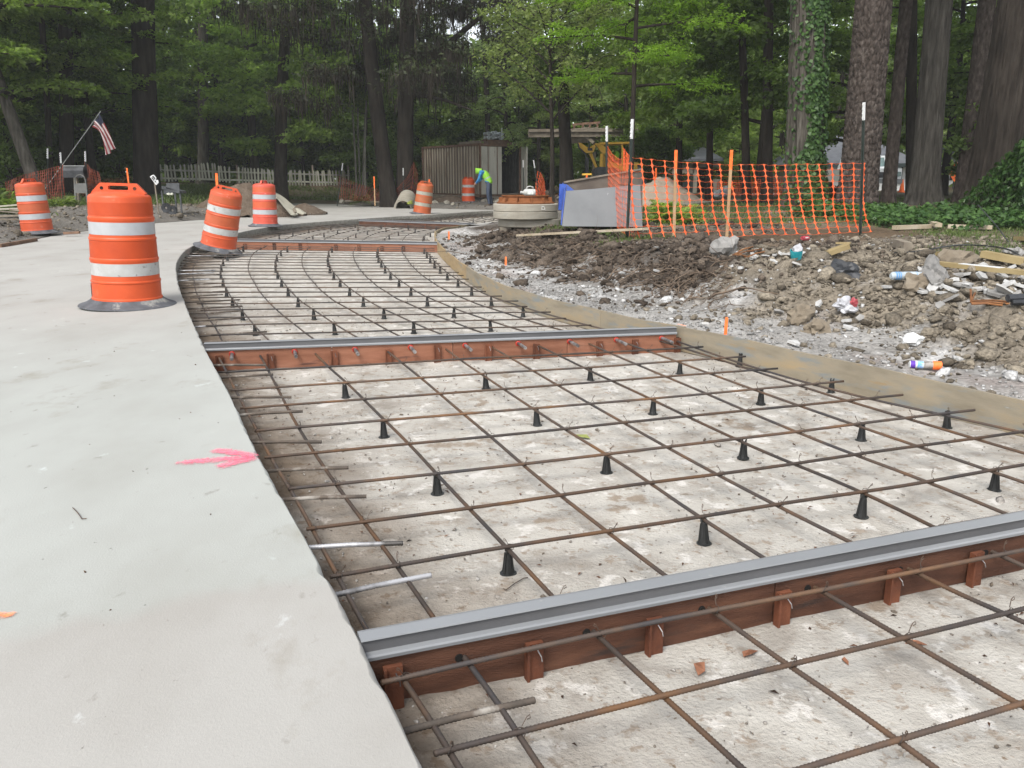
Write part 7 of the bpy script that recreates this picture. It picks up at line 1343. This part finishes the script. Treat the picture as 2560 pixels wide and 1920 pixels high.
far_trunk('upright moss hung trunk with a great slanting limb, left of the container', 1010, 36.5, .36, 14, 6, 'bark', 11, 'moss', .3, 1.12, limb=[([(1013, 262, 0), (1040, 215, .2), (1085, 150, .4), (1150, 85, .6), (1230, 20, .8)], .22), ([(1018, 235, 0), (1060, 240, -.6), (1110, 250, -1.2), (1180, 275, -2)], .10)])
far_trunk('broken dark limb tree hanging over the container roof', 1225, 47, .16, 11, -20, 'bark', 12, 'moss', 1.5, .8)
for i, (px, d) in enumerate(((889, 41), (898, 41.5), (911, 40.5), (905, 42.5))): far_trunk('%s thin pale sapling stem from the left above the orange net heap' % ORD[(0, 1, 3, 2)[i]], px, d, .05, 6.5, (-14, -6, 4, 10)[i], 'bark_pale', 20 + i, 'shrub', 4.0, 1.0, leaf='lf_mid').update_tag()
for o in [o for o in bpy.data.objects if 'thin pale sapling stem' in str(o.get('label'))]: o['group'] = 'pale saplings left of the container'
tpx('bush_tree', 1378, 28, 1.25, 'small twiggy olive tree standing before the timber platform', z=hz(XD(1378, 28), 28), rz=.6); far_trunk('thick dark trunk behind the twiggy olive tree', 1420, 31, .25, 5.5, -14, 'bark', 33, 'under', 2.7, .75)
far_trunk('thin dark forked trunk behind the orange net, left of the ivy trunk', 1872, 25, .12, 9, -16, 'bark', 14, 'dense', 0.4, .95, leaf='lf_dark'); far_trunk('straight dark trunk between the forked trunk and the ivy trunk', 1922, 24.5, .15, 9.5, 4, 'bark', 15, 'dense', .5, 1.0, leaf='lf_dark'); far_trunk('dark leafy tree overhanging the tops of the netting stakes', 1776, 29, .12, 9, 8, 'bark', 16, 'dense', .55, 1.1, leaf='lf_mid'); far_trunk('shaded tree behind the sand heap', 1700, 33, .13, 9, 3, 'bark', 17, 'dense', .3, 1.0, leaf='lf_mid')
# the feathery young cypress
cx, cy = XD(1576, 18.5), 18.5; CY = thing('tree', 'young bright green feathery tree with a thin dark stem and flat branches', 'tree', (cx, cy, hz(cx, cy))); s, _, _ = trunk_mb(8.5, .062, (.05, 0), .03, 1.3, 3, 10, .4)
s2, V, F, rn, _ = gen_crown(41, 8.4, 2.55, 2.1, 30, 16, 60, .085, .03, flat=.95, droop=.12, up=.10, shape=.35, spread=.075, trunk_r=.07); s.add(s2.v, s2.f); s.build('trunk', M['bark'], CY, True); link('crown', np_mesh('crown', V, F, M['lf_cyp'], face_attr=rn), CY)
# -- the wood round about: each tree its own
def wood(group, what, items):
    od = sorted(range(len(items)), key=lambda i: items[i][1])
    for i, (key, px, d, sc, leaf) in enumerate(items): tpx(key, px, d, sc, what % ORD[od.index(i)], group=group, leaf=leaf)
LL = [('layer', -40, 27, 1.15, 'lf_mid'), ('layer', 60, 31, 1.2, 'lf_light'), ('oak', 150, 36, 1.0, 'lf_mid'), ('layer', 235, 33, 1.1, 'lf_mid'), ('oak2', 300, 42, 1.0, 'lf_dark'), ('oak', -150, 34, 1.0, 'lf_mid'), ('oak2', 20, 44, 1.1, 'lf_dark'), ('under', 60, 36, 1.2, 'lf_dark'), ('under', 180, 40, 1.2, 'lf_dark'), ('under', 250, 38, 1.1, 'lf_dark'), ('under', -20, 33, 1.0, 'lf_dark'), ('oak', 200, 52, 1.1, 'lf_dark')]
wood('trees in the wood at the left', '%s tree from the left in the shaded wood left of the big dark trunk', LL)
MM = [('oak', 430, 53, 1.0, 'lf_mid'), ('willow', 560, 52, 1.15, 'lf_light'), ('oak2', 640, 50, 1.1, 'lf_mid'), ('under', 420, 51, 1.3, 'lf_dark'), ('under', 480, 52, 1.2, 'lf_dark'), ('under', 560, 51, 1.35, 'lf_mid'), ('under', 620, 53, 1.3, 'lf_dark'), ('under', 760, 52, 1.35, 'lf_mid'), ('under', 830, 53, 1.3, 'lf_dark'), ('oak', 760, 55, 1.1, 'lf_mid'), ('oak2', 860, 56, 1.15, 'lf_dark'), ('oak', 520, 60, 1.2, 'lf_dark'), ('oak2', 700, 63, 1.2, 'lf_dark'), ('under', 690, 56, 1.1, 'lf_dark')]
wood('trees behind the picket fence', '%s tree from the left in the dark wood behind the picket fence', MM)
CC = [('under', 920, 48, 1.3, 'lf_dark'), ('under', 1000, 50, 1.3, 'lf_mid'), ('oak2', 960, 55, .9, 'lf_mid'), ('oak', 1060, 57, .8, 'lf_light'), ('under', 1100, 53, 1.3, 'lf_dark'), ('under', 1170, 55, 1.4, 'lf_mid'), ('willow', 1270, 53, .85, 'lf_pale'), ('willow', 1370, 50, .82, 'lf_pale'), ('under', 1300, 49, 1.3, 'lf_mid'), ('willow', 1460, 55, .8, 'lf_pale'), ('under', 1420, 47, 1.2, 'lf_light'), ('willow', 1560, 49, .82, 'lf_pale'), ('under', 1520, 46, 1.1, 'lf_mid'), ('under', 1600, 44, 1.0, 'lf_light'), ('willow', 1265, 45, .7, 'lf_pale'), ('willow', 1345, 43, .62, 'lf_light'), ('willow', 1475, 44, .68, 'lf_pale'), ('willow', 1560, 42.5, .7, 'lf_light')]
wood('trees behind the container', '%s tree from the left behind the container and the timber platform', CC)
RR = [('oak', 1680, 50, 1.0, 'lf_light'), ('oak2', 1790, 48, .95, 'lf_light'), ('willow', 1640, 43, .85, 'lf_pale'), ('under', 1700, 50, 1.2, 'lf_light'), ('under', 1830, 52, 1.2, 'lf_light'), ('oak', 1900, 38, .85, 'lf_mid'), ('willow', 1950, 56, 1.1, 'lf_pale'), ('oak2', 2080, 54, .9, 'lf_mid'), ('oak', 2200, 66, 1.2, 'lf_pale'), ('oak2', 2290, 56, .9, 'lf_pale'), ('dense', 2110, 31, 1.0, 'lf_mid'), ('dense', 2360, 33, 1.0, 'lf_mid'), ('willow', 2100, 62, 1.1, 'lf_pale'), ('oak', 2455, 46, .9, 'lf_light'), ('oak2', 2480, 34, .9, 'lf_mid'), ('oak', 2600, 30, .9, 'lf_mid'), ('under', 2560, 26, 1.1, 'lf_dark'), ('oak', 2700, 24, .9, 'lf_mid'), ('under', 2540, 44, 1.0, 'lf_dark')]
wood('trees behind the pines at the right', '%s tree from the left behind the pine trunks at the right', RR)
for i, (px, d, sc, lf) in enumerate([(30, 30, 1.0, 'lf_dark'), (90, 33, 1.1, 'lf_dark'), (190, 34, 1.1, 'lf_dark'), (300, 36, 1.1, 'lf_dark'), (440, 54, 1.3, 'lf_dark'), (530, 54, 1.3, 'lf_dark'), (610, 54, 1.3, 'lf_dark'), (740, 54, 1.2, 'lf_dark'), (810, 54, 1.3, 'lf_dark'), (870, 54, 1.3, 'lf_mid'), (950, 45, 1.1, 'lf_dark'), (1050, 50, 1.3, 'lf_mid'), (1345, 50, 1.2, 'lf_mid'), (1400, 50, 1.2, 'lf_mid'), (1490, 42, 1.1, 'lf_mid'), (1590, 38, 1.1, 'lf_mid'), (1640, 37, 1.0, 'lf_dark'), (1850, 46, 1.3, 'lf_light'), (2510, 24, 1.0, 'lf_dark'), (2560, 30, .9, 'lf_dark')]):
    tpx('shrub', px, d, sc, '%s green bush from the left in the undergrowth along the wood' % ORD[i], group='bushes at the edge of the wood', leaf=lf, name='shrub')
# -- the far wood, one mass
rg = np.random.default_rng(99); n = 52000; an = rg.uniform(-.95, .95, n); rd = rg.uniform(66, 92, n); z = rg.random(n) ** .85 * (12 + 6 * vnoise(an * 9, an * 0, 3)); hole = vnoise(an * 16, z * .33, 4) * .7 + vnoise(an * 50, z * .9, 8) * .3; k = hole > np.clip((z - 7) / 30, 0, .36) + .12 + .5 * np.exp(-((an - .06) / .075) ** 2) * np.clip((z - 5) / 3, 0, 1) + .4 * np.exp(-((an + .07) / .03) ** 2) * np.clip((z - 8) / 3, 0, 1); an, rd, z = an[k], rd[k], z[k]; n = len(an)
V, F = leaf_quads(np.stack([rd * np.sin(an), rd * np.cos(an), z], 1), rg.normal(size=(n, 3)) * np.array([1, 1, .6]), np.array([0, -.3, .6])[None] + rg.normal(size=(n, 3)) * .7, .8 * rg.uniform(.5, 1.4, n), .45 * rg.uniform(.6, 1.3, n)); n2 = 26000; an2 = rg.uniform(-.95, .95, n2); rd2 = rg.uniform(66, 84, n2); z2 = rg.uniform(0, 8, n2); V2, F2 = leaf_quads(np.stack([rd2 * np.sin(an2), rd2 * np.cos(an2), z2], 1), rg.normal(size=(n2, 3)) * np.array([1, 1, .6]), np.array([0, -.3, .6])[None] + rg.normal(size=(n2, 3)) * .7, .9 * rg.uniform(.5, 1.4, n2), .5 * rg.uniform(.6, 1.3, n2)); F = np.concatenate([F, F2 + len(V)]); V = np.concatenate([V, V2]); n += n2
o = link('distant_wood', np_mesh('distant_wood', V, F, M['lf_mid'], face_attr=rg.random(n))); o['kind'] = 'stuff'

# -- the humid air under the trees
hb = MB(); hb.box((0, 180, 11.2), (700, 560, 26)); hm = bpy.data.materials.new('thin_haze'); hm.use_nodes = True; hn = hm.node_tree.nodes; hn.clear(); hv = hn.new('ShaderNodeVolumePrincipled'); hv.inputs['Color'].default_value = (.92, .95, .93, 1); hv.inputs['Density'].default_value = .0008; hv.inputs['Anisotropy'].default_value = 0; ho = hn.new('ShaderNodeOutputMaterial'); hm.node_tree.links.new(hv.outputs[0], ho.inputs['Volume']); o = hb.build('haze', hm); o['kind'] = 'stuff'
